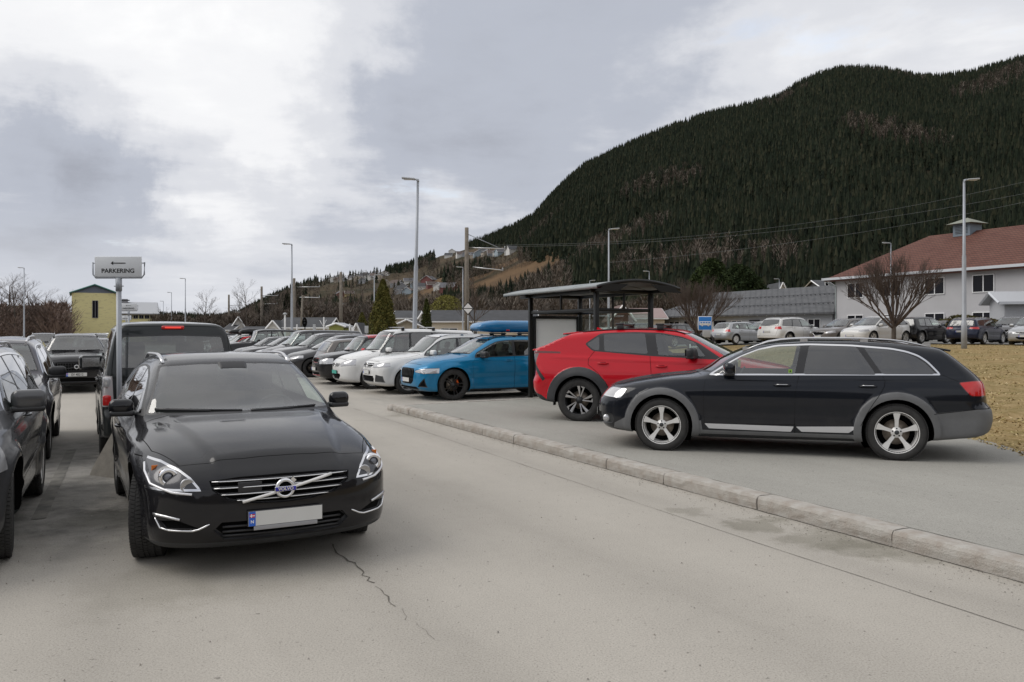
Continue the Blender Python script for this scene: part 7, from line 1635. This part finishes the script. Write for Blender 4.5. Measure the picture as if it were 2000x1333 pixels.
hpx('dark_roofed_house', 'grey roof behind the white garage, left of the narrow gable', 770, 812, 106, 622, 608, W_BEIGE, RD, 7)
hpx('beige_house', 'low beige house with a dark roof and three windows by the railway', 546, 638, 96, 640, 622, W_BEIGE, RD, 7, wins=[('f', 2.2, .95, .9, .9, 2), ('f', 3.7, .95, .7, .9, 2), ('f', 5.0, .95, .9, .9, 2)])
hpx('beige_cottage', 'beige gable end with white trim at the left of the low beige house', 522, 546, 95, 642, 628, W_WHITE, RD, 7, 'y')
hpx('green_shed', 'yellow-green shed with a shallow pale roof by the railway', 643, 671, 90, 638, 633, mat('yellow_green', (.33, .34, .10), .8), mat('pale_metal_roof'), 4, 'y', over=.3)
hpx('white_cottage', 'tiny white gabled cottage right of the yellow-green shed', 691, 703, 88, 646, 633, W_WHITE, RD, 4, 'y')
hpx('white_house', 'white gabled house with a grey roof at the left of the railway', 452, 476, 120, 640, 620, W_WHITE, RD, 7, 'y', d=(.9, .3))
hpx('grey_roof_house', 'low house showing a plain grey roof beside a wooden pole', 470, 522, 112, 648, 640, W_BEIGE, RD, 6)
hpx('pale_house', 'pale house with white eaves left of the first wooden pole', 440, 452, 118, 645, 634, W_WHITE, RD, 6)
hpx('brick_house', 'red-brown house with white barge boards seen through the shelter', 1196, 1236, 95, 622, 598, mat('red_brown_boards', (.16, .065, .05), .85, var=.2), mat('brown_roof', (.14, .09, .08), .8), 8, 'y', wins=[('f', 1.4, 2.4, .9, 1.0, 2)])
hpx('pink_roof_house', 'house with a faded pink roof behind the shelter posts', 1244, 1298, 98, 622, 603, W_BEIGE, mat('pink_roof', (.30, .22, .21), .8, var=.1), 8)
hpx('white_gable_house', 'white gable peeking over the roof of the low grey building', 1520, 1536, 130, 570, 553, W_WHITE, RD, 7, 'y')
hpx('dark_dormer_house', 'dark little house with white windows behind the low grey building', 1604, 1626, 118, 560, 547, mat('dark_roof'), RD, 6, wins=[('f', .8, ZP(555, 118), .5, .6, 1)])
# houses on the hillside
HROOF = [RD, mat('roof_slate', (.10, .10, .11), .8), mat('roof_brownish', (.10, .075, .065), .8)]
HG = 'houses scattered over the far hillside'
HC = [mat('h_white', (.62, .61, .58)), mat('h_grey', (.26, .27, .29)), mat('h_red', (.17, .05, .045)), mat('h_tan', (.36, .31, .25)), mat('h_blue', (.30, .36, .40)), mat('h_yellow', (.42, .34, .16))]
def scrub(name, label, lst, cols):
    Vs = []; Fs = []; off = 0
    for (p0, p1, d0, d1, n, h0, h1) in lst:
        px = rs.uniform(p0, p1, n); D = rs.uniform(d0, d1, n); pos = np.stack([(px-1000)*D/1600, D, np.zeros(n)], 1); hh = rs.uniform(h0, h1, n)
        V, F_ = scatter(birch_proto(0, 7, 150), pos, hh, rs.uniform(1.0, 1.6, n), rs.uniform(0, 6.28, n)); Vs.append(V); Fs.append(F_+off); off += len(V)
    o = link(name, np_mesh(name, np.vstack(Vs), np.vstack(Fs), [islmat(name+'_mat', cols, .95)])); tag(o, label, 'scrub', kind='stuff')
scrub('brushwood', 'brown leafless brushwood under the trees at the left edge', [(-120, 132, 97, 122, 110, 2.5, 5.2)], [(.15, .11, .09), (.22, .165, .14), (.18, .13, .105)])
scrub('railway_scrub', 'brown leafless scrub along the railway and behind the houses', [(300, 560, 128, 185, 600, 2, 4.5), (520, 760, 122, 200, 600, 2.5, 5.5), (840, 1330, 125, 185, 800, 3.5, 7.0)], BROWNS)
HCN = ['white', 'grey', 'dark red', 'tan', 'pale blue', 'yellow']; rh = random.Random(4)
spots = [(868, 506, 0), (876, 497, 0), (893, 506, 0), (903, 503, 1), (918, 507, 3), (926, 505, 4), (934, 500, 0), (944, 503, 3), (953, 506, 1), (962, 503, 0), (972, 502, 4), (985, 501, 0), (995, 499, 0), (641, 553, 0), (652, 553, 3), (661, 552, 1), (679, 548, 0), (690, 551, 3), (702, 548, 0), (712, 549, 0), (722, 546, 0), (733, 548, 3), (727, 540, 3), (742, 542, 0), (700, 556, 1), (745, 562, 3), (762, 563, 1), (775, 566, 1), (789, 558, 0), (800, 567, 4), (812, 572, 0), (822, 560, 2), (835, 566, 2), (846, 571, 0), (858, 576, 2), (785, 578, 4), (770, 577, 1), (658, 583, 2), (674, 582, 5), (655, 612, 0), (668, 614, 0), (684, 613, 3)]
names_ = ['at the upper terrace', 'on the middle terrace', 'at the foot of the slope']
for i, (px, py, c_) in enumerate(spots):
    tt = np.linspace(0, 1, 300); x_, dd, zz_ = hillz(np.full(300, px), tt); yy = 650-(zz_-CAM_H)*1600/dd; j = int(np.argmax(yy < py)) if yy.min() < py else 150
    s = rh.uniform(.75, 1.05)*(dd[j]/600)**.3; wd = 10*s; cl_k = 0 if px > 860 else (1 if px < 745 else 2); nb = ['upper hill cluster', 'leftmost hill cluster', 'middle hill cluster'][cl_k]
    same = sorted(q[0] for q in spots if q[2] == c_ and (0 if q[0] > 860 else (1 if q[0] < 745 else 2)) == cl_k); k_ = same.index(px); od = ['leftmost', 'second', 'third', 'fourth', 'fifth', 'sixth', 'seventh', 'eighth', 'ninth', 'tenth']
    lb = f"small {HCN[c_]} house, " + (f"{od[k_]}{' of its colour' if k_ == 0 else ' from the left'}, in the {nb}" if len(same) > 1 else f"only one in the {nb}")
    gable('hill_house', lb.replace('under the dark spruces', 'under spruces'), (float(x_[j]), float(dd[j])), (math.cos(rh.uniform(-.5, .5)), math.sin(rh.uniform(-.5, .5))), wd, 8*s, 4.6*s, 7.6*s, HC[c_], HROOF[i % 3], z=float(zz_[j])+.3, ridge='xy'[i % 2], over=.5, group=HG)
# ---------------------------------------------------------------- posts, signs, shelter
STEEL = mat('galvanised_steel', (.36, .38, .41), .5, .35, var=.08, vscale=3); WOOD = mat('old_wood', (.19, .165, .135), .9, var=.25, vscale=4); LH = mat('lamp_head_grey', (.42, .43, .44), .5)
LGp = 'street lamps around the car parks'
def lamp(px, ytop, D, label, z0=0.0, r=.085, side=-1, base=None, lean=0.0, arm=.55):
    zt = ZP(ytop, D); o = empty('street_lamp', P(px, D, z0), 0, label=label, cat='street lamp', group=LGp); o.rotation_euler = (0, lean, 0); h = zt-z0
    b = MB(); b.tube([(0, 0, -.2), (0, 0, 1.2), (0, 0, 1.25), (0, 0, h*.55), (0, 0, h*.55+.1), (0, 0, h-.05)], [r*1.25, r*1.25, r, r*.9, r*.7, r*.5], STEEL, 10); b.build('post', o)
    b = MB(); b.tube([(0, 0, h-.08), (0, 0, h), (side*.12, 0, h+.04)], [r*.6, r*.55, r*.4], STEEL, 8); b.rbox((side*(arm/2+.12), 0, h+.05), (arm, .26, .07), LH, .03, M=Matrix.Rotation(side*R(-4), 4, 'Y')); b.rbox((side*(arm/2+.14), 0, h+.012), (arm*.6, .18, .02), mat('lamp_glass', (.6, .6, .58), .3), .008); b.build('lamp_head', o); return o
lamp(808, 352, 33.9, 'tall grey street lamp rising behind the white van, head turned left', 0, .10, -1, lean=.022)
lamp(570, 478, 58, 'mid-size street lamp in the gap left of the stout wooden poles', 0, .09)
lamp(1883, 353, 37.7, 'tall street lamp standing on the grass bank by the navy estate car', float(zb(P(1883, 37.7).x, 37.7)), .10, 1)
lamp(1189, 449, 52, 'street lamp rising above the bus shelter roof', 0, .085, 1)
lamp(47, 524, 92, 'leftmost street lamp, in front of the brown tree belt', 0, .09); lamp(362, 545, 100, 'street lamp right of the yellow annex, the taller of a receding line', 0, .085); lamp(335, 572, 130, 'small far street lamp left of the taller one in its line', 0, .085); lamp(319, 589, 165, 'tiniest street lamp at the end of the line', 0, .09)
lamp(731, 538, 88, 'thin street lamp left of the tall dark conifer', 0, .085, 1, arm=.5); lamp(904, 523, 84, 'thin street lamp beside the thick wooden pole', 0, .085, -1); lamp(1268, 531, 90, 'short street lamp beyond the right end of the shelter', 0, .08, -1); lamp(1740, 476, 66, 'street lamp behind the round leafless tree before the red roof', 1, .07, -1); lamp(1522, 546, 105, 'tiny street lamp above the low grey roof', 1, .08, -1); lamp(1152, 549, 100, 'tiny street lamp head over the shelter roof', 0, .08, 1)
GP = 'wooden railway poles beside the line'
def pole(px, ytop, D, label, r=.15, arms=(), lean=0):
    o = empty('wooden_pole', P(px, D, 0), 0, label=label, cat='pole', group=GP); h = ZP(ytop, D); b = MB(); b.tube([(0, 0, -.3), (lean, 0, h)], [r*1.1, r*.85], WOOD, 10); b.build('post', o)
    for (yl, x0, x1, dz) in arms:
        b = MB(); z = ZP(yl, D); w0, w1 = P(x0, D).x-P(px, D).x, P(x1, D).x-P(px, D).x; b.tube([(w0, 0, z), (w1, -.3, z-dz)], .045, ALU, 6); b.tube([(w1, -.3, z-dz-.05), (w1, -.3, z-dz+.2)], .04, LH, 6)
        b.build('bracket', o)
    return o
o = pole(911.5, 445, 64, 'thickest wooden pole behind the white diamond sign', .18, [(484, 914, 986, .12), (522, 923, 982, .28)]); b = MB(); b.tube([(.1, 0, ZP(458, 64)), (P(972, 64).x-P(911, 64).x, -.2, ZP(484, 64))], .03, STEEL, 5); b.build('stay', o)
pole(666, 532, 100, 'stout wooden pole behind the yellow-green shed', .20); pole(574.5, 544, 108, 'wooden pole directly right of the mid-size street lamp', .20, [(561, 580, 625, 0.0)]); pole(511, 560, 132, 'wooden pole with two pale brackets, between leafless trees', .20, [(578, 512, 544, 0.0), (594, 516, 542, 0.0)]); pole(447, 576, 160, 'leftmost wooden pole with two faint brackets', .20, [(597, 448, 470, 0.0), (610, 452, 472, 0.0)])
pole(586, 577, 96, 'short leaning wooden pole holding a pale bracket', .12, [(581, 585, 625, .05)], lean=.3)
# diamond sign
o = empty('railway_sign', P(914, 60, 0), 0, label='white diamond sign with a black border on a thin post', cat='sign'); D = 60; b = MB(); b.tube([(0, .06, 0), (0, .06, ZP(604, D))], .035, STEEL); b.build('post', o)
zc = ZP(603, D); s_ = .44; b = MB(); q = lambda s: [(s, zc), (0, zc+s*1.1), (-s, zc), (0, zc-s*1.1)]
b.prism(q(s_), -.0, .02, INK); b.prism([(s_*.76, zc+.03), (0, zc+s_*.90), (-s_*.76, zc+.03)], -.02, -.004, WHITE); b.prism([(s_*.76, zc-.03), (0, zc-s_*.90), (-s_*.76, zc-.03)], -.02, -.004, WHITE); b.build('diamond_panel', o)
# small railway furniture
def wpost(px, y0, D, label, w_=.10, cap=False, m=WHITE, name='marker_post'):
    o = empty(name, P(px, D, 0), 0, label=label, cat='post'); b = MB(); h = ZP(y0, D); b.rbox((0, 0, h/2), (w_, w_, h), m, .02); b.build('post', o, fix=False)
    if cap: b = MB(); b.lathe([(.0001, h+.18), (.12, h+.14), (.20, h+.02), (.0001, h+.0)], LH, 14, 'z'); b.build('cap', o)
    return o
wpost(556.5, 615, 70, 'white post with a round grey cap like a lantern', .13, True); wpost(580, 634, 70, 'short white post left of the black signal', .10); wpost(614, 634, 68, 'grey box post right of the black signal', .20, m=LH); o = wpost(632.5, 620, 70, 'tall white post with angled arms', .10)
b = MB(); b.tube([(0, 0, ZP(640, 70)), (-.35, 0, ZP(626, 70))], .02, WHITE); b.tube([(0, 0, ZP(636, 70)), (.22, 0, ZP(625, 70))], .02, WHITE); b.build('arm', o)
wpost(683, 633, 68, 'white post with a white box left of the tiny cottage', .12); wpost(689, 640, 68, 'white cabinet beside the tall white post', .22, name='cabinet')
o = wpost(716, 640, 62, 'small grey notice board on a post by the dark low conifer', .05, m=STEEL, name='notice_board'); b = MB(); b.rbox((0, -.03, ZP(644, 62)), (.28, .03, .55), LH, .01); b.build('board', o)
o = empty('railway_signal', P(595, 70, 0), 0, label='black oval railway signal among the white posts', cat='signal'); b = MB(); b.tube([(0, .1, 0), (0, .1, ZP(630, 70))], .05, DCLAD); b.build('post', o); b = MB(); zc = ZP(630, 70); pts = [(.21*math.cos(R(a)), zc+.42*math.sin(R(a))) for a in range(0, 360, 15)]; b.prism(pts, -.02, .03, GAP); b.build('back_plate', o)
for dz in (.18, -.05): b = MB(); b.lathe([(.0001, -.05), (.05, -.05), (.07, -.10), (.07, -.02)], DCLAD, 12, 'y', c=(0, 0, zc+dz)); b.build('signal_lamp', o)
# PARKERING signs
def parkering(px, py, D, label, base=True, ws=.55, hs=.245, z0=0.0, text=True):
    o = empty('parking_sign', P(px, D, z0), 0, label=label, cat='sign'); o.rotation_euler = (0, -R(.3), R(3)); zc = ZP(py, D)-z0; PS = mat('sign_pale', (.68, .70, .72), .45, var=.03, vscale=4)
    b = MB(); b.tube([(0, 0, 0), (0, 0, zc-hs/2-.02)], .030, STEEL, 12); b.tube([(0, 0, zc-hs/2-.17), (0, 0, zc-hs/2-.015)], .036, STEEL, 12); b.tube([(-.055, 0, zc-hs/2-.11), (.055, 0, zc-hs/2-.11)], .007, STEEL, 6); b.build('post', o)
    b = MB(); w2 = ws/2+.025; b.tube([(-w2-.005, 0, zc+hs*.22), (-w2, 0, zc-hs/2+.03), (-w2+.03, 0, zc-hs/2-.01), (w2-.03, 0, zc-hs/2-.01), (w2, 0, zc-hs/2+.03), (w2+.005, 0, zc+hs*.22)], .010, STEEL, 8); b.tube([(-w2, 0, zc+hs*.18), (-w2+.05, 0, zc+hs*.18)], .007, STEEL, 6); b.tube([(w2, 0, zc+hs*.18), (w2-.05, 0, zc+hs*.18)], .007, STEEL, 6); b.build('bracket', o)
    b = MB(); b.rbox((0, -.012, zc), (ws, .018, hs), PS, .006, 2); pn = b.build('panel', o)
    b = MB(); b.prism([(-.085, zc+.042), (-.055, zc+.065), (-.055, zc+.019)], -.024, -.0215, INK); b.box((.015, -.0228, zc+.042), (.15, .0024, .011), INK); b.build('arrow', pn)
    if text: t = link('lettering', text_mesh('PARKERING', .072, INK, .001, .0015, 1.02), pn); t.location = (0, -.0225, zc-.052); t.rotation_euler = (R(90), 0, 0)
    return o
parkering(234, 521.5, 9.85, 'parking sign with a left arrow on a grey post behind the near black estate car')
parkering(252, 600, 27.5, 'smaller parking sign with a left arrow, above the dark van roof')
parkering(247, 621, 45, 'farthest parking sign, only its arrow showing over the dark van roof')
o = empty('sign_foot', P(222, 9.75, 0), R(-28), label='triangular concrete foot at the base of the near parking sign', cat='concrete block'); CON = mat('concrete', (.20, .185, .16), .9, var=.15, vscale=10, bump=.3, bscale=60)
b = MB(); b.add([(-.16, -.2, 0), (.34, -.2, 0), (.34, .2, 0), (-.16, .2, 0), (-.14, -.17, .10), (.31, -.17, .10), (.31, .17, .10), (-.14, .17, .10), (.06, -.05, .52), (.16, -.05, .52), (.16, .05, .52), (.06, .05, .52)], [(3, 2, 1, 0), (0, 1, 5, 4), (1, 2, 6, 5), (2, 3, 7, 6), (3, 0, 4, 7), (4, 5, 9, 8), (5, 6, 10, 9), (6, 7, 11, 10), (7, 4, 8, 11), (8, 9, 10, 11)], CON); b.build('block', o)
# bus stop sign and board
D = 36; x = P(1377, D).x; zg = float(zb(x, D)); o = empty('bus_stop_sign', (x, D, zg), 0, label='blue bus stop sign on a post left of the silver hatchback', cat='sign'); BB = mat('sign_blue', (.02, .20, .62), .4)
b = MB(); b.tube([(0, .05, 0), (0, .05, ZP(620, D)-zg)], .03, STEEL); b.build('post', o); zc = ZP(632, D)-zg; b = MB(); b.rbox((0, 0, zc), (.62, .025, .62), WHITE, .03); b.rbox((0, -.012, zc), (.57, .02, .57), BB, .025); pn = b.build('panel', o)
b = MB(); b.rbox((0, -.024, zc), (.50, .012, .17), WHITE, .03)
for i in range(4): b.box((-.17+i*.115, -.032, zc+.03), (.085, .006, .05), BB)
for xx in (-.13, .14): b.lathe([(.0001, -.03), (.04, -.03), (.04, -.02)], WHITE, 14, 'y', c=(xx, 0, zc-.09))
b.build('bus_symbol', pn)
b = MB(); b.rbox((.06, -.02, ZP(652, D)-zg), (.34, .06, .34), LH, .02); b.build('timetable_box', o)
o = empty('info_board', (P(1374, 30).x, 30, float(zb(P(1374, 30).x, 30))), R(-10), label='low grey board with a white frame under the bus stop sign', cat='board'); b = MB(); b.rbox((0, 0, .55), (1.0, .05, .75), LH, .015); b.rbox((.48, -.01, .50), (.05, .07, 1.0), WHITE, .01); b.rbox((-.48, -.01, .50), (.05, .07, 1.0), WHITE, .01); b.build('board', o)
# bus shelter
BLK = mat('shelter_black', (.010, .011, .011), .35, .3); SG = glass('shelter_glass', (.86, .90, .88), .9); GS = mat('shelter_roof_grey', (.28, .30, .30), .5, var=.1); BUN = mat('shelter_soffit', (.13, .13, .125), .6)
Bv = Vector((.8930, .4500)); Av = Vector((-.45, .893)); N1 = Vector((1.75, 17.0)); z0 = .125; o = empty('bus_shelter', (N1.x, N1.y, z0), math.atan2(Bv.y, Bv.x), label='black bus shelter with a curved roof, glass walls and an empty white poster panel', cat='bus shelter')
LS = 2.9; WS = 1.38; HP = 2.42
def post(x, y, h=HP, w_=.095, zb_=0): b = MB(); b.rbox((x, y, (h+zb_)/2), (w_, w_, h-zb_), BLK, .015); b.build('post', o)
for x, y in ((0, 0), (WS, 0), (0, LS), (WS, LS)): post(x, y)
for x, y in ((0, LS*.5), (WS, LS*.5), (WS*.5, 0)): post(x, y, HP, .05, 2.0)
post(WS, LS*.5, 2.0, .05)
b = MB()
for (c_, d_s) in (((WS/2, 0, 2.03), (WS, .05, .07)), ((WS/2, LS, 2.03), (WS, .05, .07)), ((0, LS/2, 2.03), (.05, LS, .07)), ((WS, LS/2, 2.03), (.05, LS, .07)), ((WS/2, 0, HP), (WS+.3, .07, .08)), ((WS/2, LS, HP), (WS+.3, .07, .08)), ((0, LS/2, HP), (.07, LS+1.0, .08)), ((WS, LS/2, HP), (.07, LS+1.0, .08))): b.rbox(c_, d_s, BLK, .012)
b.build('beam', o)
vs = []; RW = 2.05; nn = 20; xs0 = WS/2-RW/2; y0r, y1r = -.55, LS+.75
rf = MB()
def rz_(t): return HP+.03+.15*math.sin(math.pi*t)**.9
for (o1, mtt, th) in ((0, BUN, 0), (.045, GS, 0)):
    vs = []
    for i in range(nn+1):
        t_ = i/nn
        for y in np.linspace(y0r, y1r, 9): vs.append((xs0+RW*t_, y, rz_(t_)+o1))
    fs = [(i*9+j, i*9+j+1, (i+1)*9+j+1, (i+1)*9+j) for i in range(nn) for j in range(8)]; rf.add(vs, fs, mtt, True)
rf.build('roof', o, fix=False)
b = MB()
for yy in (y0r, LS*.15, LS*.5, LS*.85, y1r): b.tube([(xs0+RW*i/16, yy, rz_(i/16)+.02) for i in range(17)], .035 if yy in (y0r, y1r) else .025, BLK, 6, flat=1.2)
for xx in (xs0, xs0+RW): b.tube([(xx, y0r, rz_(0)+.02), (xx, y1r, rz_(0)+.02)], .03, BLK if xx > 0 else GS, 8)
b.build('roof_rib', o)
b = MB(); b.prism([(xs0-.06, HP-.04), (xs0+.5, HP-.02), (xs0+.75, HP+.13), (xs0+.2, HP+.11)], y0r-.03, y0r-.01, BLK); b.prism([(xs0+RW+.06, HP-.04), (xs0+RW-.5, HP-.02), (xs0+RW-.75, HP+.13), (xs0+RW-.2, HP+.11)], y0r-.03, y0r-.01, BLK); b.build('gable_corner_plate', o)
def pane_(c_, d_s): b = MB(); b.box(c_, d_s, SG); b.build('glass_pane', o, fix=False)
pane_((WS/2, 0, 1.12), (WS-.1, .012, 1.7)); pane_((WS, LS*.25, 1.12), (.012, LS*.5-.1, 1.7)); pane_((WS, LS*.75, 1.12), (.012, LS*.5-.1, 1.7))
OPAL = mat('poster_white', (.80, .79, .75), .5, var=.03); _t = OPAL.node_tree; _tl = _t.nodes.new('ShaderNodeBsdfTranslucent'); _tl.inputs[0].default_value = (.85, .84, .80, 1); _mx = _t.nodes.new('ShaderNodeMixShader'); _mx.inputs[0].default_value = .5
_out = [n for n in _t.nodes if n.type == 'OUTPUT_MATERIAL'][0]; L(_t, _t.nodes['Principled BSDF'].outputs[0], _mx.inputs[1]); L(_t, _tl.outputs[0], _mx.inputs[2]); L(_t, _mx.outputs[0], _out.inputs[0])
b = MB()
for xx in (.09, WS-.09): b.rbox((xx, LS, 1.02), (.07, .12, 1.86), BLK, .02)
for zz_ in (.12, 1.92): b.rbox((WS/2, LS, zz_), (WS-.25, .12, .07), BLK, .02)
b.build('poster_frame', o, fix=False); b = MB(); b.add([(.125, LS-.03, .155), (WS-.125, LS-.03, .155), (WS-.125, LS-.03, 1.885), (.125, LS-.03, 1.885)], [(0, 1, 2, 3)], OPAL); b.build('poster_panel', o, fix=False)
b = MB(); b.rbox((WS-.25, LS/2, .48), (.35, LS*.7, .05), WOOD, .015)
for yy in (LS*.25, LS*.75): b.rbox((WS-.25, yy, .23), (.05, .05, .46), BLK, .01)
b.build('bench', o)
# overhead wires
def wire(pts, label, r=.007):
    o = empty('power_line', (0, 0, 0), 0, label=label, cat='power line'); b = MB(); q = [Vector((P(px, D).x, D, ZP(py, D))) for px, py, D in pts]; b.tube(q, r, mat('wire_grey', (.18, .19, .19), .6), 4, smooth=False); b.build('cable', o)
cv = lambda a, b_, D0_, D1_, sag, n=14: [(a[0]+(b_[0]-a[0])*i/n, a[1]+(b_[1]-a[1])*i/n+sag*4*(i/n)*(1-i/n), D0_+(D1_-D0_)*i/n) for i in range(n+1)]
wire(cv((960, 479), (2080, 336), 66, 58, 36), 'uppermost of three thin wires across the wooded slope'); wire(cv((960, 482), (2080, 362), 66, 58, 30), 'middle of three thin wires across the wooded slope'); wire(cv((1190, 513), (2080, 378), 64, 56, 16), 'lowest of three thin wires across the wooded slope')
